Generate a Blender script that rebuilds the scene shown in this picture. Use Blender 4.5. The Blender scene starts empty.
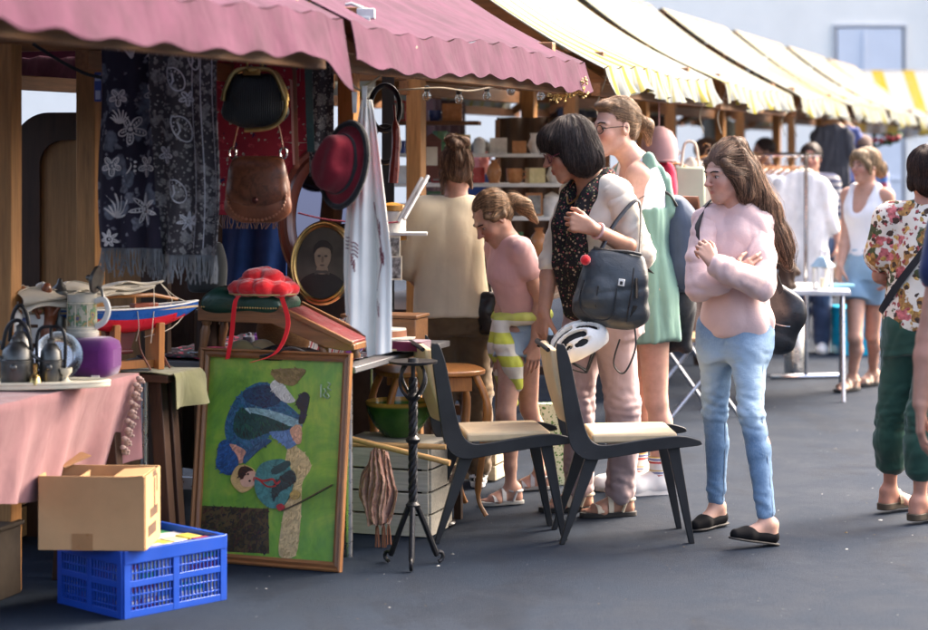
import bpy, math, random
import numpy as np
from mathutils import Vector, Matrix, Euler
R = math.radians; PI = math.pi
random.seed(7); NR = np.random.RandomState(11)
SC = bpy.context.scene; COL = SC.collection
F = 2100.0; CH = 1.55; YH = 150.0            # focal length in photo pixels, eye height, horizon row
TH = math.atan((1130-464)/F); CT, ST = math.cos(TH), math.sin(TH)
def RT(t, n, z=0): return Vector((t*ST+n*CT, t*CT-n*ST, z))      # stall row frame: along the row, across, up
def W(px, py, Y): return Vector(((px-464)/F*Y, Y, CH-(py-YH)/F*Y))
def G(px, py):
    Y = F*CH/(py-YH); return Vector(((px-464)/F*Y, Y, 0))
V = Vector

def rotm(x=0, y=0, z=0): return Euler((R(x), R(y), R(z))).to_matrix().to_4x4()
def TR(x, y=None, z=None):
    return Matrix.Translation(V(x) if y is None else V((x, y, z)))
def frame(o, zdir, xhint=(1,0,0)):
    z = V(zdir).normalized(); x = V(xhint); x = (x-z*x.dot(z))
    if x.length < 1e-5: x = V((0,1,0))-z*z.y
    x.normalize(); y = z.cross(x)
    return Matrix(((x.x,y.x,z.x,o[0]),(x.y,y.y,z.y,o[1]),(x.z,y.z,z.z,o[2]),(0,0,0,1)))

class MB:
    def __init__(s, M=None): s.v=[]; s.f=[]; s.m=[]; s.uv={}; s.M=M
    def add(s, vs, fs, mi=0, uv=None, M=None):
        b = len(s.v)
        for i, p in enumerate(vs):
            p = V(p)
            if M is not None: p = M @ p
            if s.M is not None: p = s.M @ p
            s.v.append(p)
            if uv is not None: s.uv[b+i] = uv[i]
        for f in fs: s.f.append([b+i for i in f]); s.m.append(mi)
        return s
    def box(s, c, d, M=None, mi=0):
        x,y,z = d[0]/2,d[1]/2,d[2]/2; c = V(c)
        vs = [c+V((a*x,b*y,e*z)) for e in (-1,1) for b in (-1,1) for a in (-1,1)]
        return s.add(vs, [(0,2,3,1),(4,5,7,6),(0,1,5,4),(2,6,7,3),(0,4,6,2),(1,3,7,5)], mi, None, M)
    def bar(s, a, b, w, h, up=(0,0,1), mi=0, w2=None, h2=None):
        a=V(a); b=V(b); d=(b-a).normalized(); u=V(up); u=(u-d*u.dot(d))
        if u.length<1e-4: u=V((1,0,0))-d*d.x
        u.normalize(); x=d.cross(u); vs=[]
        for p,ww,hh in ((a,w,h),(b,w2 or w,h2 or h)):
            for sx,su in ((-1,-1),(1,-1),(1,1),(-1,1)): vs.append(p+x*sx*ww/2+u*su*hh/2)
        return s.add(vs,[(0,1,2,3),(7,6,5,4),(0,4,5,1),(1,5,6,2),(2,6,7,3),(3,7,4,0)],mi)
    def tube(s, pts, r, n=8, mi=0, closed=False, cap=True, M=None, sq=None):
        P=[V(p) for p in pts]; k=len(P)
        rs=[r]*k if isinstance(r,(int,float)) else list(r)
        vs=[]; fs=[]; ref=None
        for i,p in enumerate(P):
            if closed: d=P[(i+1)%k]-P[i-1]
            else: d=P[min(i+1,k-1)]-P[max(i-1,0)]
            if d.length<1e-9: d=V((0,0,1))
            d.normalize()
            if ref is None:
                ref=V((0,0,1)) if abs(d.z)<.9 else V((1,0,0))
            ref=ref-d*ref.dot(d)
            if ref.length<1e-6: ref=V((1,0,0))-d*d.x
            ref.normalize(); y=d.cross(ref)
            for j in range(n):
                a=2*PI*j/n; q=(ref*math.cos(a)*(sq or 1)+y*math.sin(a))*rs[i]; vs.append(p+q)
        for i in range(k if closed else k-1):
            i2=(i+1)%k
            for j in range(n): fs.append((i*n+j,i*n+(j+1)%n,i2*n+(j+1)%n,i2*n+j))
        if cap and not closed:
            fs.append(tuple(range(n))[::-1]); fs.append(tuple((k-1)*n+j for j in range(n)))
        return s.add(vs,fs,mi,None,M)
    def lathe(s, prof, c=(0,0,0), n=24, M=None, mi=0, sx=1, sy=1):
        vs=[]; fs=[]; k=len(prof)
        for r,z in prof:
            for j in range(n):
                a=2*PI*j/n; vs.append((c[0]+r*sx*math.cos(a),c[1]+r*sy*math.sin(a),c[2]+z))
        for i in range(k-1):
            for j in range(n): fs.append((i*n+j,i*n+(j+1)%n,(i+1)*n+(j+1)%n,(i+1)*n+j))
        if prof[0][0]>1e-4: fs.append(tuple(range(n))[::-1])
        if prof[-1][0]>1e-4: fs.append(tuple((k-1)*n+j for j in range(n)))
        return s.add(vs,fs,mi,None,M)
    def prism(s, poly, z0, z1, M=None, mi=0):
        n=len(poly); vs=[(x,y,z0) for x,y in poly]+[(x,y,z1) for x,y in poly]
        area=sum(poly[i][0]*poly[(i+1)%n][1]-poly[(i+1)%n][0]*poly[i][1] for i in range(n))
        fs=[tuple(range(n))[::-1],tuple(range(n,2*n))]+[(i,(i+1)%n,n+(i+1)%n,n+i) for i in range(n)]
        if area<0: fs=[f[::-1] for f in fs]
        return s.add(vs,fs,mi,None,M)
    def sheet(s, fn, nu, nv, mi=0, us=1, vs_=1, thick=0, M=None):
        top=[V(fn(i/nu,j/nv)) for j in range(nv+1) for i in range(nu+1)]
        uv=[(i/nu*us,j/nv*vs_) for j in range(nv+1) for i in range(nu+1)]
        w=nu+1; fs=[(j*w+i,j*w+i+1,(j+1)*w+i+1,(j+1)*w+i) for j in range(nv) for i in range(nu)]
        if thick:
            n=len(top); bot=[]
            for j in range(nv+1):
                for i in range(nu+1):
                    a=top[j*w+min(i+1,nu)]-top[j*w+max(i-1,0)]; b=top[min(j+1,nv)*w+i]-top[max(j-1,0)*w+i]
                    nn=a.cross(b); nn=nn.normalized() if nn.length>1e-9 else V((0,0,1))
                    bot.append(top[j*w+i]-nn*thick)
            fs=fs+[tuple(n+q for q in f[::-1]) for f in fs]
            ed=[i for i in range(w)]+[j*w+nu for j in range(1,nv+1)]+[nv*w+i for i in range(nu-1,-1,-1)]+[j*w for j in range(nv-1,0,-1)]
            for q in range(len(ed)):
                a,b=ed[q],ed[(q+1)%len(ed)]; fs.append((b,a,n+a,n+b))
            top=top+bot; uv=uv+uv
        return s.add(top,fs,mi,uv,M)
    def ell(s, c, r, nu=16, nv=10, M=None, mi=0):
        if isinstance(r,(int,float)): r=(r,r,r)
        vs=[(c[0],c[1],c[2]-r[2])]; fs=[]
        for j in range(1,nv):
            p=PI*j/nv-PI/2
            for i in range(nu):
                a=2*PI*i/nu; vs.append((c[0]+r[0]*math.cos(p)*math.cos(a),c[1]+r[1]*math.cos(p)*math.sin(a),c[2]+r[2]*math.sin(p)))
        vs.append((c[0],c[1],c[2]+r[2])); L=len(vs)-1
        for i in range(nu):
            i2=(i+1)%nu; fs.append((0,1+i2,1+i)); fs.append((L,L-nu+i,L-nu+i2))
            for j in range(nv-2): fs.append((1+j*nu+i,1+j*nu+i2,1+(j+1)*nu+i2,1+(j+1)*nu+i))
        return s.add(vs,fs,mi,None,M)
    def build(s, name, mats, parent=None, loc=None, rz=0, bevel=0, smooth=42, kind=None):
        me=bpy.data.meshes.new(name); me.from_pydata([tuple(p) for p in s.v],[],s.f)
        if not isinstance(mats,(list,tuple)): mats=[mats]
        for m in mats: me.materials.append(m)
        if len(mats)>1: me.polygons.foreach_set('material_index',s.m)
        if s.uv:
            ul=me.uv_layers.new(name='UVMap'); li=np.zeros(len(me.loops),dtype=np.int32); me.loops.foreach_get('vertex_index',li)
            arr=np.zeros((len(s.v),2),dtype=np.float32)
            for i,u in s.uv.items(): arr[i]=u
            ul.data.foreach_set('uv',arr[li].ravel())
        me.update()
        if smooth: me.shade_smooth(); me.set_sharp_from_angle(angle=R(smooth))
        o=bpy.data.objects.new(name,me); COL.objects.link(o)
        if parent is not None: o.parent=parent
        if loc is not None: o.location=loc
        if rz: o.rotation_euler=(0,0,rz)
        if kind: o['kind']=kind
        if bevel:
            b=o.modifiers.new('Bevel','BEVEL'); b.width=bevel; b.segments=2; b.limit_method='ANGLE'; b.angle_limit=R(40)
        return o

def tag(o, label, cat, group=None, kind=None):
    o['label']=label; o['category']=cat
    if group: o['group']=group
    if kind: o['kind']=kind
    return o
def thing(name, label, cat, loc=(0,0,0), rz=0, group=None, rot=None):
    o=bpy.data.objects.new(name,None); COL.objects.link(o); o.empty_display_size=.05
    o.location=loc; o.rotation_euler=rot if rot else (0,0,rz)
    return tag(o,label,cat,group)
def copy_tree(o, parent=None):
    c=o.copy(); COL.objects.link(c)
    if parent is not None: c.parent=parent
    for ch in list(o.children): copy_tree(ch,c)
    return c
def rough_noise(x,y,s=0): return math.sin(x*3.1+s)*math.cos(y*2.7+s*1.7)+.5*math.sin(x*7.3-y*5.1+s*.6)
def spline(pts, n=6):
    P=[V(p) for p in pts]; out=[]
    for i in range(len(P)-1):
        a,b,c,d=P[max(i-1,0)],P[i],P[i+1],P[min(i+2,len(P)-1)]
        for k in range(n):
            t=k/n; out.append(.5*((2*b)+(c-a)*t+(2*a-5*b+4*c-d)*t*t+(3*b-a-3*c+d)*t**3))
    out.append(P[-1]); return out

# ---------- signed-distance modelling for bodies, clothes and other soft shapes ----------
class SD:
    def __init__(s, lo, hi, step, fine=(), fs=.003):
        ax=[]
        for a in range(3):
            iv=[(b[0][a],b[1][a]) for b in fine]; x=lo[a]; xs=[x]
            while x<hi[a]:
                x+= fs if any(p-.006<=x<=q for p,q in iv) else step
                xs.append(x)
            ax.append(np.array(xs,dtype=np.float32))
        s.ax=ax; s.d=np.full([len(q) for q in ax],.25,dtype=np.float32)
    def _reg(s,lo,hi):
        sl=[]
        for a in range(3):
            i=np.searchsorted(s.ax[a],lo[a]); j=np.searchsorted(s.ax[a],hi[a])
            sl.append(slice(max(i-1,0),min(j+1,len(s.ax[a]))))
        X=s.ax[0][sl[0]][:,None,None]; Y=s.ax[1][sl[1]][None,:,None]; Z=s.ax[2][sl[2]][None,None,:]
        return tuple(sl),X,Y,Z
    def _mix(s,sl,v,k,op):
        a=s.d[sl]
        if op=='-':
            v=-v; h=np.maximum(k-np.abs(a-v),0)/k; s.d[sl]=np.maximum(a,v)+h*h*k*.25
        elif op=='&':
            h=np.maximum(k-np.abs(a-v),0)/k; s.d[sl]=np.maximum(a,v)+h*h*k*.25
        else:
            h=np.maximum(k-np.abs(a-v),0)/k; s.d[sl]=np.minimum(a,v)-h*h*k*.25
    def cap(s,a,b,ra,rb=None,k=.012,op='+',M=None,sc=1):
        a=V(a);b=V(b)
        if M is not None: a=M@a;b=M@b
        ra*=sc; rb=ra if rb is None else rb*sc
        m=max(ra,rb)+k+.03
        sl,X,Y,Z=s._reg([min(a[i],b[i])-m for i in range(3)],[max(a[i],b[i])+m for i in range(3)])
        d=b-a; L=max(d.dot(d),1e-12)
        t=np.clip(((X-a.x)*d.x+(Y-a.y)*d.y+(Z-a.z)*d.z)/L,0,1)
        q=np.sqrt((X-a.x-t*d.x)**2+(Y-a.y-t*d.y)**2+(Z-a.z-t*d.z)**2)-(ra+(rb-ra)*t)
        s._mix(sl,q.astype(np.float32),max(k,1e-4),op); return s
    def chain(s,pts,rs,k=.012,M=None,sc=1):
        for i in range(len(pts)-1): s.cap(pts[i],pts[i+1],rs[i],rs[i+1],k,'+',M,sc)
        return s
    def ell(s,c,r,k=.012,op='+',M=None,sc=1,rot=None):
        A=TR(*c) @ (rot if rot is not None else Matrix.Identity(4))
        if M is not None: A=M@A
        o=A.to_translation(); Q=A.to_3x3().inverted(); u=A.to_3x3().col[0].length
        r=[q*sc for q in r]; m=max(r)*u+k+.03
        sl,X,Y,Z=s._reg([o[i]-m for i in range(3)],[o[i]+m for i in range(3)])
        X=X-o.x;Y=Y-o.y;Z=Z-o.z
        lx=Q[0][0]*X+Q[0][1]*Y+Q[0][2]*Z; ly=Q[1][0]*X+Q[1][1]*Y+Q[1][2]*Z; lz=Q[2][0]*X+Q[2][1]*Y+Q[2][2]*Z
        k0=np.sqrt((lx/r[0])**2+(ly/r[1])**2+(lz/r[2])**2); k1=np.sqrt((lx/r[0]**2)**2+(ly/r[1]**2)**2+(lz/r[2]**2)**2)+1e-6
        s._mix(sl,(k0*(k0-1)/k1*u).astype(np.float32),max(k,1e-4),op); return s
    def loft(s,secs,k=.015,op='+',M=None,kc=.02,p=2.0):
        # secs: (z, cx, cy, rx, ry) in the local frame M
        S=np.array(secs,dtype=np.float64); zz=np.linspace(S[0,0],S[-1,0],80); T=[]
        for c in range(1,5):
            m=np.gradient(S[:,c],S[:,0]) if len(S)>2 else np.full(len(S),(S[-1,c]-S[0,c])/(S[-1,0]-S[0,0]))
            i=np.clip(np.searchsorted(S[:,0],zz)-1,0,len(S)-2); h=S[i+1,0]-S[i,0]; t=(zz-S[i,0])/h
            T.append(S[i,c]*(2*t**3-3*t**2+1)+m[i]*h*(t**3-2*t**2+t)+S[i+1,c]*(3*t**2-2*t**3)+m[i+1]*h*(t**3-t**2))
        A=M if M is not None else Matrix.Identity(4); Q=A.inverted()
        g=.03+k; mx=max(np.abs(S[:,1]).max()+S[:,3].max(),0)+g; my=np.abs(S[:,2]).max()+S[:,4].max()+g
        cs=[A@V((a,b,c)) for a in (-mx,mx) for b in (-my,my) for c in (S[0,0]-g,S[-1,0]+g)]
        sl,X,Y,Z=s._reg([min(c[i] for c in cs) for i in range(3)],[max(c[i] for c in cs) for i in range(3)])
        lx=Q[0][0]*X+Q[0][1]*Y+Q[0][2]*Z+Q[0][3]; ly=Q[1][0]*X+Q[1][1]*Y+Q[1][2]*Z+Q[1][3]; lz=Q[2][0]*X+Q[2][1]*Y+Q[2][2]*Z+Q[2][3]
        lx,ly,lz=np.broadcast_arrays(lx,ly,lz)
        lx=lx-np.interp(lz,zz,T[0]); ly=ly-np.interp(lz,zz,T[1]); rx=np.interp(lz,zz,T[2]); ry=np.interp(lz,zz,T[3])
        if p==2: k0=np.sqrt((lx/rx)**2+(ly/ry)**2)
        else: k0=(np.abs(lx/rx)**p+np.abs(ly/ry)**p)**(1/p)
        k1=np.sqrt((lx/rx**2)**2+(ly/ry**2)**2)+1e-5
        d=np.maximum(k0*(k0-1)/k1,-.08); e=np.maximum(S[0,0]-lz,lz-S[-1,0])
        h=np.maximum(kc-np.abs(d-e),0)/kc; d=np.maximum(d,e)+h*h*kc*.25
        s._mix(sl,d.astype(np.float32),max(k,1e-4),op); return s
    def half(s,o,n,k=.004,keep_below=True):
        # cut by a plane: keeps the side the normal points away from
        n=V(n).normalized(); o=V(o); X=s.ax[0][:,None,None];Y=s.ax[1][None,:,None];Z=s.ax[2][None,None,:]
        d=((X-o.x)*n.x+(Y-o.y)*n.y+(Z-o.z)*n.z).astype(np.float32)
        d=np.broadcast_to(d,s.d.shape); s._mix((slice(None),)*3,d,k,'&'); return s
    def wave(s,amp,freq,seed=0,stretch=(1,1,1),warp=.6,ridge=True,mask=None):
        rs=np.random.RandomState(seed); freq=freq*1.6; idx=np.where(np.abs(s.d)<.03)
        P=np.stack([s.ax[a][idx[a]] for a in range(3)],1)*np.array(stretch)*freq; o=np.zeros(len(P))
        for q in range(3):
            v=rs.normal(size=3); v/=np.linalg.norm(v); u=rs.normal(size=3)*.7; f=(.6+rs.rand()*1.1)
            ph=P@v*f+rs.rand()*6+warp*np.sin(P@u+rs.rand()*6)*1.6
            o+= (1-2*np.abs(np.sin(ph))) if ridge else np.sin(ph)
        o=o/2.6*amp*.8
        if mask is not None: o=o*mask(np.stack([s.ax[a][idx[a]] for a in range(3)],1))
        s.d[idx]+=o.astype(np.float32); return s
    def extract(s,it=1):
        d=s.d; sg=d<0; c=np.zeros([n-1 for n in d.shape],dtype=np.uint8)
        for a in (0,1):
            for b in (0,1):
                for e in (0,1): c+=sg[a:a+c.shape[0],b:b+c.shape[1],e:e+c.shape[2]]
        act=(c>0)&(c<8); I,J,K=np.where(act); n=len(I)
        if n==0: return np.zeros((0,3)),[]
        idx=np.full(c.shape,-1,dtype=np.int32); idx[I,J,K]=np.arange(n)
        cor={(a,b,e):d[I+a,J+b,K+e].astype(np.float64) for a in (0,1) for b in (0,1) for e in (0,1)}
        acc=np.zeros((n,3)); cnt=np.zeros(n)
        for axis in range(3):
            for u in (0,1):
                for w in (0,1):
                    o=[0,0,0]; o2=[q for q in range(3) if q!=axis]; o[o2[0]]=u; o[o2[1]]=w
                    p=tuple(o); o[axis]=1; q=tuple(o); A=cor[p];B=cor[q]; m=(A<0)!=(B<0)
                    t=np.where(m,A/np.where(m,A-B,1),0); pos=np.zeros((n,3)); pos[:,o2[0]]=u; pos[:,o2[1]]=w; pos[:,axis]=t
                    acc+=pos*m[:,None]; cnt+=m
        fr=acc/cnt[:,None]; ijk=(I,J,K); Vt=np.zeros((n,3))
        for a in range(3):
            x=s.ax[a]; Vt[:,a]=x[ijk[a]]+fr[:,a]*(x[ijk[a]+1]-x[ijk[a]])
        fcs=[]
        for axis in range(3):
            A=[slice(None)]*3; B=[slice(None)]*3; A[axis]=slice(0,-1); B[axis]=slice(1,None)
            o2=[q for q in range(3) if q!=axis]
            for q in o2: A[q]=slice(1,-1); B[q]=slice(1,-1)
            sa=sg[tuple(A)]; sb=sg[tuple(B)]; e=np.array(np.where(sa!=sb)); flip=sa[tuple(e)]
            ii=e.copy(); ii[o2[0]]+=1; ii[o2[1]]+=1
            def at(du,dv):
                w=ii.copy(); w[o2[0]]-=du; w[o2[1]]-=dv; return idx[tuple(w)]
            q=np.stack([at(1,1),at(0,1),at(0,0),at(1,0)],1)
            if axis==1: flip=~flip
            q[~flip]=q[~flip][:,::-1]; fcs.append(q)
        fc=np.concatenate(fcs)
        for _ in range(it):
            S=np.zeros_like(Vt); N=np.zeros(n)
            for a,b in ((0,1),(1,2),(2,3),(3,0)):
                np.add.at(S,fc[:,a],Vt[fc[:,b]]); np.add.at(N,fc[:,a],1)
            Vt=Vt*.5+.5*S/np.maximum(N,1)[:,None]
        return Vt,fc
    def build(s,name,mats,parent=None,colfn=None,extra=None,it=1,matfn=None):
        Vt,fc=s.extract(it); return mesh_np(name,Vt,fc,mats,parent,colfn,extra,matfn)

def mesh_np(name,Vt,fc,mats,parent=None,colfn=None,extra=None,matfn=None,tone=None):
    n0=len(Vt); vs=Vt; me=bpy.data.meshes.new(name)
    ev=ef=None
    if extra is not None and len(extra.v):
        ev=np.array([tuple(p) for p in extra.v]); vs=np.concatenate([Vt,ev])
    if ev is None:
        me.vertices.add(len(vs)); me.vertices.foreach_set('co',vs.astype(np.float32).ravel())
        me.loops.add(fc.size); me.polygons.add(len(fc))
        me.loops.foreach_set('vertex_index',fc.astype(np.int32).ravel())
        me.polygons.foreach_set('loop_start',np.arange(len(fc),dtype=np.int32)*4)
        me.update(calc_edges=True)
    else:
        me.from_pydata(vs.tolist(),[],fc.tolist()+[[n0+i for i in f] for f in extra.f])
    if not isinstance(mats,(list,tuple)): mats=[mats]
    for m in mats: me.materials.append(m)
    if matfn is not None:
        ctr=Vt[fc].mean(1); me.polygons.foreach_set('material_index',np.concatenate([matfn(ctr).astype(np.int32),np.zeros(len(me.polygons)-len(fc),dtype=np.int32)]))
    if colfn is not None:
        at=me.attributes.new('Col','FLOAT_COLOR','POINT'); c=np.ones((len(vs),4),dtype=np.float32); c[:,:3]=colfn(vs); at.data.foreach_set('color',c.ravel())
    if tone is not None:
        at=me.attributes.new('Tone','FLOAT','POINT'); at.data.foreach_set('value',np.asarray(tone,dtype=np.float32))
    me.shade_smooth()
    o=bpy.data.objects.new(name,me); COL.objects.link(o)
    if parent is not None: o.parent=parent
    return o
# ---------------- procedural materials ----------------
_mc={}
class NT:
    def __init__(s,name,rough=.6,spec=.4,metal=0):
        s.m=bpy.data.materials.new(name); s.m.use_nodes=True; s.n=s.m.node_tree.nodes; s.l=s.m.node_tree.links
        s.b=s.n['Principled BSDF']; s.out=s.n['Material Output']
        s.b.inputs['Roughness'].default_value=rough; s.b.inputs['Specular IOR Level'].default_value=spec; s.b.inputs['Metallic'].default_value=metal
        s.tc=s.n.new('ShaderNodeTexCoord')
    def set(s,sock,v):
        if hasattr(v,'is_output'): s.l.new(v,sock)
        elif isinstance(v,(tuple,list)) and len(v)==3 and sock.type=='RGBA': sock.default_value=(*v,1)
        else: sock.default_value=v
    def co(s,kind='Object',scale=(1,1,1),rot=(0,0,0),loc=(0,0,0)):
        mp=s.n.new('ShaderNodeMapping'); s.l.new(s.tc.outputs[kind],mp.inputs['Vector'])
        mp.inputs['Scale'].default_value=scale; mp.inputs['Rotation'].default_value=rot; mp.inputs['Location'].default_value=loc
        return mp.outputs[0]
    def noise(s,co,scale=5,detail=4,rough=.55,dist=0):
        n=s.n.new('ShaderNodeTexNoise'); s.l.new(co,n.inputs['Vector']); n.inputs['Scale'].default_value=scale; n.inputs['Detail'].default_value=detail
        n.inputs['Roughness'].default_value=rough; n.inputs['Distortion'].default_value=dist; return n.outputs['Fac']
    def vor(s,co,scale=5,feature='F1',out='Distance',rnd=1):
        n=s.n.new('ShaderNodeTexVoronoi'); n.feature=feature; s.l.new(co,n.inputs['Vector']); n.inputs['Scale'].default_value=scale; n.inputs['Randomness'].default_value=rnd
        return n.outputs[out]
    def wave(s,co,scale=5,dist=0,det=2,prof='SIN',bands='X',dscale=1):
        n=s.n.new('ShaderNodeTexWave'); n.wave_profile=prof; n.bands_direction=bands; s.l.new(co,n.inputs['Vector']); n.inputs['Scale'].default_value=scale
        n.inputs['Distortion'].default_value=dist; n.inputs['Detail'].default_value=det; n.inputs['Detail Scale'].default_value=dscale; return n.outputs['Fac']
    def ramp(s,fac,stops,interp='LINEAR'):
        r=s.n.new('ShaderNodeValToRGB'); r.color_ramp.interpolation=interp; e=r.color_ramp.elements
        while len(e)<len(stops): e.new(.5)
        for q,(p,c) in zip(e,stops):
            q.position=p; q.color=(*c,1) if isinstance(c,(tuple,list)) else (c,c,c,1)
        s.l.new(fac,r.inputs[0]); return r.outputs[0]
    def mix(s,fac,a,b,mode='MIX'):
        x=s.n.new('ShaderNodeMix'); x.data_type='RGBA'; x.blend_type=mode
        s.set(x.inputs[0],fac); s.set(x.inputs[6],a); s.set(x.inputs[7],b); return x.outputs[2]
    def math(s,op,a,b=0,clamp=False):
        x=s.n.new('ShaderNodeMath'); x.operation=op; x.use_clamp=clamp; s.set(x.inputs[0],a); s.set(x.inputs[1],b); return x.outputs[0]
    def sep(s,co):
        x=s.n.new('ShaderNodeSeparateXYZ'); s.l.new(co,x.inputs[0]); return x.outputs
    def bump(s,h,st=.3,dist=.01,prev=None):
        b=s.n.new('ShaderNodeBump'); s.set(b.inputs['Height'],h); b.inputs['Strength'].default_value=st; b.inputs['Distance'].default_value=dist
        if prev is not None: s.l.new(prev,b.inputs['Normal'])
        s.l.new(b.outputs[0],s.b.inputs['Normal']); return b.outputs[0]
    def col(s,c): s.set(s.b.inputs['Base Color'],c); return s
    def rough(s,c): s.set(s.b.inputs['Roughness'],c); return s
def lum(c,k): return tuple(min(1,x*k) for x in c)

def plain(name,c,rough=.6,var=.2,scale=9,metal=0,spec=.4,bump=.15,bs=60,bd=.002,coat=0):
    if name in _mc: return _mc[name]
    t=NT(name,rough,spec,metal); co=t.co()
    a=t.noise(co,scale,5,.6); t.col(t.ramp(a,[(.3,lum(c,1-var)),(.7,lum(c,1+var))]))
    t.rough(t.math('ADD',t.math('MULTIPLY',t.noise(co,scale*2.3,4),.3),rough-.15,True))
    if bump: t.bump(t.noise(co,bs,3),bump,bd)
    if coat: t.b.inputs['Coat Weight'].default_value=coat; t.b.inputs['Coat Roughness'].default_value=.15
    _mc[name]=t.m; return t.m
def wood(name,c,axis='X',scale=1.0,rough=.55,var=.45,spec=.35,coat=0):
    if name in _mc: return _mc[name]
    t=NT(name,rough,spec); sc={'X':(.6,9,9),'Y':(9,.6,9),'Z':(9,9,.6)}[axis]
    co=t.co('Object',tuple(q*scale for q in sc)); a=t.noise(co,2.2,6,.65,.8); f=t.noise(t.co('Object',tuple(q*scale*4 for q in sc)),3,4)
    b=t.noise(t.co(),2.5,4); cc=t.ramp(a,[(.28,lum(c,1-var)),(.5,c),(.72,lum(c,1+var*.8))])
    cc=t.mix(.35,cc,t.ramp(f,[(.35,lum(c,.5)),(.65,lum(c,1.25))]),'MIX'); cc=t.mix(t.ramp(b,[(.45,0.),(.75,.5)]),cc,lum(c,.55)); t.col(cc)
    t.bump(t.math('ADD',a,t.math('MULTIPLY',f,.5)),.35,.004)
    if coat: t.b.inputs['Coat Weight'].default_value=coat; t.b.inputs['Coat Roughness'].default_value=.2
    _mc[name]=t.m; return t.m
def cloth(name,c,rough=.9,var=.12,weave=700,fold=.0,sheen=.2,fuzz=0,trans=0,c2=None):
    if name in _mc: return _mc[name]
    t=NT(name,rough,.2); co=t.co(); a=t.noise(co,7,5,.6)
    cc=t.ramp(a,[(.3,lum(c,1-var)),(.7,lum(c,1+var))])
    if c2: cc=t.mix(t.ramp(t.noise(co,26,6,.7),[(.42,0.),(.62,1.)]),cc,c2)
    t.col(cc); w=t.math('ADD',t.noise(co,weave,2),t.math('MULTIPLY',t.noise(co,weave*.12,3),.8))
    p=t.bump(w,.25,.0015)
    if fuzz: p=t.bump(t.noise(co,weave*.3,4,.7),fuzz,.004,p)
    if fold: t.bump(t.noise(t.co('Object',(1,1,.5)),11,2,.5,.6),fold*.7,.03,p)
    t.b.inputs['Sheen Weight'].default_value=sheen; t.b.inputs['Sheen Roughness'].default_value=.5
    if trans: _translucent(t,cc,trans)
    _mc[name]=t.m; return t.m
def _translucent(t,cc,k):
    x=t.n.new('ShaderNodeBsdfTranslucent'); t.set(x.inputs[0],cc); m=t.n.new('ShaderNodeMixShader'); m.inputs[0].default_value=k
    t.l.new(t.b.outputs[0],m.inputs[1]); t.l.new(x.outputs[0],m.inputs[2]); t.l.new(m.outputs[0],t.out.inputs[0])
def metalm(name,c,rough=.3,var=.15,bump=.1):
    return plain(name,c,rough,var,14,1.0,.5,bump,90,.001)
def leather(name,c,rough=.42,var=.18):
    if name in _mc: return _mc[name]
    t=NT(name,rough,.5); co=t.co(); t.col(t.ramp(t.noise(co,9,5),[(.3,lum(c,1-var)),(.7,lum(c,1+var*1.5))]))
    p=t.bump(t.vor(co,260),.2,.001); t.bump(t.noise(co,17,4,.6,.8),.35,.01,p); t.rough(t.ramp(t.noise(co,30,4),[(.3,rough-.12),(.7,rough+.12)]))
    _mc[name]=t.m; return t.m
def glassm(name,c=(.9,.95,.95),rough=.03,al=.25):
    if name in _mc: return _mc[name]
    t=NT(name,rough,.6); t.col(c); t.b.inputs['Transmission Weight'].default_value=.95; t.b.inputs['IOR'].default_value=1.2
    _mc[name]=t.m; return t.m
def skinm(name='skin'):
    if name in _mc: return _mc[name]
    t=NT(name,.5,.35); a=t.n.new('ShaderNodeAttribute'); a.attribute_name='Col'; co=t.co()
    cc=t.mix(.5,a.outputs['Color'],t.ramp(t.noise(co,28,5,.65),[(.3,(.72,.64,.62)),(.7,(1.22,1.12,1.08))]),'MULTIPLY'); cc=t.mix(t.ramp(t.noise(co,9,3),[(.5,0.),(.8,.25)]),cc,(.55,.22,.16))
    t.col(cc); t.b.inputs['Subsurface Weight'].default_value=.18; t.b.inputs['Subsurface Radius'].default_value=(.012,.004,.002); t.b.inputs['Subsurface Scale'].default_value=1
    t.bump(t.noise(co,420,3),.12,.001); _mc[name]=t.m; return t.m
def hairm(name,c,c2=None,rough=.55):
    if name in _mc: return _mc[name]
    t=NT(name,rough,.45); co=t.co('Object',(60,60,5)); a=t.noise(co,3,5,.7,.5); b=t.noise(t.co('Object',(160,160,6)),3,3)
    c2=c2 or lum(c,2.0); cc=t.ramp(a,[(.3,lum(c,.5)),(.52,c),(.75,c2)]); at=t.n.new('ShaderNodeAttribute'); at.attribute_name='Tone'; t.col(t.mix(1.0,t.mix(.4,cc,t.ramp(b,[(.35,lum(c,.45)),(.7,c2)])),at.outputs['Color'],'MULTIPLY')); t.b.inputs['Specular IOR Level'].default_value=.3
    t.bump(t.math('ADD',a,b),.45,.004); _mc[name]=t.m; return t.m
def stripes(name,base,cols,per,kind='UV',ax=0,rough=.8,trans=.3,wob=0.0):
    # cols: list of (start,end,color) within one period
    if name in _mc: return _mc[name]
    t=NT(name,rough,.04); co=t.co(kind); u=t.sep(co)[ax]
    fr=t.math('FRACT',t.math('DIVIDE',u,per)); st=[(0.,base)]
    for a,b,c in cols: st+=[(a,c),(b,base)]
    cc=t.ramp(fr,st,'CONSTANT'); n=t.noise(t.co(),5,6,.65); cc=t.mix(t.ramp(n,[(.35,.25),(.6,0.)]),cc,lum(base,.8)); t.col(cc)
    p=t.bump(t.noise(t.co('Object'),16,3,.5,1.),.25,.02); t.bump(t.noise(t.co(),500,2),.2,.001,p)
    if trans: _translucent(t,cc,trans)
    _mc[name]=t.m; return t.m
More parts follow.
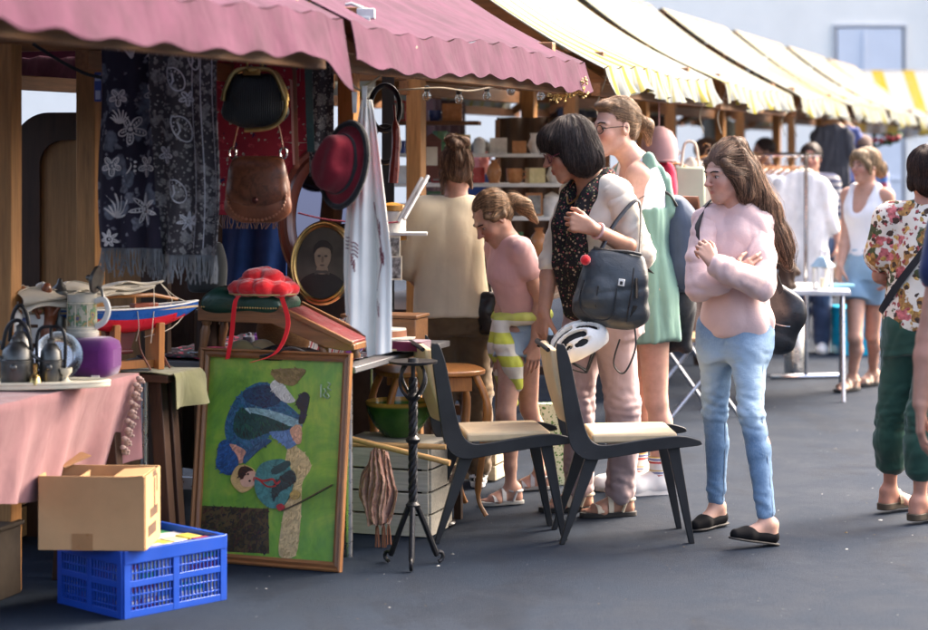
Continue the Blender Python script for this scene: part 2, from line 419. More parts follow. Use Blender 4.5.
def pattern(name,bg,motifs,kind='Object',rough=.85,weave=500,scale=(1,1,1),trans=0):
    """bg colour with scattered blobs: motifs = (voronoi scale, radius, colour, noise distortion, seed)"""
    if name in _mc: return _mc[name]
    t=NT(name,rough,.25); co=t.co(kind,scale); cc=t.ramp(t.noise(co,6,5),[(.3,lum(bg,.85)),(.7,lum(bg,1.12))])
    for (vs,rad,c,ds,sd) in motifs:
        c0=t.co(kind,scale,(sd*.7,sd*.3,sd*1.1),(sd*3.1,sd*1.7,sd*2.3)); nz=t.n.new('ShaderNodeTexNoise'); t.l.new(c0,nz.inputs['Vector']); nz.inputs['Scale'].default_value=vs*1.6; nz.inputs['Detail'].default_value=3
        va=t.n.new('ShaderNodeVectorMath'); va.operation='MULTIPLY_ADD'; t.l.new(nz.outputs['Color'],va.inputs[0]); va.inputs[1].default_value=(ds/vs,)*3; t.l.new(c0,va.inputs[2])
        d=t.vor(va.outputs[0],vs); f=t.ramp(d,[(rad-.03,1.),(rad+.03,0.)])
        cc=t.mix(f,cc,t.ramp(t.noise(co,vs*5,3),[(.35,lum(c,.55)),(.65,lum(c,1.25))]))
    t.col(cc); t.bump(t.noise(co,weave,2),.2,.001)
    if trans: _translucent(t,cc,trans)
    _mc[name]=t.m; return t.m
def emit(name,c,st):
    if name in _mc: return _mc[name]
    t=NT(name); t.col(c); t.set(t.b.inputs['Emission Color'],c); t.b.inputs['Emission Strength'].default_value=st; _mc[name]=t.m; return t.m
def asphalt():
    t=NT('asphalt',.85,.12); co=t.co(); fine=t.noise(co,190,4,.7); mid=t.noise(co,3.2,6,.62,.6); big=t.noise(co,.55,4,.5)
    cc=t.ramp(mid,[(.25,(.0035,.0078,.017)),(.5,(.0065,.013,.0255)),(.75,(.0115,.0205,.036))])
    cc=t.mix(t.ramp(big,[(.35,.0),(.7,.5)]),cc,(.0105,.0185,.0345)); cc=t.mix(t.ramp(fine,[(.48,0.),(.72,.95)]),cc,(.03,.04,.058))
    st=t.noise(t.co('Object',(1.2,.35,1)),1.7,6,.7,1.5); cc=t.mix(t.ramp(st,[(.55,0.),(.72,.5)]),cc,(.0035,.006,.0115))
    sp=t.vor(co,13); sn=t.noise(co,5,2); f=t.math('MULTIPLY',t.ramp(sp,[(.025,1.),(.06,0.)]),t.ramp(sn,[(.46,0.),(.6,1.)])); cc=t.mix(f,cc,(.16,.17,.18))
    pt=t.noise(t.co('Object',(1,.6,1)),1.1,5,.6,.4); cc=t.mix(t.ramp(pt,[(.52,0.),(.56,.45)]),cc,(.0045,.008,.016))
    t.col(cc); t.rough(t.ramp(mid,[(.3,.66),(.7,.9)])); p=t.bump(fine,.8,.006); t.bump(mid,.2,.02,p); return t.m
# ---------------- camera, light, ground, building ----------------
cam=bpy.data.cameras.new('camera'); co_=bpy.data.objects.new('camera',cam); COL.objects.link(co_); SC.camera=co_
cam.sensor_width=36; cam.lens=F/928*36; cam.shift_y=-165/928; cam.clip_end=400; cam.clip_start=.1
co_.location=(0,0,CH); co_.rotation_euler=(R(90),0,0)
cam.dof.use_dof=True; cam.dof.focus_distance=8.55; cam.dof.aperture_fstop=2.5
SUN=V((.6,.4,.62)).normalized()
w=bpy.data.worlds.new('World'); SC.world=w; w.use_nodes=True
sk=w.node_tree.nodes.new('ShaderNodeTexSky'); sk.sky_type='NISHITA'; sk.sun_disc=False
sk.sun_elevation=math.asin(SUN.z); sk.sun_rotation=math.atan2(SUN.x,SUN.y); sk.air_density=.8; sk.dust_density=9; sk.ozone_density=.25
bg=w.node_tree.nodes['Background']; bg.inputs[1].default_value=.15; w.node_tree.links.new(sk.outputs[0],bg.inputs[0])
sl=bpy.data.lights.new('sun','SUN'); sl.energy=.5; sl.angle=R(22); sl.color=(1,.91,.79)
so=bpy.data.objects.new('sun',sl); COL.objects.link(so); so.rotation_euler=SUN.to_track_quat('Z','Y').to_euler(); so.location=(10,5,15)
SC.view_settings.view_transform='Standard'; SC.view_settings.look='None'; SC.view_settings.exposure=2.78; SC.view_settings.gamma=1
SC.render.engine='CYCLES'; SC.cycles.use_denoising=True; SC.cycles.max_bounces=7; SC.cycles.diffuse_bounces=4; SC.cycles.transparent_max_bounces=8
SC.cycles.sample_clamp_indirect=6; SC.cycles.caustics_reflective=False; SC.cycles.caustics_refractive=False

gb=MB(); gb.sheet(lambda u,v:(-60+120*u,-12+110*v,0),60,55); gb.build('ground',asphalt(),kind='structure')

WHITE=plain('render_plaster',(.95,.9,.8),.85,.05,1.2,bump=.2,bs=40,bd=.01)
GREY=plain('grey_trim',(.55,.55,.56),.6,.1)
def building():
    r=thing('building','long white rendered building closing off the market behind the stalls','building',(5,36,0),R(1.5))
    b=MB(); d=3.0
    # wall with a recessed panel at x0..x1
    s=36/F; x0=(835-464)*s-5; x1=(905-464)*s-5; z1=CH+(150-27)*s; z0=.02
    b.box(((-32+x0)/2,d/2,4.5),(x0+32,d,9)); b.box(((x1+22)/2,d/2,4.5),(22-x1,d,9)); b.box(((x0+x1)/2,d/2,(z1+9)/2),(x1-x0,d,9-z1))
    b.box(((x0+x1)/2,.14+d/2,z1/2),(x1-x0,d-.2,z1)); b.build('wall',WHITE,r)
    f=MB()
    f.box((x0-.015,-.02,z1/2),(.04,.06,z1)); f.box((x1+.015,-.02,z1/2),(.04,.06,z1)); f.box(((x0+x1)/2,-.02,z1+.025),(x1-x0+.07,.06,.05)); dr=f.build('door_frame',GREY,r,bevel=.006)
    g=MB(); g.box(((x0+x1)/2,.0,z1/2),(x1-x0-.08,.07,z1-.04)); g.box(((x0+x1)/2-.1,-.05,z1/2),(.04,.04,z1-.1)); g.box(((x0+x1)/2,-.045,1.05),(x1-x0-.12,.03,.05))
    g.build('shutter_door',plain('pale_door',(.72,.74,.78),.5,.04,2),dr,bevel=.004)
    p=MB(); p.tube([(x1+.9,-.1,0),(x1+.9,-.1,8.8)],.05,10); p.build('downpipe',GREY,r)
    pl=MB(); pl.box((-5,-.025,.2),(53.9,.05,.4)); pl.build('plinth',plain('plinth',(.5,.5,.52),.8),r)
    for k in range(6):
        xw=-26+k*3.9
        q=MB(); q.box((xw,-.02,4.9),(1.3,.06,.09)); q.box((xw,-.02,6.6),(1.3,.06,.09)); q.box((xw-.6,-.02,5.75),(.09,.06,1.61)); q.box((xw+.6,-.02,5.75),(.09,.06,1.61)); q.box((xw,-.02,5.75),(.05,.05,1.61))
        wf=q.build('window_frame',GREY,r); h=MB(); h.box((xw,.012,5.75),(1.1,.03,1.6)); h.build('pane',plain('dark_glass',(.05,.06,.08),.08,.1,bump=0,spec=.6),wf)
building()

# ---------------- market stalls ----------------
TIM=wood('stall_timber',(.42,.2,.065),'Z'); TIMX=wood('stall_timber_x',(.26,.115,.04),'X'); TIMY=wood('stall_timber_y',(.24,.105,.038),'Y')
LIGHTX=wood('light_timber_x',(.36,.17,.055),'X'); BLK=plain('black_paint',(.012,.012,.013),.45,.3)
PINK=cloth('raspberry_canvas',(.088,.024,.055),.85,.28,350,.3,.05,0,.4)
YST=stripes('yellow_stripe_canvas',(.28,.295,.285),[(.06,.12,(.265,.25,.12)),(.25,.44,(.265,.225,.03)),(.56,.62,(.265,.25,.12))],.26,trans=.38)
YST2=stripes('bold_stripe_canvas',(.36,.37,.36),[(.25,.62,(.38,.27,.02))],.42,trans=.3)
ROPE=plain('rope_black',(.012,.012,.014),.8); WIRE=plain('twine',(.3,.26,.2),.9)
RZ=2.63; LZ=1.95; LX=1.05
def canopy_fn(L,side,seed,sag):
    def f(u,v):
        y=u*L; x=side*LX*v; z=RZ+(LZ-RZ)*v
        z-= sag*math.sin(PI*min(v,1))*(.8+.2*math.sin(PI*u))
        z+=.012*math.sin(9*u+seed+4*v)*v+.008*math.sin(23*u*L+seed*2+3*v)*v
        return (x,y,z)
    return f
def valance_fn(L,side,seed,drop,endflap,wv=1):
    def f(u,v):
        y=u*L; w=v*v if v<1 else 1
        x=side*(LX+.006+v*.035+wv*(.022*w*math.sin(17*u*L*(.4+.6*wv)+seed+math.sin(3*u*L))+.014*w*math.sin(41*u*L*(.4+.6*wv)+seed*1.7+2*math.sin(5*u*L))))
        d=drop*(1+wv*(.12*math.sin(5.3*u*L+seed)+.06*math.sin(13*u*L+seed)))
        if endflap: d+=endflap*max(0,(u-.88)/.12)**1.3
        z=LZ+.012*math.sin(9*u+seed+4)+.008*math.sin(23*u*L+seed*2+3)-d*v
        return (x,y+.03*w*math.sin(7*u+seed),z)
    return f
def stall(label,t0,L,fab,seed,xo=0,extra=None,px_=None,loc=None,rz=None,sag=.05,drop=.125,flap=0,full=False,group='covered market stalls in a row',posts=(.36,None)):
    r=thing('market_stall',label,'market stall',loc if loc is not None else RT(t0,-3.4),-TH if rz is None else rz,group)
    us=L
    for side in (1,-1):
        c=MB(); c.sheet(canopy_fn(L,side,seed+side,sag),36,12,0,L,1,.004)
        cn=c.build('canopy',fab,r,smooth=70)
        q=MB(); q.sheet(valance_fn(L,side,seed+side,drop,flap if side>0 else 0,.24 if fab is PINK else 1),110,5,0,L,.2,.003); q.build('valance',fab,cn,smooth=70)
    for y in (() if fab is PINK else (.06,L-.08)):
        m=MB(); m.tube(spline([(LX+.012,y,LZ-.02),(LX-.02,y+.02,LZ-.1),(LX-.05,y+.01,LZ-.2),(LX-.03,y+.03,LZ-.3)],5),.0035,5); m.build('tie_cord',WIRE,r)
    ys=(posts[0],posts[1] if posts[1] else L-.2)
    for iy,y in enumerate(ys):
        if px_ and iy==0: m=MB(); m.box((px_[0],px_[1],1.05),(.08,.085,2.1)); m.build('post',TIM,r,bevel=.004)
        else: m=MB(); m.box((xo,y,1.3 if xo==0 else 1.1),(.078,.085,2.6 if xo==0 else 2.2)); m.build('post',TIM,r,bevel=.004) if not(px_ and iy==0) else None
        m=MB(); m.box((-.02,y+.075,1.965),(1.94,.055,.13)); m.build('cross_beam',TIMX,r,bevel=.004)
        for sd in (1,-1):
            m=MB(); m.bar((sd*.03,y,RZ-.07-sag),(sd*(LX-.06),y,LZ-.06-sag*.7),.045,.055); m.build('rafter',TIMX,r,bevel=.003)
            m=MB(); m.bar((sd*.04,y+.02,1.45),(sd*.5,y+.03,1.9),.035,.05); 
            if full: m.build('brace',TIMX,r,bevel=.003)
    if extra: m=MB(); m.box((extra[0],extra[1],.96),(.075,.075,1.92)); m.build('post',TIM,r,bevel=.004)
    for sd in (1,-1):
        m=MB(); m.box((sd*(LX-.05),L/2,LZ-.085-sag*.5),(.045,L-.1,.06)); m.build('eave_rail',TIMY,r,bevel=.003)
    m=MB(); m.box((0,L/2,RZ-.055),(.06,L-.04,.09)); m.build('ridge_beam',TIMY,r,bevel=.003)
    m=MB(); m.box((-.05,L/2,1.86),(.05,L-.62,.07)); m.build('long_rail',TIMY,r,bevel=.003)
    return r
P0=6.2-3.05; PT=3.05
stall('near market stall with raspberry canopy cut by the left edge, over the pink draped table',P0,2.98,PINK,1,xo=-.6,sag=.07,drop=.13,flap=.1)
stall('market stall with raspberry canopy ending beside the yellow ones, over the hats and scarves',P0+PT,2.98,PINK,4.2,extra=(-.35,6.53-P0-PT),px_=(-.35,7.15-P0-PT),sag=.07,drop=.13)
names=['yellow striped stall next to the raspberry canopy, its valance above the woman with glasses','second yellow striped stall from the raspberry canopies, above the woman in pink',
 'third yellow striped stall from the raspberry canopies, over the clothes rail','fourth yellow striped stall from the raspberry canopies, over the black hanging clothes','fifth yellow striped stall from the raspberry canopies, pale and blurred','last yellow striped stall of the receding row, just left of the boldly striped canopy']
for k,nm in enumerate(names):
    stall(nm,P0+PT*(2+k)+.32,2.63,YST,k*2.3,sag=.06+.015*(k%2),drop=.13)
stall('far stall turned to face the camera under a bold yellow and white striped canopy',0,3.4,YST2,3,loc=(5.0,28.5,0),rz=R(-90)+0,sag=.02,drop=.2)
# turned stall: local +x faces the camera, local +y runs to the right

# ---------------- things strung on the stalls ----------------
def cord(label,pts,r=.004,m=None,name='cord'):
    b=MB(); b.tube(spline(pts,8),r,6); return tag(b.build(name,m or ROPE),label,'cord')
cord('black cable sagging past the floral scarf and paisley scarf to the coin purse',[W(33,44,7.25),W(62,62,7.22),W(90,75,7.2),W(125,80,7.13),W(163,79,7.1),W(205,66,7.05),W(240,50,7.05),W(300,58,7.1),W(318,50,7.1)],.006)
cord('thin grey line with a V-shape from the valance that carries the red hat',[W(328,58,6.95),W(345,76,6.98),W(360,90,7.0),W(375,80,7.02),W(398,62,7.1),W(417,47,7.2)],.004,WIRE,'line')
b=MB(); b.tube(spline([W(398,90,9.5),W(440,88,9.6),W(470,91,9.7),W(505,85,9.8),W(545,86,9.9)],6),.004,6)
sr=thing('string_lights','string of small clear bulbs under the raspberry canopy behind the women','string lights',(0,0,0)); b.build('cable',WIRE,sr)
GL=glassm('clear_glass'); BRASS=metalm('brass',(.6,.42,.16),.3)
for x,y,Y in ((427,89,9.58),(459,92,9.68),(487,89,9.78),(511,84,9.83),(541,89,9.9)):
    p=W(x,y,Y); m=MB(); m.lathe([(.001,-.055),(.013,-.051),(.02,-.037),(.019,-.026),(.01,-.012),(.009,-.004)],p,14); bl=m.build('bulb',GL,sr)
    m=MB(); m.lathe([(.013,-.012),(.013,.012),(.004,.016)],p,10); m.build('socket',BLK,bl)
# metal clamp on the beam end
p=W(366,14,7.02); b=MB(); b.box(p,(.06,.05,.035)); b.tube([p+V((-.01,0,.02)),p+V((-.05,0,.035)),p+V((-.07,0,.03))],.006,6); b.box(p+V((.0,-.02,-.03)),(.03,.02,.04))
tag(b.build('clamp',plain('pale_plastic',(.5,.5,.48),.5),bevel=.004),'pale plastic clamp on the end of the orange beam','clamp')
# paper tag on post
b=MB(); b.box(W(98,87,7.2),(.024,.004,.1)); b.box(W(98,78,7.197),(.02,.004,.02),mi=1); b.box(W(98,95,7.197),(.016,.004,.03),mi=1)
tag(b.build('price_tag',[plain('blue_label',(.05,.09,.35),.4),plain('pale_label',(.55,.6,.75),.5)]),'small blue tag fixed to the wooden post','tag')
# gold twigs
b=MB(); b2=MB(); rr=random.Random(5); o=W(570,98,9.3)
for k in range(26):
    a=rr.uniform(0,2*PI); e=rr.uniform(-.3,1); L=rr.uniform(.05,.1); d=V((math.cos(a),math.sin(a)*.6,e)); q=o+d*L; b.tube([o,o+d*L*.5+V((0,0,.01)),q],[.0025,.002,.0015],5)
    for j in range(3): b2.ell(q+V((rr.uniform(-.015,.015),rr.uniform(-.015,.015),rr.uniform(-.015,.015))),.006,6,4)
b.tube([o,W(567,62,9.3)],.0015,5)
gt=thing('hanging_ornament','gold twig ornament hanging above the dark bobbed hair','ornament'); b.build('twigs',BRASS,gt); b2.build('berries',BRASS,gt)
# ---------------- left stall: tables and everything on, under and above them ----------------
DKW=wood('dark_wood_z',(.045,.02,.01),'Z'); DKX=wood('dark_wood_x',(.05,.022,.011),'X'); MAH=wood('mahogany',(.24,.055,.026),'Z',1,.28,.3,.5,.5)
OAKX=wood('oak_x',(.22,.1,.04),'X',1.3,.4,.4,.5,.2); OAKZ=wood('oak_z',(.22,.1,.04),'Z',1.3,.4,.4,.5,.2); OAKY=wood('oak_y',(.22,.1,.04),'Y',1.3,.4,.4)
HONEY=wood('honey_wood',(.42,.17,.045),'Z',1.2,.35,.35,.5,.4); PEWTER=metalm('pewter',(.13,.13,.125),.42,.3,.3); CHROME=metalm('chrome',(.7,.7,.72),.12,.05,0)
STEEL=metalm('brushed_steel',(.5,.5,.52),.3,.1); IRON=plain('wrought_iron',(.012,.012,.014),.42,.35,30,.4,.5,.5,120,.003); GOLD=metalm('old_gold',(.5,.34,.13),.35,.35,.4)
CARD=plain('cardboard',(.42,.25,.12),.85,.1,6,bump=.15,bs=140); CARDD=plain('cardboard_print',(.09,.05,.03),.85,.25,30); IVORY=plain('ivory_paint',(.66,.6,.46),.5,.12)
CREAMC=cloth('cream_sailcloth',(.56,.5,.4),.9,.12,500,.4); WHITEC=cloth('white_linen',(.86,.83,.76),.9,.05,600,.25); PURP=cloth('purple_felt',(.12,.018,.15),.95,.2,300,.0,.4)
OLIVE=cloth('olive_cloth',(.12,.12,.06),.92,.18,400,.5); VELV=cloth('rose_velvet',(.3,.15,.155),.9,.14,500,.3,.2); REDC=cloth('red_ribbon',(.62,.012,.02),.7,.12,600,.1)
REDF=cloth('red_wool',(.62,.01,.018),.95,.25,200,0,.6,.8); WINE=cloth('wine_felt',(.17,.012,.022),1.0,.25,250,.2,.15,.5); BLKC=cloth('black_cloth',(.014,.014,.016),.9,.3,400,.4)
GRNL=leather('green_leather',(.012,.055,.036),.38); WINL=leather('oxblood_leather',(.12,.014,.018),.4); BRNL=leather('brown_leather',(.17,.055,.024),.4,.3); BLKL=leather('black_leather',(.014,.014,.016),.38); SLATEL=leather('slate_leather',(.035,.042,.048),.42,.3)
BLUEP=plain('blue_crate_plastic',(.012,.06,.36),.35,.1,5,bump=.05); WHP=plain('white_gloss',(.75,.74,.7),.25,.06); 

def loc_of(root): return root.location
def table(label,t0,t1,n0,n1,z,topm,legm,th=.03,metal=False):
    r=thing('trestle_table',label,'table',RT((t0+t1)/2,(n0+n1)/2),-TH)
    dx,dy=abs(n1-n0),t1-t0; b=MB(); b.box((0,0,z-th/2),(dx,dy,th)); b.build('tabletop',topm,r,bevel=.004)
    for sx in (-1,1):
        for sy in (-1,1):
            m=MB(); x,y=sx*(dx/2-.05),sy*(dy/2-.06)
            if metal: m.tube([(x,y,0),(x,y,z-th)],.016,10)
            else: m.bar((x+sx*.03,y,0),(x-sx*.02,y,z-th),.05,.05)
            m.build('leg',legm,r,bevel=0 if metal else .003)
    [MB().box((0,q*(dy/2-.06),.25),(dx-.12,.03,.05)).build('stretcher',legm,r,bevel=.002) for q in (-1,1)]
    return r
def drape(label,t0,t1,n0,n1,z,m,front,ends,seed=0,thick=.004,name='tablecloth',group=None,left=0,tuck=0):
    """cloth over a table: n0 is the walkway edge"""
    b=MB(); dn=n0-n1; dt=t1-t0; rr=random.Random(seed)
    def f(u,v):
        # u along row incl. end drop, v across incl front drop
        Lt=dt+ends; y=u*Lt; x=(1-v)*(dn+front)
        zz=z+.004; over=max(0,y-dt); ovf=max(0,x-dn)
        yy=min(y,dt); xx=min(x,dn); fold=math.sin(y*19+seed)*.6+math.sin(y*41+seed*2)*.3+math.sin(y*7.3)*.6
        foldx=math.sin(x*23+seed)*.6+math.sin(x*9.1+seed)*.6
        if ovf>0:
            xx=dn+.012*min(1,ovf/.03)+.03*(ovf/max(front,.01))*fold+.06*ovf-tuck*ovf; 
        if over>0:
            yy=dt+.012*min(1,over/.03)+.03*(over/max(ends,.01))*foldx+.04*over
        dropz=max(ovf,over) if not(ovf>0 and over>0) else math.hypot(ovf,over)
        if ovf>0 and over>0: xx-=.25*min(ovf,over); yy-=.25*min(ovf,over)
        dropz*=(1+.1*math.sin(y*5+seed))*(1+left*(1-min(1,y/dt)))
        zz-=max(0,dropz-.01)
        return RT(t0+yy,n1+xx,zz+.004*rough_noise(x*5,y*5,seed)*(1 if dropz<=0 else 0))
    b.sheet(f,90,60,thick=thick); return tag(b.build(name,m,smooth=75),label,'tablecloth',group)

table('low wooden table hidden under the rose pink cloth',5.0,6.85,-3.42,-3.7,.74,DKX,DKW)
drape('rose pink velvet cloth hanging over the near left table',5.0,6.85,-3.4,-3.7,.742,VELV,.34,.34,1,left=.1,tuck=.35)
b=MB()
for k in range(26):
    v=k/25; p=RT(6.80+.015*math.sin(k*2.1),-3.375-.06*v+.006*math.sin(k*3),.735-.27*v); b.ell(p,(.012,.008,.009),8,6); b.ell(p+V((.012,0,-.004)),(.007,.005,.006),6,5)
o=tag(b.build('lace_trim',cloth('lace',(.42,.3,.26),.9)),'strip of pale lace trim hanging from the corner of the pink cloth','lace trim')
table('small side table under the olive green cloth',6.88,7.08,-3.3,-3.68,.74,DKX,DKW)
drape('olive green cloth hanging in a point behind the purple box',6.88,7.09,-3.28,-3.69,.742,OLIVE,.15,.02,4)
table('trestle table with grey metal edge crowded with hats and bric-a-brac',7.44,8.6,-2.79,-3.75,.73,plain('grey_tabletop',(.13,.13,.135),.4,.15,5),STEEL,.025,True)
b=MB(); 
def d2(u,v): return RT(7.47+u*1.05,-3.72+v*.86,.738+.006*rough_noise(u*9,v*8,1))
b.sheet(d2,40,40,thick=.004); tag(b.build('table_runner',pattern('busy_cloth',(.03,.02,.03),[(24,.3,(.4,.05,.1),.6,1),(30,.25,(.3,.3,.32),.5,2),(40,.2,(.05,.2,.25),.4,3)]),smooth=70),'busy dark patterned cloth spread on the grey table','tablecloth')
table('long dark table behind the shoppers under the bric-a-brac shelves',9.95,12.0,-3.05,-3.95,.75,DKX,DKW)

# --- crate and cardboard box ---
def crate():
    r=thing('plastic_crate','blue slatted folding crate full of packets standing on the asphalt','crate',(-1.105,7.217,0),R(45.5))
    L,D,H=.43,.365,.222
    def side(a,bb,name,n):
        a=V(a);bb=V(bb); d=(bb-a); Ls=d.length; d.normalize(); nrm=V((0,0,1)).cross(d); m=MB()
        for z,h in ((.012,.024),(H*.5,.022),(H-.02,.045)): m.bar(a+V((0,0,z)),bb+V((0,0,z)),.014 if z<H-.03 else .02,h)
        for q in (0,.5,1): 
            p=a+d*(Ls*q); p=p+d*(.012 if q==0 else -.012 if q==1 else 0); m.bar(p,p+V((0,0,H-.01)),.026,.016,up=nrm)
        k=int(Ls/.0155)
        for i in range(1,k):
            p=a+d*(Ls*i/k); m.bar(p+V((0,0,.02)),p+V((0,0,H-.03)),.0055,.008,up=nrm)
        for z in (H*.17,H*.33,H*.66,H*.8): m.bar(a+V((0,0,z)),bb+V((0,0,z)),.007,.006)
        m.build(name,BLUEP,r,bevel=.0015)
    c=[(-L/2,-D/2,0),(L/2,-D/2,0),(L/2,D/2,0),(-L/2,D/2,0)]
    for i in range(4): side(c[i],c[(i+1)%4],'side_panel',0)
    m=MB(); m.box((0,0,.008),(L-.01,D-.01,.012)); m.build('base',BLUEP,r)
    M=Matrix.Translation(r.location)@Matrix.Rotation(R(45.5),4,'Z'); rr=random.Random(3); i=0
    pal=[(.06,.3,.1),(.5,.42,.08),(.5,.5,.52),(.08,.2,.4),(.3,.05,.05),(.04,.28,.3),(.45,.5,.3)]
    tops=[]
    for gx in range(6):
        for gy in range(4):
            for lv in range(2):
                w,d,h=.058+rr.uniform(0,.008),.074+rr.uniform(0,.008),.085+rr.uniform(0,.012)
                x=-L/2+.048+gx*.067; y=-D/2+.052+gy*.088; z=.016+lv*.1
                if z+h>.215: h=.2-z
                c1=pal[rr.randrange(7)]; c2=pal[rr.randrange(7)]; mm=MB(); mm.box((0,0,h/2),(w,d,h)); mm.box((0,0,h*.55),(w+.003,d+.003,h*.3),mi=1); mm.box((0,0,h*.3),(w*.6,d+.005,h*.12),mi=2); mm.box((0,0,h*.3),(w+.005,d*.5,h*.1),mi=2)
                o=mm.build('packet',[plain('pk%s'%(c1,),c1,.35,.15,20),plain('pk%s'%(c2,),c2,.35,.15,20),WHP],bevel=.002); o.matrix_world=M@TR(x,y,z)@Matrix.Rotation(rr.uniform(-.08,.08),4,'Z')
                tag(o,'small coloured packet lying among others inside the blue crate','packet','packets inside the blue crate')
crate()
def cbox():
    r=thing('cardboard_box','open brown cardboard box with inner dividers sitting on the blue crate','box',(-1.225,7.07,.226),R(-3))
    w,d,h=.355,.25,.245; t=.006
    for nm,c,s in (('wall',(0,-d/2,h/2),(w,t,h)),('wall',(0,d/2,h/2),(w,t,h)),('wall',(-w/2,0,h/2),(t,d-t-.001,h)),('wall',(w/2,0,h/2),(t,d-t-.001,h)),('base',(0,0,.005),(w-.014,d-.014,.006))):
        m=MB(); m.box(c,s); m.build(nm,CARD,r,bevel=.0015)
    for x in (-.06,.06): m=MB(); m.box((x,0,h*.5),(.004,d-.03,h*.88)); m.build('divider',CARD,r)
    m=MB(); m.box((0,.0,h*.49),(w-.03,.004,h*.84)); m.build('divider',CARD,r)
    m=MB(); m.bar((-w/2+.01,d/2,h-.004),(-w/2+.09,d/2+.05,h+.03),.1,.004); m.build('flap',CARD,r)
    m=MB(); m.bar((w/2-.005,-.03,h+.002),(w/2-.11,-.03,h-.006),.2,.004); m.build('flap',CARD,r)
    m=MB(); m.box((-.03,-d/2-.0035,.028),(.07,.0016,.056)); m.build('tape',plain('brown_tape',(.3,.16,.07),.3,.1),r)
    m=MB(); x=w/2+.0035
    m.box((x,.02,.17),(.0012,.016,.1)); m.box((x,.02,.235),(.0012,.05,.02)); m.box((x,.01,.11),(.0012,.12,.03)); m.box((x,-.02,.055),(.0012,.13,.035)); m.box((x,.06,.2),(.0012,.012,.06)); m.build('printing',CARDD,r)
cbox()

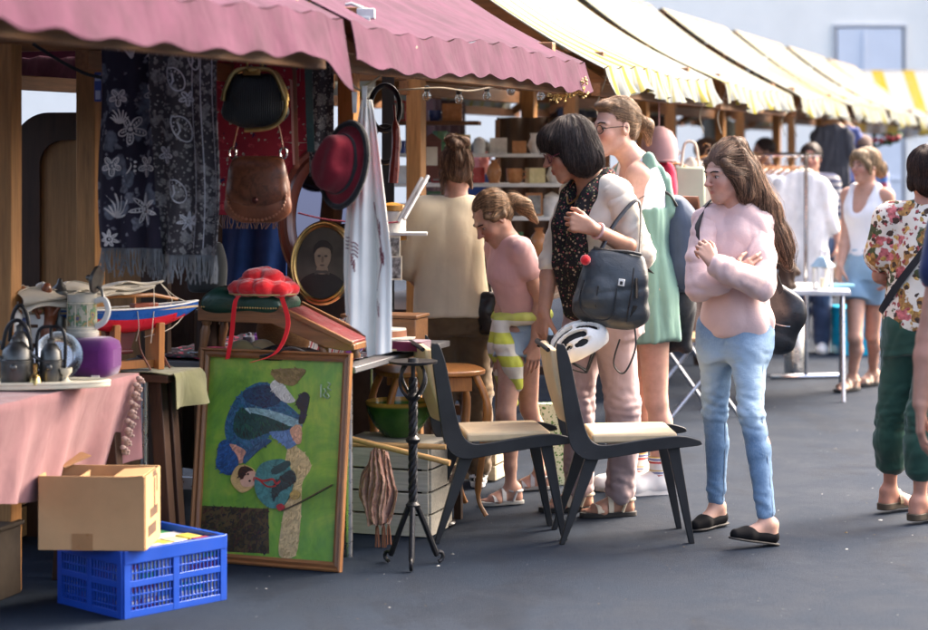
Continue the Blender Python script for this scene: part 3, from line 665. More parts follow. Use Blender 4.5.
# --- painting leaning on the table end ---
def painting():
    r=thing('framed_painting','large framed painting turned on its side, a figure in blue on bright green','painting',(-.74,7.83,0),rot=(R(-7),0,R(-21.5)))
    Wd,Hh=.63,.8; fw=.034
    prof=[(-.5,0),(.5,0),(.5,.55),(.2,.75),(-.1,.6),(-.3,1),(-.5,.9)]
    def side(a,bb,m):
        a=V(a);bb=V(bb); d=(bb-a).normalized(); inn=V((-d.z,0,d.x)); mb=MB(); vs=[]; n=len(prof)
        for p,sgn in ((a,1),(bb,-1)):
            for (q,hh) in prof: vs.append(p+inn*(q*fw)+d*(q*fw)*sgn+V((0,-hh*.028,0)))
        fs=[(i,(i+1)%n,n+(i+1)%n,n+i) for i in range(n)]; mb.add(vs,fs); mb.build('frame_side',m,r,smooth=30)
    PF=wood('frame_wood_x',(.25,.11,.04),'X',2,.35,.3,.5,.3); PFZ=wood('frame_wood_z',(.25,.11,.04),'Z',2,.35,.3,.5,.3)
    x0,x1=-Wd/2+fw/2,Wd/2-fw/2; z0,z1=fw/2,Hh-fw/2
    side((x0,0,z0),(x1,0,z0),PF); side((x1,0,z0),(x1,0,z1),PFZ); side((x1,0,z1),(x0,0,z1),PF); side((x0,0,z1),(x0,0,z0),PFZ)
    m=MB(); m.box((0,.006,Hh/2),(Wd-fw,.008,Hh-fw)); 
    t=NT('oil_green',.35,.5); co=t.co(); n1=t.noise(co,4.5,6,.65,1.2); n2=t.noise(t.co('Object',(1,1,.4)),30,4,.6)
    t.col(t.mix(t.ramp(n2,[(.4,0.),(.65,.35)]),t.ramp(n1,[(.28,(.09,.23,.025)),(.48,(.18,.38,.045)),(.66,(.33,.46,.06)),(.8,(.4,.48,.1))]),(.06,.2,.06))); t.bump(n2,.3,.003)
    cv=m.build('canvas',t.m,r)
    def UV(x,y):
        u=v=0
        for _ in range(4): u=(x-98+v*21)/362; v=(y-74-u*22)/490
        return (-Wd/2+fw+u*(Wd-2*fw), (Hh-fw)-v*(Hh-2*fw))
    lay=[0]; M=Matrix(((1,0,0,0),(0,0,1,0),(0,1,0,0),(0,0,0,1)))
    rb=random.Random(12); DM={}; DB=[MB() for _ in range(40)]
    def inside(p,P):
        k=False; n=len(P)
        for i in range(n):
            a,b_=P[i],P[i-1]
            if (a[1]>p[1])!=(b_[1]>p[1]) and p[0]<(b_[0]-a[0])*(p[1]-a[1])/(b_[1]-a[1]+1e-12)+a[0]: k=not k
        return k
    def dabs(P,c,y,dens=9000,n=None):
        xs=[p[0] for p in P]; ys=[p[1] for p in P]; area=(max(xs)-min(xs))*(max(ys)-min(ys)); ang=rb.uniform(0,3.1)
        for _ in range(n or int(area*dens)):
            q=(rb.uniform(min(xs),max(xs)),rb.uniform(min(ys),max(ys)))
            if not inside(q,P): continue
            k=rb.choice((.65,.82,1.18,1.4)); key=tuple(int(min(1,v*k)*24) for v in c)
            if key not in DM and len(DM)<40: DM[key]=len(DM)
            if key not in DM: continue
            a=ang+rb.gauss(0,.5)+q[0]*4; L=rb.uniform(.004,.013); w2=rb.uniform(.0012,.003); d=(math.cos(a),math.sin(a)); e=(-d[1],d[0]); yy=y-.00018-rb.random()*.0001
            pts=[(-L,0),(-L*.6,w2),(L*.5,w2*.8),(L,0),(L*.5,-w2),(-L*.6,-w2*.9)]
            DB[DM[key]].add([(q[0]+d[0]*u+e[0]*v,yy,q[1]+d[1]*u+e[1]*v) for u,v in pts],[(0,1,2,3,4,5)][::1])
    def paint(pts,c,name,var=.35,line=None,sm=True):
        lay[0]+=1; y=.0015-lay[0]*.0004; P=[UV(*p) for p in pts]
        if sm and line is None:
            Q=[]; n=len(P)
            for i in range(n):
                a,b_,c_,d=[V((*P[(i+k)%n],0)) for k in (-1,0,1,2)]
                for s in range(4):
                    tt=s/4; q=.5*((2*b_)+(c_-a)*tt+(2*a-5*b_+4*c_-d)*tt*tt+(3*b_-a-3*c_+d)*tt**3); Q.append((q.x,q.y))
            P=Q
        if line is not None:
            Q=[]; S=spline([(p[0],p[1],0) for p in P],5)
            L=[];Rr=[]
            for i,p in enumerate(S):
                d=(S[min(i+1,len(S)-1)]-S[max(i-1,0)]).normalized(); nn=V((-d.y,d.x,0))*line; L.append((p+nn)); Rr.append(p-nn)
            P=[(p.x,p.y) for p in L+Rr[::-1]]
        mb=MB(); mb.prism([(p[0],p[1]) for p in P],y,.003,M)
        key='oil_%02d_%02d_%02d'%tuple(int(q*99) for q in c)
        if key not in _mc:
            t=NT(key,.38,.5); co=t.co(); n=t.noise(co,38,6,.7,1.); t.col(t.ramp(n,[(.3,lum(c,1-var)),(.5,c),(.7,lum(c,1+var*1.3))])); t.bump(n,.3,.003); _mc[key]=t.m
        mb.build(name,_mc[key],cv,smooth=0)
        if line is None and name not in('painted_eye','painted_mouth','signature'): dabs(P,c,y)
    dk=NT('oil_cobbles',.5,.4); co=dk.co(); v_=dk.vor(co,36); dk.col(dk.ramp(v_,[(.15,(.06,.045,.02)),(.45,(.035,.028,.018)),(.6,(.1,.07,.03))])); _mc['oil_04_03_01']=dk.m
    paint([(80,450),(262,457),(266,568),(76,562)],(.045,.035,.018),'painted_ground',sm=False)
    paint([(318,300),(358,322),(374,355),(352,392),(350,440),(347,500),(336,570),(293,572),(297,500),(308,440),(312,400),(304,350)],(.52,.4,.19),'painted_path')
    paint([(180,170),(225,143),(265,148),(300,190),(340,225),(347,260),(300,268),(268,270),(240,300),(190,318),(150,292),(140,250),(155,205)],(.03,.11,.2),'painted_skirt',.6)
    paint([(178,210),(250,213),(318,255),(262,268),(200,285),(165,262)],(.012,.06,.055),'painted_fold',.5)
    paint([(190,165),(230,150),(262,152),(290,190),(250,205),(200,190)],(.02,.05,.1),'painted_fold',.5)
    paint([(200,205),(262,212),(342,238),(346,252),(330,256),(255,228),(205,215)],(.24,.4,.42),'painted_hem')
    paint([(262,152),(284,136),(322,178),(330,190),(312,195),(290,185)],(.55,.55,.5),'painted_stocking',.2)
    paint([(264,114),(300,108),(356,112),(340,138),(322,152),(296,146),(280,140)],(.2,.14,.05),'painted_boot',.4)
    paint([(332,195),(352,168),(368,180),(362,215),(354,245),(340,244),(345,215)],(.012,.02,.03),'painted_boot')
    paint([(128,292),(152,286),(176,322),(178,358),(152,374),(120,352),(122,320)],(.025,.08,.22),'painted_bonnet',.7)
    paint([(155,295),(195,310),(200,330),(185,345),(176,325)],(.55,.28,.2),'painted_arm')
    paint([(200,318),(250,285),(268,290),(235,312),(196,345)],(.03,.09,.17),'painted_ribbon',.5)
    paint([(262,268),(290,265),(332,262),(346,285),(318,308),(300,298)],(.1,.2,.36),'painted_sleeve',.4)
    paint([(318,262),(345,250),(348,290),(335,296)],(.56,.32,.2),'painted_hand',.2)
    paint([(160,385),(182,348),(222,360),(228,390),(212,410),(186,416)],(.52,.36,.14),'painted_hat',.25)
    paint([(185,362),(206,355),(230,370),(234,388),(214,402),(190,398)],(.62,.38,.26),'painted_face',.12)
    paint([(180,372),(186,355),(204,352),(222,362),(205,366),(192,384)],(.05,.022,.012),'painted_hair')
    for p in ((208,371),(213,388)): paint([(p[0]-4,p[1]),(p[0],p[1]-3),(p[0]+3,p[1]),(p[0],p[1]+3)],(.04,.02,.015),'painted_eye')
    paint([(222,381),(226,378),(227,389),(223,389)],(.4,.05,.05),'painted_mouth')
    paint([(230,365),(250,342),(296,334),(318,352),(328,400),(305,448),(268,455),(238,432),(226,400)],(.05,.2,.19),'painted_jacket',.5)
    paint([(270,360),(312,338),(318,352),(285,372)],(.02,.07,.07),'painted_sleeve'); paint([(275,400),(318,362),(334,375),(330,395),(290,420),(278,440)],(.015,.04,.045),'painted_sleeve')
    paint([(228,380),(250,388),(275,384),(285,395),(296,388)],(.35,.03,.03),'painted_scarf',line=.004); paint([(240,386),(262,402),(285,400)],(.3,.02,.02),'painted_scarf',line=.003)
    paint([(286,450),(300,444),(307,455),(294,462)],(.4,.03,.04),'painted_glove')
    paint([(322,420),(335,410),(348,420),(340,434),(326,432)],(.4,.28,.08),'painted_pot')
    paint([(300,462),(350,440),(432,398)],(.06,.04,.02),'painted_stick',line=.0022)
    for q in ([(418,145),(424,150),(418,158),(426,165)],[(408,160),(414,168),(407,176),(414,184)],[(416,172),(422,180),(417,186)],[(400,150),(400,182)]): paint(q,(.4,.5,.35),'signature',line=.0008)
    full=[(-Wd/2+fw,fw),(Wd/2-fw,fw),(Wd/2-fw,Hh-fw),(-Wd/2+fw,Hh-fw)]
    lay[0]=0; gr=(.17,.36,.045); dabs(full,gr,.0017,n=900); dabs(full,(.25,.38,.06),.0017,n=500)
    allm=MB(); mats=[]
    for key,i in DM.items():
        for f in DB[i].f: pass
        b0=len(allm.v); allm.v+=DB[i].v; allm.f+=[[b0+k for k in f] for f in DB[i].f]; allm.m+=[len(mats)]*len(DB[i].f)
        c=tuple((k+.5)/24 for k in key); t=NT('dab%d'%i,.35,.5); t.col(c); mats.append(t.m)
    allm.build('brushwork',mats,cv,smooth=0)['kind']='stuff'
painting()

# --- pewter, stein, figures on the pink table ---
def at1(px,py,Y): return W(px,py,Y)
def TP(px,Y): p=W(px,150,Y+.34); return V((p.x,p.y,.752))
def jug(loc,h,r,label,handle=True,cage=False):
    t=thing('pewter_jug',label,'jug',loc); b=MB(); b.lathe([(r*.92,0),(r,.01),(r*.98,h*.45),(r*1.03,h*.46),(r*1.03,h*.5),(r*.93,h*.52),(r*.86,h*.7),(r*.45,h*.86),(r*.3,h*.88),(r*.3,h*.93),(.002,h*.94)],n=28); b.tube([(r*.9,0,h*.5),(r*1.5,0,h*.62),(r*1.7,0,h*.72)],[r*.2,r*.13,r*.1],10,M=Matrix.Rotation(R(190),4,'Z')); b.build('body',PEWTER,t)
    m=MB(); m.lathe([(r*.32,h*.93),(r*.34,h*.97),(r*.1,h),(r*.12,h*1.04),(.002,h*1.06)],n=18); m.build('lid',PEWTER,t)
    m=MB(); 
    if cage: m.tube(spline([(-r*1.15,0,h*.3),(-r*1.2,0,h*.9),(-r*.9,0,h*1.2),(0,0,h*1.25),(r*.9,0,h*1.2),(r*1.2,0,h*.9),(r*1.15,0,h*.3)],6),.006,8); m.tube([(0,0,h*1.02),(0,0,h*1.27)],.006,6)
    else: m.tube(spline([(-r*.9,0,h*.7),(-r*.6,0,h*1.15),(0,0,h*1.32),(r*.6,0,h*1.15),(r*.9,0,h*.7)],6),.007,8)
    m.build('handle',IRON,t); m=MB(); m.ell((0,-r*1.02,h*.36),(.012,.006,.012)); m.build('badge',PEWTER,t); return t
TRZ=.752
trp=TP(30,6.72)
tr=thing('tray','long ivory painted wooden tray under the pewter jugs','tray',trp,R(9)); b=MB(); b.prism([(.27*math.cos(2*PI*i/40)*(1 if abs(math.cos(2*PI*i/40))<.97 else .99),.085*math.sin(2*PI*i/40)) for i in range(40)],.0,.014); b.build('board',IVORY,tr,bevel=.003)
b=MB(); b.tube([(.262*math.cos(2*PI*i/40),.08*math.sin(2*PI*i/40),.018) for i in range(40)],.007,8,closed=True); b.build('rim',IVORY,tr)
z=V((0,0,.016))
jug(TP(17,6.7)+z,.16,.055,'squat pewter jug with hoop handle, nearest the left edge'); jug(TP(51,6.73)+z,.15,.04,'slim pewter caddy inside an iron carrying frame',cage=True)
jug(TP(20,6.86)+V((0,0,.002)),.2,.04,'taller dark pewter pot standing behind the squat jug')
p=TP(58,6.92); pl=thing('pewter_plate','round pewter plate standing upright behind the slim caddy','plate',p+V((0,0,.085)),rot=(R(76),0,R(12))); b=MB(); b.lathe([(.002,0),(.055,.0),(.062,.008),(.082,.012),(.084,.016),(.06,.013),(.05,.004),(.002,.004)],n=36); b.build('dish',metalm('bright_pewter',(.55,.56,.58),.25),pl)
# purple box
p=TP(94,7.03); pb=thing('purple_box','purple felt covered box with rounded corners under the beer stein','box',p,R(-14)); b=MB(); b.box((0,0,.072),(.175,.15,.14)); b.build('body',PURP,pb,bevel=.04); b=MB(); b.box((.04,-.078,.008),(.03,.004,.016)); b.build('label',WHP,pb)
def stein(loc):
    t=thing('beer_stein','grey stoneware beer stein with painted scenes and raised pewter lid','beer stein',loc,R(-15)); h=.15
    b=MB(); b.lathe([(.058,0),(.06,.004),(.06,.016),(.055,.02),(.053,.1),(.051,h-.01),(.053,h),(.048,h),(.047,.02),(.002,.018)],n=36); 
    tt=NT('stein_glaze',.25,.5); z=tt.sep(tt.co())[2]; n=tt.noise(tt.co(),26,4,.6); base=tt.ramp(n,[(.35,(.42,.4,.33)),(.65,(.55,.52,.45))])
    sc_=tt.ramp(tt.noise(tt.co('Object',(1,1,.7)),34,4,.6),[(.4,(.4,.38,.3)),(.47,(.12,.22,.12)),(.55,(.35,.24,.1)),(.62,(.12,.1,.16)),(.7,(.5,.45,.35))],'CONSTANT')
    msk=tt.math('MULTIPLY',tt.ramp(z,[(.035,0.),(.04,1.)]),tt.ramp(z,[(.118,1.),(.125,0.)])); tt.col(tt.mix(msk,base,sc_)); tt.bump(n,.3,.004); b.build('mug',tt.m,t)
    m=MB(); m.tube(spline([(.05,0,.125),(.085,0,.13),(.1,0,.095),(.085,0,.055),(.052,0,.035)],6),.009,8,sq=1.3); m.build('handle',WHP,t)
    m=MB(); m.lathe([(.048,0),(.05,.004),(.05,.01),(.03,.022),(.012,.03),(.01,.042),(.002,.048)],n=24,M=TR(.062,0,.2)@rotm(0,-80,0)@rotm(0,0,0)); m.tube([(.085,0,.125),(.075,0,.165),(.06,0,.175)],.006,8); m.build('lid',PEWTER,t)
    m=MB(); 
    for k in range(8):
        a=2*PI*k/8; m.tube([(.0555*math.cos(a),.0555*math.sin(a),.035),(.053*math.cos(a),.053*math.sin(a),.112)],.0014,5)
    for zz in (.03,.118): m.tube([(.0545*math.cos(2*PI*k/24),.0545*math.sin(2*PI*k/24),zz) for k in range(24)],.0016,5,closed=True)
    m.build('relief_band',IVORY,t)
p=TP(82,7.06); stein(V((p.x,p.y,.894)))
b=MB(); pp=TP(20,6.98); rz_=tag(MB().box((0,0,.058),(.34,.17,.114)).build('riser_box',DKX,loc=TP(33,7.1)+V((.0,.02,.001)),rz=R(6),bevel=.004),'low dark wooden box raising the figurines behind the pewter jugs','box'); bx=tag(MB().box((0,0,.045),(.11,.08,.09)).box((-.02,-.0405,.05),(.05,.003,.05),mi=1).build('storage_box',[plain('blue_card',(.04,.07,.2),.5),plain('mauve_print',(.35,.06,.12),.5)],loc=TP(10,7.05)+V((0,0,.117)),rz=R(8),bevel=.002),'blue printed cardboard box at the left edge behind the pewter','box')
pp=TP(33,7.1)+V((0,0,.117)); tag(MB().box((0,0,.05),(.09,.07,.1)).box((0,-.036,.06),(.05,.002,.012),mi=1).build('small_box',[WHP,CARDD],loc=pp,bevel=.002),'white box under the porcelain group between the jugs and the stein','box')
# porcelain group
fg=thing('porcelain_figurine','white and gold porcelain group of dancing figures','figurine',pp+V((0,0,.102)))
s=SD((-.06,-.05,-.01),(.06,.05,.14),.0035)
s.ell((0,0,.012),(.045,.032,.014)); 
for sx,hh in ((-.018,.095),(.02,.105),(.0,.08)): s.cap((sx,0,.01),(sx,0,hh*.6),.018,.009).ell((sx,0,hh*.66),(.013,.01,.02)).ell((sx*1.1,-.004,hh*.93),(.0105,)*3,.004).cap((sx,0,hh*.72),(sx*2.4,-.012,hh*.62),.005).cap((sx,0,hh*.72),(sx*1.9,-.008,hh*1.02),.005)
s.wave(.003,60,2); t=NT('porcelain',.18,.5); n=t.noise(t.co(),45,3,.6); t.col(t.ramp(n,[(.4,(.72,.68,.6)),(.52,(.66,.6,.5)),(.58,(.55,.33,.1)),(.68,(.5,.12,.1))])); s.build('body',t.m,fg)
wf=thing('carved_figurine','reddish brown carved wooden figure beside the porcelain group','figurine',TP(48,7.08)+V((0,0,.117))); s=SD((-.06,-.05,-.01),(.06,.05,.24),.004); s.cap((0,0,.0),(0,0,.04),.032,.028).chain([(0,0,.04),(.012,0,.1),(-.004,0,.15)],[.022,.02,.017]).ell((-.004,-.006,.19),(.019,.021,.024)).chain([(-.02,0,.15),(-.045,-.01,.12),(-.028,-.02,.09)],[.009,.008,.007],.004).chain([(.014,0,.15),(.038,-.012,.125),(.022,-.02,.1)],[.009,.008,.007],.004); s.build('body',wood('red_carving',(.24,.075,.03),'Z',2,.35,.3,.5,.3),wf)
jr=thing('glass_jar','dark ribbed jar with domed pewter lid at the left edge','jar',TP(6,7.16)+V((0,0,.117))); b=MB(); b.lathe([(.05,0),(.056,.02),(.056,.12),(.048,.15),(.04,.16)],n=20); b.build('body',plain('dark_bronze',(.05,.045,.04),.3,.4,40,.7),jr); b=MB(); b.lathe([(.05,.16),(.052,.17),(.05,.19),(.03,.21),(.012,.215),(.012,.23),(.002,.235)],n=20); b.build('lid',PEWTER,jr)
tk=thing('pewter_tankard','tall pewter tankard between the carved figure and the stein','tankard',TP(60,7.13)+V((0,0,.117))); b=MB(); b.lathe([(.045,0),(.046,.01),(.038,.02),(.036,.16),(.04,.17),(.036,.185),(.012,.205),(.008,.22),(.002,.225)],n=22); b.build('body',PEWTER,tk); b=MB(); b.tube(spline([(.036,0,.15),(.07,0,.14),(.07,0,.07),(.038,0,.04)],5),.006,8); b.build('handle',PEWTER,tk)

def ornaments():
    rr=random.Random(9); DB_=plain('dark_bronze',(.05,.045,.04),.3,.4,40,.7); COP=metalm('copper',(.45,.18,.09),.3,.25,.3)
    specs=[('brass_candlestick','short brass candlestick behind the squat pewter jug',14,7.16,BRASS,[(.035,0),(.036,.006),(.012,.02),(.01,.07),(.018,.085),(.01,.1),(.02,.13),(.016,.135),(.002,.12)]),
     ('copper_pot','small copper pot with lid near the left edge behind the pewter',27,7.2,COP,[(.03,0),(.045,.03),(.043,.07),(.03,.09),(.034,.095),(.02,.105),(.008,.115),(.002,.125)]),
     ('white_vase','slim white porcelain vase between the jar and the porcelain group',14,7.02,WHP,[(.025,0),(.034,.05),(.028,.1),(.012,.13),(.018,.15),(.014,.15),(.002,.1)]),
     ('blue_bottle','dark blue glass bottle behind the carved figure',42,7.2,plain('cobalt',(.01,.02,.12),.1,.2,bump=0),[(.025,0),(.028,.01),(.028,.09),(.01,.12),(.01,.16),(.013,.165),(.002,.166)]),
     ('egg_cup','small cream egg cup at the front of the ivory tray',66,6.72,IVORY,[(.018,0),(.018,.004),(.007,.014),(.007,.02),(.02,.035),(.021,.05),(.018,.05),(.002,.03)]),
     ('brown_jug','little brown glazed jug right of the carved figure',70,7.14,plain('treacle_glaze',(.09,.03,.012),.15,.3),[(.03,0),(.042,.035),(.034,.08),(.022,.1),(.027,.12),(.023,.12),(.002,.06)]),
     ('bell','small brass hand bell on the ivory tray between the jugs',35,6.66,BRASS,[(.024,0),(.02,.012),(.014,.03),(.006,.036),(.007,.06),(.009,.066),(.002,.072)])]
    for n,l,px,Y,m,prof in specs:
        p=TP(px,Y)+V((0,0,.117 if Y>7 and px<60 else 0)); o=MB().lathe(prof,n=22).build(n,m,loc=p+V((0,0,.016 if px in(66,35) else 0))); tag(o,l,n.split('_')[-1])
ornaments()
# --- model sailing boat ---
def boat():
    a=W(76,0,7.47); c=W(197,0,7.77); L=.57; ang=math.atan2(c.y-a.y,c.x-a.x)
    r=thing('model_yacht','wooden model sailing yacht with blue and red hull and furled sails','model boat',((a.x+c.x)/2-.03,(a.y+c.y)/2,.97),ang,None)
    b=MB(); n=26; m=9; vs=[]; mi=[]
    for i in range(n+1):
        u=i/n; x=(u-.5)*L; wdt=.062*max(.02,(math.sin(PI*min(1,(u*.82+.1))))**.8)*(1 if u<.85 else max(.05,(1-u)/.15)**.6); dep=.085*math.sin(PI*min(max(u*.9+.06,.02),.98))**.7; sh=.012*((u-.45)*2)**2+.004
        for j in range(m+1):
            q=-1+2*j/m; yy=wdt*math.copysign(abs(q)**.55,q) if abs(q)>.0 else 0; zz=sh-dep*(1-abs(q)**2.2); vs.append((x,yy,zz))
    f=[]; mm=[]
    for i in range(n):
        for j in range(m): f.append((i*(m+1)+j,(i+1)*(m+1)+j,(i+1)*(m+1)+j+1,i*(m+1)+j+1))
    b.add(vs,f)
    for fi in f:
        z=sum(vs[k][2] for k in fi)/4; x=sum(vs[k][0] for k in fi)/4; b.m[len(mm)]=0 if z>-.028+.006*((x/L)*2)**2 else 1; mm.append(0)
    b.build('hull',[plain('blue_enamel',(.012,.075,.3),.3,.12),plain('red_enamel',(.5,.014,.03),.3,.12)],r)
    b=MB(); ed=[vs[i*(m+1)] for i in range(n+1)]+[vs[i*(m+1)+m] for i in range(n,-1,-1)]; b.prism([(p[0],p[1]*.97) for p in ed],-.002,.006); b.build('deck',wood('boat_deck',(.45,.33,.19),'X',2),r)
    b=MB(); 
    for j in (0,m): b.tube([(vs[i*(m+1)+j][0],vs[i*(m+1)+j][1],vs[i*(m+1)+j][2]+.003) for i in range(n+1)],.0035,6)
    b.build('gunwale',WHP,r)
    b=MB(); b.prism([(-.1,-.07),(.03,-.07),(.0,-.15),(-.07,-.15)],-.004,.004,Matrix(((1,0,0,0),(0,0,1,0),(0,1,0,0),(0,0,0,1)))); b.tube([(-.08,0,-.15),(.01,0,-.15)],[.011,.009],10); b.build('keel',plain('keel_red',(.1,.02,.02),.4),r)
    b=MB(); b.tube([(-.3,.0,.055),(.1,0,.05),(.2,0,.03)],[.007,.008,.005],8); b.tube([(.02,0,.01),(.02,0,.06)],.006,8); b.build('mast',HONEY,r)
    for nm,(xa,xb,zt,zb,yo) in (('jib_sail',(-.26,.14,.098,.06,.012)),('furled_sail',(-.44,.09,.085,.012,-.016))):
        b=MB(); b.sheet(lambda u,v:(xa+(xb-xa)*u,yo+(.03*math.sin(v*11+u*3)+.012*math.sin(u*17+v*5))*(1-u*.6)-.03*v*(1-u),zt+(.006*math.sin(u*13))-(zt-zb)*v*(1-.85*u)+.01*math.sin(u*9+v*7)*(1-u)),40,16,thick=.0025); b.build(nm,CREAMC,r,smooth=75)
    b=MB()
    for q in ([(.125,0,.095),(.19,.0,.04),(.262,0,.012)],[(.125,0,.095),(.16,-.03,.03),(.12,-.05,.0)],[(.1,0,.09),(.07,-.055,-.0),(.06,-.05,-.12)],[(.262,0,.01),(.16,-.03,-.07),(.05,-.02,-.1)],[(0,-.06,.0),(.005,-.062,-.06),(.0,-.05,-.11)]): b.tube(spline(q,4),.0016,5)
    b.build('rigging',CREAMC,r)
    b=MB(); b.box((.06,0,.014),(.1,.04,.018)); b.build('cabin',MAH,r,bevel=.003)
    # cradle stands on the olive cloth
    st=thing('boat_cradle','wooden cradle with iron struts holding up the model yacht','stand',(r.location.x+.02,r.location.y+.008,.752),ang); b=MB()
    for x in (-.1,.08): b.prism([(-.05,0),(.05,0),(.055,.17),(.035,.17),(.0,.12),(-.035,.17),(-.055,.17)],x-.012,x+.012,Matrix(((0,0,1,0),(1,0,0,0),(0,1,0,0),(0,0,0,1))))
    b.box((0,0,.02),(.2,.03,.03)); b.build('frame',HONEY,st,bevel=.002)
    for (x,y) in ((.115,-.05),(.15,.04),(.03,-.06)): m=MB(); m.tube(spline([(x,y,0.002),(x-.03,y*.6,.08),(x-.035,y*.5,.15)],5),.0035,6); m.build('strut',plain('rust_iron',(.1,.03,.02),.7),st)
boat()

# --- tall wooden panel, scarves, carpet, bags ---
def panel():
    r=thing('mirror_back','tall dark wooden board with rounded top, the back of a big mirror','mirror',(-1.49,8.42,0),R(-8)); w,h=.64,1.70
    def shape(w,h,rad): return [(-w/2,0),(w/2,0)]+[(w/2-rad+rad*math.cos(a),h-rad+rad*math.sin(a)) for a in [PI/2*k/10 for k in range(11)]]+[(-w/2+rad-rad*math.sin(a),h-rad+rad*math.cos(a)) for a in [PI/2*k/10 for k in range(11)]]
    M=Matrix(((1,0,0,0),(0,0,1,0),(0,1,0,0),(0,0,0,1))); b=MB(); b.prism(shape(w-.06,h-.05,.12),-.006,.012,M); b.build('board',wood('panel_wood',(.3,.15,.055),'Z',.8),r)
    o,i=shape(w,h,.15),shape(w-.22,h-.11,.1); b=MB(); n=len(o); vs=[(x,y,z) for (x,z) in o for y in (-.035,.02)]+[(x,y,z) for (x,z) in i for y in (-.03,.015)]
    fs=[]
    for k in range(n):
        if k==0: continue
        k2=(k+1)%n; fs+=[(2*k,2*k2,2*n+2*k2,2*n+2*k),(2*k,2*k+1,2*k2+1,2*k2),(2*n+2*k,2*n+2*k2,2*n+2*k2+1,2*n+2*k+1),(2*k+1,2*n+2*k+1,2*n+2*k2+1,2*k2+1)]
    b.add(vs,fs); b.build('frame',DKW,r); b=MB(); b.box((0,-.02,.45),(w-.1,.03,.06)); b.build('batten',DKX,r); b=MB(); b.bar((.03,-.03,1.63),(.13,-.03,1.59),.012,.008); b.build('hook',STEEL,r)
panel()
GREYY=cloth('silver_thread',(.5,.5,.53),.7,.25,500); PALEY=cloth('pale_thread',(.66,.62,.6),.7,.25,500); FRNG=cloth('fringe_grey',(.15,.16,.17),.9,.4,300)
def scarf(name,label,px0,px1,ztop,zbot,t,m,seed,motifs):
    n0=[n for n in np.linspace(-4,-2,2001)]; 
    def npx(px): return min(n0,key=lambda n:abs((RT(t,n).x/RT(t,n).y*F+464)-px))
    a,c=npx(px0),npx(px1); w=c-a; h=ztop-zbot; r=thing(name,label,'scarf',RT(t,(a+c)/2,0),-TH)
    def f(u,v,off=0):
        x=(u-.5)*w*(1-.06*v); y=.014*math.sin(u*17+seed+v*1.3)*(.5+.5*v)+.01*math.sin(u*8+seed*2)+.02*math.sin(v*3+seed)-.045-off; return V((x+.012*math.sin(v*6+seed)*v,y,ztop-h*v))
    b=MB(); b.sheet(f,50,60,0,w,h,.004); b.build('fabric',m,r,smooth=75)
    e=MB()
    for (cu,cv,kind,s) in motifs:
        def P(dx,dy): return f(min(max(cu+dx/w,0.01),.99),min(max(cv+dy/h,0.01),.99),.003)
        if kind in('flower','star'):
            np_=5 if kind=='flower' else 7
            for k in range(np_):
                a0=2*PI*k/np_+.3; pts=[]
                for q in range(13):
                    tt=q/12; ra=s*(.25+.75*math.sin(PI*tt)); aa=a0+(tt-.5)*(1.1 if kind=='flower' else .75)*(1 if kind=='flower' else (1-abs(tt-.5)*.2))
                    if kind=='star': ra=s*(.25+.85*(1-abs(2*tt-1)))
                    pts.append(P(ra*math.cos(aa),ra*math.sin(aa)))
                e.tube(pts,.003,5)
                for q in (0.35,.55,.75): e.ell(P(s*q*math.cos(a0),s*q*math.sin(a0)),(.006*s/.05,.0015,.006*s/.05),8,5)
            e.ell(P(0,0),(s*.18,.002,s*.18),10,6)
        elif kind=='fan':
            for k in range(7):
                a0=-PI/2+(k-3)*.36; e.tube(spline([P(0,.0),P(s*.5*math.cos(a0+.3),s*.5*math.sin(a0+.3)),P(s*math.cos(a0),s*math.sin(a0))],4),[.001]+[.0035]*7+[.001],5)
        elif kind=='paisley':
            pts=[]; 
            for q in range(25):
                tt=2*PI*q/24; ra=s*(.5+.5*abs(math.sin(tt/2))); pts.append(P(ra*math.sin(tt)*.6+ .25*s*(1-math.cos(tt)),-ra*math.cos(tt)))
            e.tube(pts,.003,5); e.tube([P(.1*s,-.2*s),P(.2*s,.3*s),P(.05*s,.6*s)],.004,5)
            for q in range(9): tt=2*PI*q/9; e.ell(P(.35*s*math.sin(tt)+.2*s,.35*s*math.cos(tt)),(.004,.0015,.004),6,4)
        elif kind=='stem':
            e.tube(spline([P(0,0),P(s*.3,s*.5),P(s*.1,s),P(-s*.3,s*1.3)],5),.0025,5); 
            for q in (.3,.6,.9): e.ell(P(s*.2+.012,s*q),(.012,.0015,.005),8,5)
        elif kind=='line':
            e.tube([P((.5-cu)*0,0)]+[f(cu+.04*math.sin(v*9)*0,cv+(1-cv)*v*.97,.003) for v in np.linspace(.02,1,20)],.0022,5)
    if e.v: e.build('embroidery',PALEY if seed<3 else GREYY,r)
    fr=MB(); rr=random.Random(int(seed*10))
    for k in range(70):
        u=(k+.5)/70; p=f(u,1); l=rr.uniform(.06,.1); fr.tube([p,p+V((rr.uniform(-.008,.008),rr.uniform(-.006,.006),-l*.5)),p+V((rr.uniform(-.014,.014),rr.uniform(-.01,.01),-l))],.0022,4)
    fr.build('fringe',FRNG,r)
m1=pattern('floral_scarf',(.022,.018,.032),[(9,.38,(.13,.14,.175),.9,1),(15,.27,(.16,.16,.19),.9,4),(26,.2,(.22,.21,.24),.8,6)])
m2=pattern('paisley_scarf',(.045,.04,.045),[(16,.36,(.2,.19,.19),1.1,2),(40,.32,(.22,.21,.2),.8,5),(70,.25,(.32,.3,.28),.6,7)])
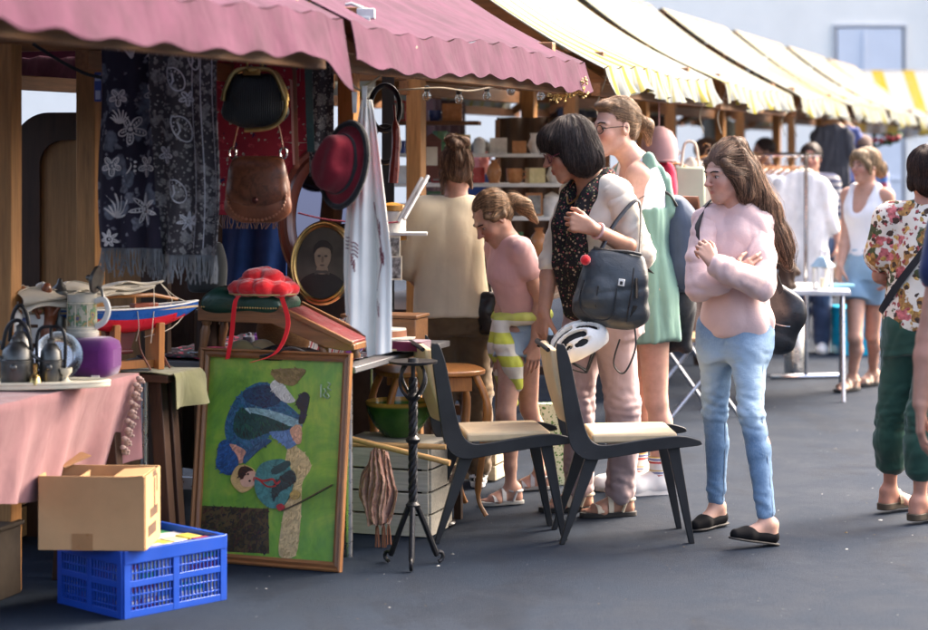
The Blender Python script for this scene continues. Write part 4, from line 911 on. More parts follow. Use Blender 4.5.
scarf('floral_scarf','black scarf with large silver flowers hanging beside the wooden post',103,169,1.945,1.22,6.46,m1,1.1,[(.5,.12,'fan',.1),(.3,.42,'fan',.05),(.52,.45,'flower',.05),(.26,.62,'flower',.034),(.78,.62,'flower',.036),(.5,.58,'stem',.05),(.3,.86,'fan',.085),(.75,.82,'star',.05),(.8,.28,'flower',.035),(.3,.3,'flower',.03),(.2,.96,'star',.03)])
scarf('paisley_scarf','grey and black paisley scarf with beads hanging right of the floral one',158,226,1.945,1.2,6.44,m2,4.2,[(.35,.2,'paisley',.05),(.6,.12,'paisley',.04),(.4,.42,'paisley',.055),(.3,.7,'paisley',.05),(.62,.02,'line',.1),(.76,.02,'line',.1),(.92,.02,'line',.1),(.5,.85,'star',.03),(.2,.55,'flower',.03),(.55,.3,'flower',.025)])
def carpet():
    p0=W(205,0,8.42); p1=W(322,0,8.36); w=(p1-p0).length; ztop,zbot=2.05,1.29; r=thing('red_carpet','dark red oriental carpet hanging behind the two handbags','carpet',((p0+p1)/2).to_tuple()[:2]+(0,),-TH*.6)
    def f(u,v,o=0): return V(((u-.5)*w,.012*math.sin(u*9)+.01*math.sin(v*5+u*3)-o,ztop-(ztop-zbot)*v))
    b=MB(); b.sheet(f,30,30,0,1,1,.008); b.build('pile',pattern('carpet_red',(.36,.03,.05),[(22,.28,(.5,.06,.08),.7,1),(34,.22,(.42,.34,.28),.5,4),(15,.2,(.04,.03,.09),.8,6)]),r,smooth=75)
    e=MB(); 
    for v in (.66,.7,.8,.93,.97): e.tube([f(u,v,.004) for u in np.linspace(.01,.99,16)],.004,4,)
    for k in range(14):
        u=.04+k*.07; e.tube([f(u,.74,.004),f(min(u+.03,.99),.77,.004),f(min(u+.02,.99),.71,.004)],.003,4)
    for q in ([(.9,.05),(.9,.62),(.55,.62)],[(.82,.05),(.82,.3)]): e.tube([f(u,v,.004) for u,v in q],.005,4)
    rr=random.Random(8)
    for k in range(22): 
        cx,cy=rr.uniform(.05,.95),rr.uniform(.05,.6); e.tube(spline([f(cx,cy,.004),f(min(cx+.04,.99),cy+.03,.004),f(cx,cy+.06,.004),f(max(cx-.03,0),cy+.04,.004)],4),.0025,4)
    e.build('border_lines',cloth('carpet_cream',(.5,.42,.34),.9,.3),r)
    fr=MB()
    for k in range(60):
        p=f((k+.5)/60,1); fr.tube([p,p+V((rr.uniform(-.008,.008),-.004,-.03)),p+V((rr.uniform(-.014,.014),-.006,-.055))],.0025,4)
    fr.build('fringe',cloth('fringe_rose',(.2,.13,.12),.9,.3),r)
carpet()
# dark patterned hanging right of the carpet and belts
p=W(322,0,7.9); b=MB(); b.sheet(lambda u,v:(p.x+(u-.5)*.09,p.y+.012*math.sin(u*9+v*3),1.95-.5*v),16,30,0,.1,.5,.004); tag(b.build('dark_shawl',m2,smooth=70),'narrow grey patterned shawl hanging behind the green strap','scarf')
def strap(label,px,y0,y1,Y,wd,m,name='belt'):
    a=W(px,y0,Y); c=W(px+3,y1,Y); b=MB(); b.sheet(lambda u,v:tuple(a.lerp(c,v)+V(((u-.5)*wd,.006*math.sin(v*7),0))),3,20,thick=.004); return tag(b.build(name,m,bevel=0),label,'strap')
strap('dark green strap hanging from a ring beside the carpet',308,62,152,7.2,.026,leather('green_strap',(.008,.03,.026),.4)); strap('narrow tan strap hanging left of the green strap',294,58,168,7.35,.014,BRNL); strap('pink woven ribbon hanging beside the carpet edge',291,80,165,7.5,.008,cloth('pink_tape',(.5,.25,.22),.9))
def frame_bag():
    p=W(255,98,7.25); r=thing('coin_purse','black ribbed leather purse with gold metal frame hanging from the cable','handbag',p,-TH*.5)
    s=SD((-.14,-.06,-.14),(.14,.06,.12),.005); s.loft([(-.105,0,0,.05,.015),(-.075,0,0,.105,.034),(-.01,0,0,.112,.036),(.05,0,0,.09,.026),(.085,0,0,.066,.014)],.01); s.wave(.002,60,2,(1,1,.1))
    tt=NT('ribbed_leather',.42,.4); co=tt.co(); tt.col((.02,.024,.026)); tt.bump(tt.wave(co,42,1.5,2),.5,.004); s.build('pouch',tt.m,r)
    b=MB(); 
    for y in (-.02,.02): b.tube(spline([(-.108,y,-.01),(-.1,y,.03),(-.066,y,.09),(0,y,.1),(.066,y,.09),(.1,y,.03),(.108,y,-.01)],5),.0085,8)
    b.tube(spline([(.1,-.028,.03),(.117,-.03,-.02),(.1,-.03,-.075),(.05,-.026,-.105),(-.03,-.026,-.112)],5),.008,8); b.box((-.005,-.027,.088),(.06,.012,.022)); b.build('frame',GOLD,r)
    b=MB(); b.ell((-.005,-.035,.098),(.022,.008,.008)); b.build('clasp',BRASS,r)
    b=MB(); b.tube(spline([(-.03,0,.1),(-.02,0,.17),(-.01,0,.21)],4),.004,6); b.tube(spline([(.03,0,.1),(.01,0,.17),(-.01,0,.21)],4),.004,6); b.build('chain',BRASS,r)
frame_bag()
def sbag():
    p=W(258,187,7.3); r=thing('shoulder_bag','brown tooled leather shoulder bag with rounded flap hanging under the purse','handbag',p,-TH*.4)
    s=SD((-.15,-.06,-.16),(.15,.06,.13),.005); s.loft([(-.125,0,0,.07,.02),(-.1,0,0,.105,.034),(-.03,0,0,.115,.04),(.06,0,0,.1,.036),(.1,0,0,.088,.022)],.01,p=2.6)
    s.build('body',BRNL,r)
    s=SD((-.15,-.07,-.1),(.15,.05,.13),.005); s.loft([(-.075,0,-.012,.05,.03),(-.05,0,-.012,.092,.036),(.02,0,-.012,.104,.038),(.07,0,-.008,.1,.036),(.108,0,0,.086,.022)],.01,p=2.6); 
    tt=NT('tooled_leather',.36,.5); co=tt.co(); n=tt.noise(co,30,5,.6,1.5); tt.col(tt.ramp(n,[(.35,(.08,.026,.012)),(.6,(.17,.055,.024))])); tt.bump(tt.vor(co,38,'DISTANCE_TO_EDGE'),.25,.003); f=s.build('flap',tt.m,r)
    b=MB(); b.lathe([(.011,0),(.012,.003),(.008,.009),(.002,.01)],n=14,M=TR(0,-.05,-.045)@rotm(90,0,0)); b.build('stud',plain('stud_brown',(.06,.014,.012),.3,.2,9,.5),f)
    for sx in (-1,1):
        b=MB(); b.tube([(sx*.09+.012*math.cos(a),0,.118+.02*math.sin(a)) for a in [2*PI*k/14 for k in range(14)]],.0035,6,closed=True); b.build('ring',CHROME,r)
    b=MB(); 
    for sx in (-1,1): b.tube(spline([(sx*.09,0,.13),(sx*.075,.005,.2),(sx*.05,.0,.28)],5),.009,6,sq=.35)
    b.build('strap',BRNL,r)
    b=MB()
    for k in range(24):
        a=PI*k/23; b.ell((.104*math.cos(a+PI),-.028,-.03-.085*math.sin(a)),(.006,.006,.006),6,4)
    b.build('lacing',leather('lace_tan',(.27,.1,.05),.45),r)
    return r
sbag()
# --- felt hat and towel on the line ---
def hat():
    p=W(345,165,7.0); r=thing('felt_hat','wine red felt hat with black band hanging sideways on the line','hat',p,rot=(R(82),R(14),R(-52)))
    s=SD((-.18,-.18,-.05),(.18,.18,.15),.005); s.loft([(0,0,0,.088,.1),(.05,0,0,.083,.095),(.09,0,0,.066,.078),(.105,0,0,.04,.055)],.02); s.ell((0,0,0),(.118,.142,.014),.02); s.cap((0,-.06,.125),(0,.05,.12),.018,.018,.04,'-'); s.ell((.07,.04,.08),(.02,.04,.03),.03,'-'); s.ell((-.07,.04,.08),(.02,.04,.03),.03,'-'); s.wave(.003,18,4)
    s.build('crown_and_brim',WINE,r)
    b=MB(); b.lathe([(.09,.004),(.0905,.03)],n=36,sy=1.135); b.tube([(.118*math.cos(a),.142*math.sin(a),.002) for a in [2*PI*k/40 for k in range(40)]],.011,8,closed=True); b.build('band',BLKC,r)
hat()
pgs=[]
for i,(x,y) in enumerate(((353,98),(363,92))):
    p=W(x,y,6.99); b=MB(); b.bar(p+V((0,0,.02)),p+V((.004,0,-.05)),.009,.008); b.bar(p+V((.01,0,.02)),p+V((.008,0,-.05)),.009,.008); b.tube([p+V((.005,-.006,.0)),p+V((.005,.008,.0))],.008,8)
    tag(b.build('clothes_peg',plain('peg_white',(.7,.7,.68),.5)),('white clothes peg holding the wine red hat','white clothes peg holding the white towel')[i],'clothes peg')
def towel():
    p=W(366,100,7.02); r=thing('white_towel','long white embroidered towel hanging from the line in front of the oval mirror','towel',p,R(-10))
    def f(u,v):
        h=.86*v*(1-.16*(1-u) if u<.5 else 1-.05*(u-.5)); wv=.035+.14*min(1,v*1.6)**.8-.02*max(0,v-.8)*5*(1 if u<.5 else 0)
        lx=(u-.42)*wv; return V((lx-.012*v,.03*math.sin(u*11+v*1.5)*min(1,v*2)+.012*math.sin(u*23),-h))
    b=MB(); b.sheet(f,50,70,0,1,1,.003); b.build('linen',WHITEC,r,smooth=80)
    e=MB(); 
    for (u0,v0) in ((.75,.5),(.8,.62),(.25,.72),(.72,.82)):
        for k in range(5): 
            pts=[f(min(.98,u0+.04*math.sin(k+q)),v0+.016*q-.01*k)+V((0,-.006,0)) for q in range(3)]; e.tube(pts,.002,4)
    for v in np.linspace(.63,.68,4): e.tube([f(u,v+.004*math.sin(40*u))+V((0,-.005,0)) for u in np.linspace(.02,.34,14)],.0018,4)
    e.tube([f(.7+.1*math.sin(v*13),v)+V((0,-.006,0)) for v in np.linspace(.4,.75,26)],.0018,4)
    e.build('stitching',cloth('maroon_thread',(.2,.06,.07),.9),r)
towel()
# red and black cords in the back
cord('two dark red strings stretched across in front of the oval mirror',[W(298,213,7.6),W(330,220,7.6),W(375,223,7.6),W(398,222,7.6)],.003,cloth('red_string',(.2,.01,.03),.8),'string')

# --- on the grey table ---
TZ=.746
def T2(px,Y): p=W(px,150,Y); return V((p.x,p.y,TZ))
def mirror(label,px,py,Y,rx,rz_,m,fw,depth,inner,lean,rot,name):
    p=W(px,py,Y); r=thing(name,label,'mirror' if 'mirror' in name else 'picture',p,rot=(R(lean),0,R(rot))); N=56
    prof=[(-1,0),(-.8,.6),(-.4,1),(.1,.7),(.5,.85),(1,.25),(1,0)]; vs=[];fs=[];k=len(prof)
    for i in range(N):
        a=2*PI*i/N; c,s_=math.cos(a),math.sin(a)
        for q,h in prof: vs.append(((rx+q*fw)*c,-h*depth,(rz_+q*fw)*s_))
    for i in range(N):
        for j in range(k): fs.append((i*k+j,i*k+(j+1)%k,((i+1)%N)*k+(j+1)%k,((i+1)%N)*k+j))
    b=MB(); b.add(vs,fs); b.build('frame',m,r)
    b=MB(); b.prism([((rx-fw*.6)*math.cos(2*PI*i/N),(rz_-fw*.6)*math.sin(2*PI*i/N)) for i in range(N)],-.006,.008,Matrix(((1,0,0,0),(0,0,1,0),(0,1,0,0),(0,0,0,1)))); g=b.build('glass' if 'mirror' in name else 'photograph',inner,r,smooth=20)
    return r,g
mir=NT('mirror_silver',.02,.5,1); mir.col((.13,.115,.15)); 
mirror('oval mirror in a mahogany frame standing behind the portrait',326,216,8.22,.17,.25,MAH,.04,.036,mir.m,-6,-24,'oval_mirror')
tp=NT('portrait_ground',.45,.4); tp.col(tp.ramp(tp.noise(tp.co(),5,3),[(.3,(.012,.01,.008)),(.7,(.09,.075,.055))])); 
r,g=mirror('oval portrait photograph of a man in a dark uniform in a gilt frame',323,263,8.1,.118,.15,GOLD,.014,.016,tp.m,-9,-14,'oval_portrait')
def port(pts,c,name,y): 
    n=len(pts); Q=[]
    for i in range(n):
        a,b_,c_,d=[V((*pts[(i+k)%n],0)) for k in (-1,0,1,2)]
        for s in range(4): tt=s/4; q=.5*((2*b_)+(c_-a)*tt+(2*a-5*b_+4*c_-d)*tt*tt+(3*b_-a-3*c_+d)*tt**3); Q.append((q.x/265,-q.y/265))
    b=MB(); b.prism(Q,-.006-y*.0007,.0,Matrix(((1,0,0,0),(0,0,1,0),(0,1,0,0),(0,0,0,1)))); b.build(name,plain('sepia%d'%int(c[0]*1000),c,.5,.12,40,bump=0),g,smooth=0)
port([(-26,33),(-22,18),(-8,10),(8,10),(22,18),(26,30),(18,36),(0,38),(-18,36)],(.018,.015,.012),'printed_uniform',1)
port([(-5,11),(5,11),(5,4),(-5,4)],(.2,.15,.1),'printed_neck',2); port([(-8,12),(0,10.5),(8,12),(6,8),(0,8),(-6,8)],(.06,.05,.04),'printed_collar',3)
port([(-9,-10),(-7,-17),(0,-19),(7,-17),(9,-9),(7.5,0),(4,6),(0,8),(-4,6),(-7.5,0)],(.2,.15,.1),'printed_face',4)
port([(-10,-8),(-9.5,-17),(-3,-23),(5,-22),(10,-16),(9.5,-8),(7,-14),(0,-16),(-6,-14)],(.02,.016,.012),'printed_hair',5)
for x in (-3.6,3.6): port([(x-2,-7),(x,-8),(x+2,-7),(x,-5.8)],(.03,.024,.018),'printed_eye',6)
port([(-.7,-6),(1,-6),(1.6,-1),(-1,-.5)],(.12,.09,.06),'printed_nose',6); port([(-2.8,2.5),(0,1.6),(2.8,2.5),(0,3.5)],(.07,.05,.04),'printed_mouth',6)
def gout_stool():
    r=thing('footstool','antique footstool with green leather top and sloping oxblood leather rest','footstool',(-.70,8.12,TZ),-TH)
    zt=.245; b=MB()
    for y in (-.1,.1):
        b.prism([(-.31,.2),(.04,.2),(.3,.075),(.335,.07),(.335,.05),(.3,.045),(.22,.055),(.0,.14),(-.31,.145)],y-.011,y+.011,Matrix(((1,0,0,0),(0,0,-1,0),(0,1,0,0),(0,0,0,1))))
    b.box((-.305,0,.172),(.022,.178,.055)); b.box((.325,0,.06),(.02,.178,.025)); b.build('frame',OAKX,r,bevel=.003)
    s=SD((-.35,-.14,.17),(.1,.14,.27),.0055); s.loft([(-.305,0,.0,.11,.03),(-.29,0,.004,.116,.04),(-.1,0,.008,.118,.046),(.02,0,.004,.116,.038),(.035,0,0,.112,.026)],.01,M=Matrix(((0,0,1,0),(1,0,0,0),(0,1,0,.206),(0,0,0,1))),p=3.2); s.build('cushion',GRNL,r)
    b=MB(); 
    for k in range(30):
        x=-.29+.31*k/29; b.ell((x,-.118,.2),(.004,.003,.004),8,5)
    for k in range(9): b.ell((.045,-.1+.025*k,.192),(.004,.004,.004),8,5)
    b.build('studs',BRASS,r)
    b=MB(); b.add([(.045,-.098,.198),(.045,.098,.198),(.31,.098,.078),(.31,-.098,.078),(.045,-.098,.176),(.045,.098,.176),(.31,.098,.056),(.31,-.098,.056)],[(0,3,2,1),(4,5,6,7),(0,4,7,3),(1,2,6,5),(0,1,5,4),(2,3,7,6)]); b.build('sloping_rest',WINL,r,bevel=.004)
    b=MB(); b.bar((.03,-.112,.203),(.33,-.112,.072),.02,.02); b.bar((.03,.112,.203),(.33,.112,.072),.02,.02); b.build('side_rail',OAKX,r,bevel=.004)
    for x,y in ((-.285,-.085),(-.285,.085),(.2,-.085),(.26,.085)):
        h=.15 if x<0 else .07; sp=-.02 if x<0 else .012
        b=MB(); b.lathe([(.014,0),(.018,.008),(.015,h*.3),(.02,h*.7),(.014,h*.85),(.02,h*.92),(.016,h+.02)],n=14,M=TR(x+sp,y,0)@rotm(0,math.degrees(-sp*1.2/h*1) ,0)); b.build('leg',OAKZ,r)
gout_stool()
def bollenhut():
    p=V((-.77,8.07,TZ+.247)); r=thing('pompom_hat','straw hat covered in fat red wool pompoms with long ribbons lying on the footstool','hat',p,R(-12))
    b=MB(); b.lathe([(.002,.0),(.1,.0),(.135,.004),(.137,.009),(.1,.008),(.07,.03),(.002,.03)],n=36,sy=.8); b.build('brim',plain('straw',(.5,.36,.16),.8,.2,60),r)
    rr=random.Random(2); sd=SD((-.2,-.15,-.02),(.2,.15,.16),.004)
    for (x,y,z,s_) in ((-.085,-.03,.03,.04),(-.04,-.06,.035,.042),(.02,-.065,.035,.045),(.08,-.045,.03,.04),(.105,.0,.028,.035),(.06,.04,.04,.045),(0,.05,.045,.048),(-.07,.035,.04,.044),(-.03,-.01,.072,.044),(.035,-.012,.07,.044),(.0,.025,.082,.038),(-.11,.005,.026,.032)):
        sd.ell((x,y,z-.004),(s_*1.12,s_*1.12,s_*.8),.008)
    sd.wave(.0035,70,4,(1,1,1)); sd.build('pompoms',REDF,r)
    for pts,wd in (([(-.06,-.07,.01),(-.075,-.118,-.02),(-.085,-.13,-.14),(-.1,-.135,-.235)],.018),([(.09,-.06,.0),(.14,-.14,-.1),(.11,-.19,-.2),(.02,-.21,-.238)],.018)):
        S=spline(pts,10); m=MB(); m.sheet(lambda u,v:tuple(S[min(int(v*(len(S)-1)),len(S)-1)]+V(((u-.5)*wd,0,.004*(u-.5)))),2,len(S)-1,thick=.0015); m.build('ribbon',REDC,r,smooth=80)
bollenhut()
def misc():
    # black handbag with chain under the stool
    p=T2(292,7.97); r=thing('black_clutch','flat black patent bag lying on the table under the footstool','handbag',p,-TH); s=SD((-.17,-.09,-.01),(.17,.09,.08),.005); s.loft([(-.14,0,.02,.05,.018),(-.1,0,.025,.064,.028),(.06,0,.024,.066,.03),(.14,0,.018,.05,.016)],.01,M=Matrix(((0,0,1,0),(1,0,0,0),(0,1,0,0),(0,0,0,1)))); s.wave(.004,22,5); s.build('body',leather('patent_black',(.012,.012,.014),.18),r)
    b=MB(); b.tube(spline([(-.12,-.06,.02),(-.05,-.1,.035),(.03,-.075,.06),(.1,-.05,.03),(.14,-.02,.015)],6),.006,8); b.build('strap',BLKL,r); b=MB(); b.box((.02,-.062,.03),(.022,.006,.012)); b.build('clasp',BRASS,r)
    # shoes / slippers
    for i,(px,Y,c,l) in enumerate(((258,8.06,(.16,.13,.06),'olive green slipper lying under the left side of the footstool'),(280,8.12,(.3,.22,.12),'tan slipper lying behind the olive one under the footstool'))):
        r=thing('slipper',l,'slipper',T2(px,Y),R(-20+30*i)); s=SD((-.14,-.06,-.01),(.14,.06,.09),.005); s.cap((-.09,0,.025),(.09,0,.022),.028,.022).ell((-.07,0,.04),(.05,.034,.034)).ell((.06,0,.05),(.05,.022,.03),.012,'-').half((0,0,.002),(0,0,-1)); s.build('upper',cloth('slipper%d'%i,c,.8),r)
    r=thing('wicker_basket','round wicker basket behind the footstool legs','basket',T2(285,8.4)); tt=NT('wicker',.7,.3); co=tt.co('Object',(1,1,1)); br=tt.n.new('ShaderNodeTexBrick'); tt.l.new(tt.co('UV',(40,14,1)),br.inputs[0]); br.inputs['Color1'].default_value=(.28,.15,.06,1); br.inputs['Color2'].default_value=(.2,.1,.04,1); br.inputs['Mortar'].default_value=(.03,.015,.006,1); br.inputs['Scale'].default_value=1; tt.col(br.outputs[0]); tt.bump(br.outputs[1],.6,.01)
    b=MB(); b.sheet(lambda u,v:(math.cos(2*PI*u)*(.085+.03*math.sin(PI*v*.8)),math.sin(2*PI*u)*(.085+.03*math.sin(PI*v*.8)),.13*v+.002),40,12,thick=.006); b.build('weave',tt.m,r); b=MB(); b.tube([(.103*math.cos(2*PI*k/40),.103*math.sin(2*PI*k/40),.13) for k in range(40)],.008,6,closed=True); b.build('rim',wood('cane',(.25,.13,.05),'X',3),r)
    # boaters
    for i,(z,rr_,l) in enumerate(((0,.125,'straw boater hat underneath a paler one at the end of the table'),(.042,.12,'white boater hat with brown band stacked on another hat'))):
        r=thing('boater_hat',l,'hat',T2(386,8.5)+V((.0,.0,z)),R(20*i)); b=MB(); b.lathe([(.002,0.001),(rr_,.001),(rr_,.007),(.085,.008),(.083,.04),(.078,.044),(.002,.046)] if i else [(.002,0.001),(rr_,.001),(rr_,.009),(.09,.01),(.086,.036),(.08,.041),(.002,.042)],n=40); b.build('straw',plain('boater%d'%i,(.62,.57,.47) if i else (.42,.3,.17),.8,.12,70,bump=.4,bs=200),r); b=MB(); b.lathe([(.0853,.01),(.0845,.034)],n=40); b.build('band',cloth('band%d'%i,(.3,.13,.07) if i else (.02,.02,.03),.7),r)
    # striped plates/bowl behind
    for i,(px,Y,c) in enumerate(((333,8.3,(.65,.6,.55)),(352,8.42,(.5,.5,.45)))):
        r=thing('plate',('cream plate with red stripes behind the footstool','grey green plate next to the striped plate')[i],'plate',T2(px,Y)+V((0,0,.05)),rot=(R(58),0,R(-20))); b=MB(); b.lathe([(.002,0),(.06,0),(.09,.014),(.092,.018),(.06,.006),(.002,.005)],n=36); b.build('dish',stripes('plate_str%d'%i,c,[(.2,.4,(.4,.03,.05)),(.6,.7,(.05,.12,.2))],.03,'Object',0,.25,0),r); st=MB(); st.bar((-.05,.0,-.05),(-.05,.02,0),.012,.012); st.bar((.05,.0,-.05),(.05,.02,0),.012,.012); 
    # wooden box on the far right of the table
    r=thing('writing_box','brown wooden writing box standing behind the white towel','box',T2(385,8.62),-TH); b=MB(); b.box((0,0,.06),(.32,.16,.12)); b.build('body',OAKX,r,bevel=.004); b=MB(); b.prism([(-.165,0),(.165,0),(.165,.012),(-.165,.012)],-.085,.085,TR(0,0,.121)@rotm(90,0,0)); b.build('lid',OAKX,r,bevel=.002)
    r=tag(MB().box((0,0,.02),(.2,.12,.04)).build('jewel_case',cloth('wine_velvet',(.12,.008,.04),.8,.2,400,0,.8),loc=T2(397,8.32)+V((.02,.12,0)),rz=-TH,bevel=.004),'wine red velvet case between the boater hats and the writing box','case')
    # postcards on the box
    rr=random.Random(4)
    pc=NT('old_photo',.4,.4); n=pc.noise(pc.co(),26,5,.6); pc.col(pc.ramp(n,[(.38,(.02,.02,.02)),(.5,(.2,.2,.19)),(.62,(.5,.5,.47))]))
    for i,(px,py,Y,w,h,l) in enumerate(((393,268,8.62,.075,.1,'black and white postcard propped beside the white towel'),(392,247,8.66,.07,.09,'dark photograph above the postcard beside the towel'))):
        p=W(px,py,Y); b=MB(); b.box((0,0,0),(w,.003,h)); b.box((0,-.0018,0),(w*.86,.002,h*.84),mi=1); o=b.build('photograph',[IVORY,pc.m],loc=p,rz=R(-10)); tag(o,l,'photograph')
    # silverware heap
    r=thing('silver_cutlery','heap of silver cutlery on the left of the grey table','cutlery',T2(228,8.16),R(-10)); b=MB()
    for k in range(16):
        a=rr.uniform(-.6,.6); x,y=rr.uniform(-.09,.09),rr.uniform(-.05,.05); L=rr.uniform(.06,.1); z=.008+.003*(k%5); d=V((math.cos(a),math.sin(a),rr.uniform(-.05,.05))); o=V((x,y,z)); b.tube([o-d*L,o,o+d*L*.6],[.0035,.0025,.004],6); b.ell(o+d*L*.8,(.02,.012,.004),10,6)
    b.build('pieces',CHROME,r)
    # many small colourful trinkets
    pal=[(.35,.05,.12),(.06,.2,.22),(.4,.3,.12),(.1,.1,.13),(.45,.44,.42),(.2,.06,.3),(.05,.18,.08),(.4,.12,.05)]
    lab=['small trinket bowl','little lidded pot','tiny ornament box']
    for k in range(26):
        px,Y=rr.uniform(212,390),rr.uniform(8.0,8.7); p=T2(px,Y); n_=p.x*CT-p.y*ST; t_=p.x*ST+p.y*CT
        if not(-3.68<n_<-2.86 and 7.5<t_<8.5): continue
        c=pal[k%8]; s_=rr.uniform(.018,.034); b=MB(); kd=k%3
        if kd==0: b.lathe([(s_*.5,0),(s_,.6*s_),(s_*1.1,s_),(s_*.95,s_),(.002,s_*.3)],n=14)
        elif kd==1: b.lathe([(s_*.7,0),(s_,s_*.5),(s_*.8,s_*1.2),(s_*.3,s_*1.4),(s_*.2,s_*1.7),(.002,s_*1.75)],n=14)
        else: b.box((0,0,s_*.5),(s_*2,s_*1.5,s_))
        o=b.build(('trinket_bowl','trinket_pot','trinket_box')[kd],plain('trk%d'%(k%8),c,.3,.3,50,.0),loc=p,rz=rr.random(),bevel=.001 if kd==2 else 0); tag(o,lab[kd]+' among the clutter on the grey table','trinket',('trinket bowls','trinket pots','trinket boxes')[kd]+' on the grey table')
    p=W(240,272,8.5); 
    # blue jeans cloth hanging behind
    a=W(222,222,8.7); c=W(287,222,8.62); b=MB(); b.sheet(lambda u,v:tuple(a.lerp(c,u)+V((0,.02*math.sin(u*14+v*2),.16-.5*v))),24,20,thick=.006); tag(b.build('blue_garment',cloth('blue_denim',(.02,.06,.2),.9,.25,300,.4),smooth=70),'blue garment hanging low behind the brown shoulder bag','garment')
misc()
# slate cushion seen behind boat
pcx=W(207,262,8.3); s=SD((-.1,-.1,-.14),(.1,.1,.1),.008); s.loft([(-.12,0,0,.075,.06),(0,0,0,.08,.065),(.08,0,0,.06,.05)],.02); o=s.build('slate_cap',cloth('slate_felt',(.035,.04,.042),.9,.2,300)); o.location=pcx; tag(o,'dark slate felt cap standing between the boat bow and the footstool','cap')
b=MB(); b.lathe([(.05,0),(.05,.36),(.045,.365),(.002,.365)],n=18); o=tag(b.build('cap_stand',DKW,loc=V((pcx.x,pcx.y,.0))),'dark wooden pedestal under the slate cap','stand'); o.scale=(1,1,1.04/.365-.12/.365)

# --- in front / under the table ---
def white_crate():
    p=G(372,552); r=thing('white_crate','white painted wooden crate on the asphalt beside the painting','crate',(-.43,8.42,0),-TH); PW=wood('white_wash',(.52,.47,.37),'X',1,.75,.2)
    L,D,H=.38,.3,.36; m=MB()
    for k in range(4):
        z=.045+.09*k
        for (c,s_) in (((0,-D/2,z),(L,.014,.082)),((0,D/2,z),(L,.014,.082)),((-L/2,0,z),(.014,D-.03,.082)),((L/2,0,z),(.014,D-.03,.082))):
            q=MB(); q.box(c,s_); q.build('plank',PW,r,bevel=.002)
    for sx in (-1,1):
        for sy in (-1,1): m.box((sx*(L/2-.02),sy*(D/2-.02),H/2),(.022,.022,H-.01))
    m.box((0,0,.02),(L-.02,D-.02,.012)); m.build('corner_posts',PW,r); q=MB(); q.box((0,0,H+.006),(L+.01,D+.01,.012)); q.build('lid',PW,r,bevel=.002)
    # bowl
    bw=thing('green_bowl','large green glazed bowl with ochre rim standing on the white crate','bowl',RT(8.14,-2.86,.374)); bl=MB(); bl.lathe([(.05,0),(.06,.004),(.1,.05),(.125,.1),(.135,.145),(.13,.148),(.118,.1),(.09,.05),(.002,.02)],n=40,sx=1.05); tt=NT('green_glaze',.2,.5); z=tt.sep(tt.co())[2]; n=tt.noise(tt.co(),10,4); tt.col(tt.mix(tt.ramp(z,[(.128,0.),(.136,1.)]),tt.ramp(n,[(.3,(.015,.06,.01)),(.7,(.05,.13,.02))]),(.4,.22,.04))); bl.build('bowl',tt.m,bw)
    return r
wc=white_crate()
def wc_place(o): o.location=RT(8.14,-2.86,.374)
wc.location=RT(8.1,-2.86)
def sticks():
    for i,(a,c,l) in enumerate((((346,444,8.3),(446,447,8.22),'upper pale wooden rod lying on the white crate and pointing right'),((344,437,8.22),(450,463,8.06),'lower pale wooden rod slanting down from the white crate'))):
        b=MB(); P,Q=W(*a),W(*c); b.tube([P,P.lerp(Q,.5),Q],.0115,12); tag(b.build('wooden_rod',wood('ramin%d'%i,(.5,.29,.12),'X',2,.5,.25)),l,'rod')
sticks()
def tassel():
    p=W(380,452,8.2); r=thing('tasselled_scarf','crumpled dusty pink scarf with tassels hanging down the front of the white crate','scarf',p,-TH)
    fm=MB()
    for (xo,wt,wm,wb,ph,yo) in ((-.025,.02,.062,.03,0,-.012),(.022,.018,.05,.034,2.1,-.004),(0,.012,.04,.03,4,-.026)):
        def f(u,v):
            w2=(wt+(wm-wt)*math.sin(min(1,v*1.25)*PI*.5))*(1-v**3)+wb*v**3; a=(u-.5)*2
            return (xo*(.4+.9*math.sin(PI*v*.9))+a*w2+.006*math.sin(v*9+ph),yo+.02*math.sin(a*7+ph+v*3)*(.3+v*.7)+.01*math.sin(a*15+v*8+ph),.012-.29*v+.012*math.cos(a*2.5)*(1-v)-.012*math.sin(v*14+ph)*abs(a))
        fm.sheet(f,34,36,thick=.002)
    fm.build('fabric',cloth('dusty_pink',(.36,.17,.12),.85,.3,300,.5,.3,0,0,(.5,.3,.22)),r,smooth=75)
    for x,l in ((-.012,.1),(.015,.13),(.035,.08)):
        m=MB(); rr=random.Random(int(l*100)); m.ell((x,0,-.27),(.009,.009,.014))
        for k in range(16): a=rr.random()*6.28; m.tube([(x,0,-.275),(x+.006*math.cos(a),.006*math.sin(a),-.3),(x+.009*math.cos(a)+.006*rr.random(),.009*math.sin(a),-.28-l)],.0016,4)
        m.build('tassel',cloth('tassel_rust',(.28,.11,.06),.8,.2),r)
tassel()
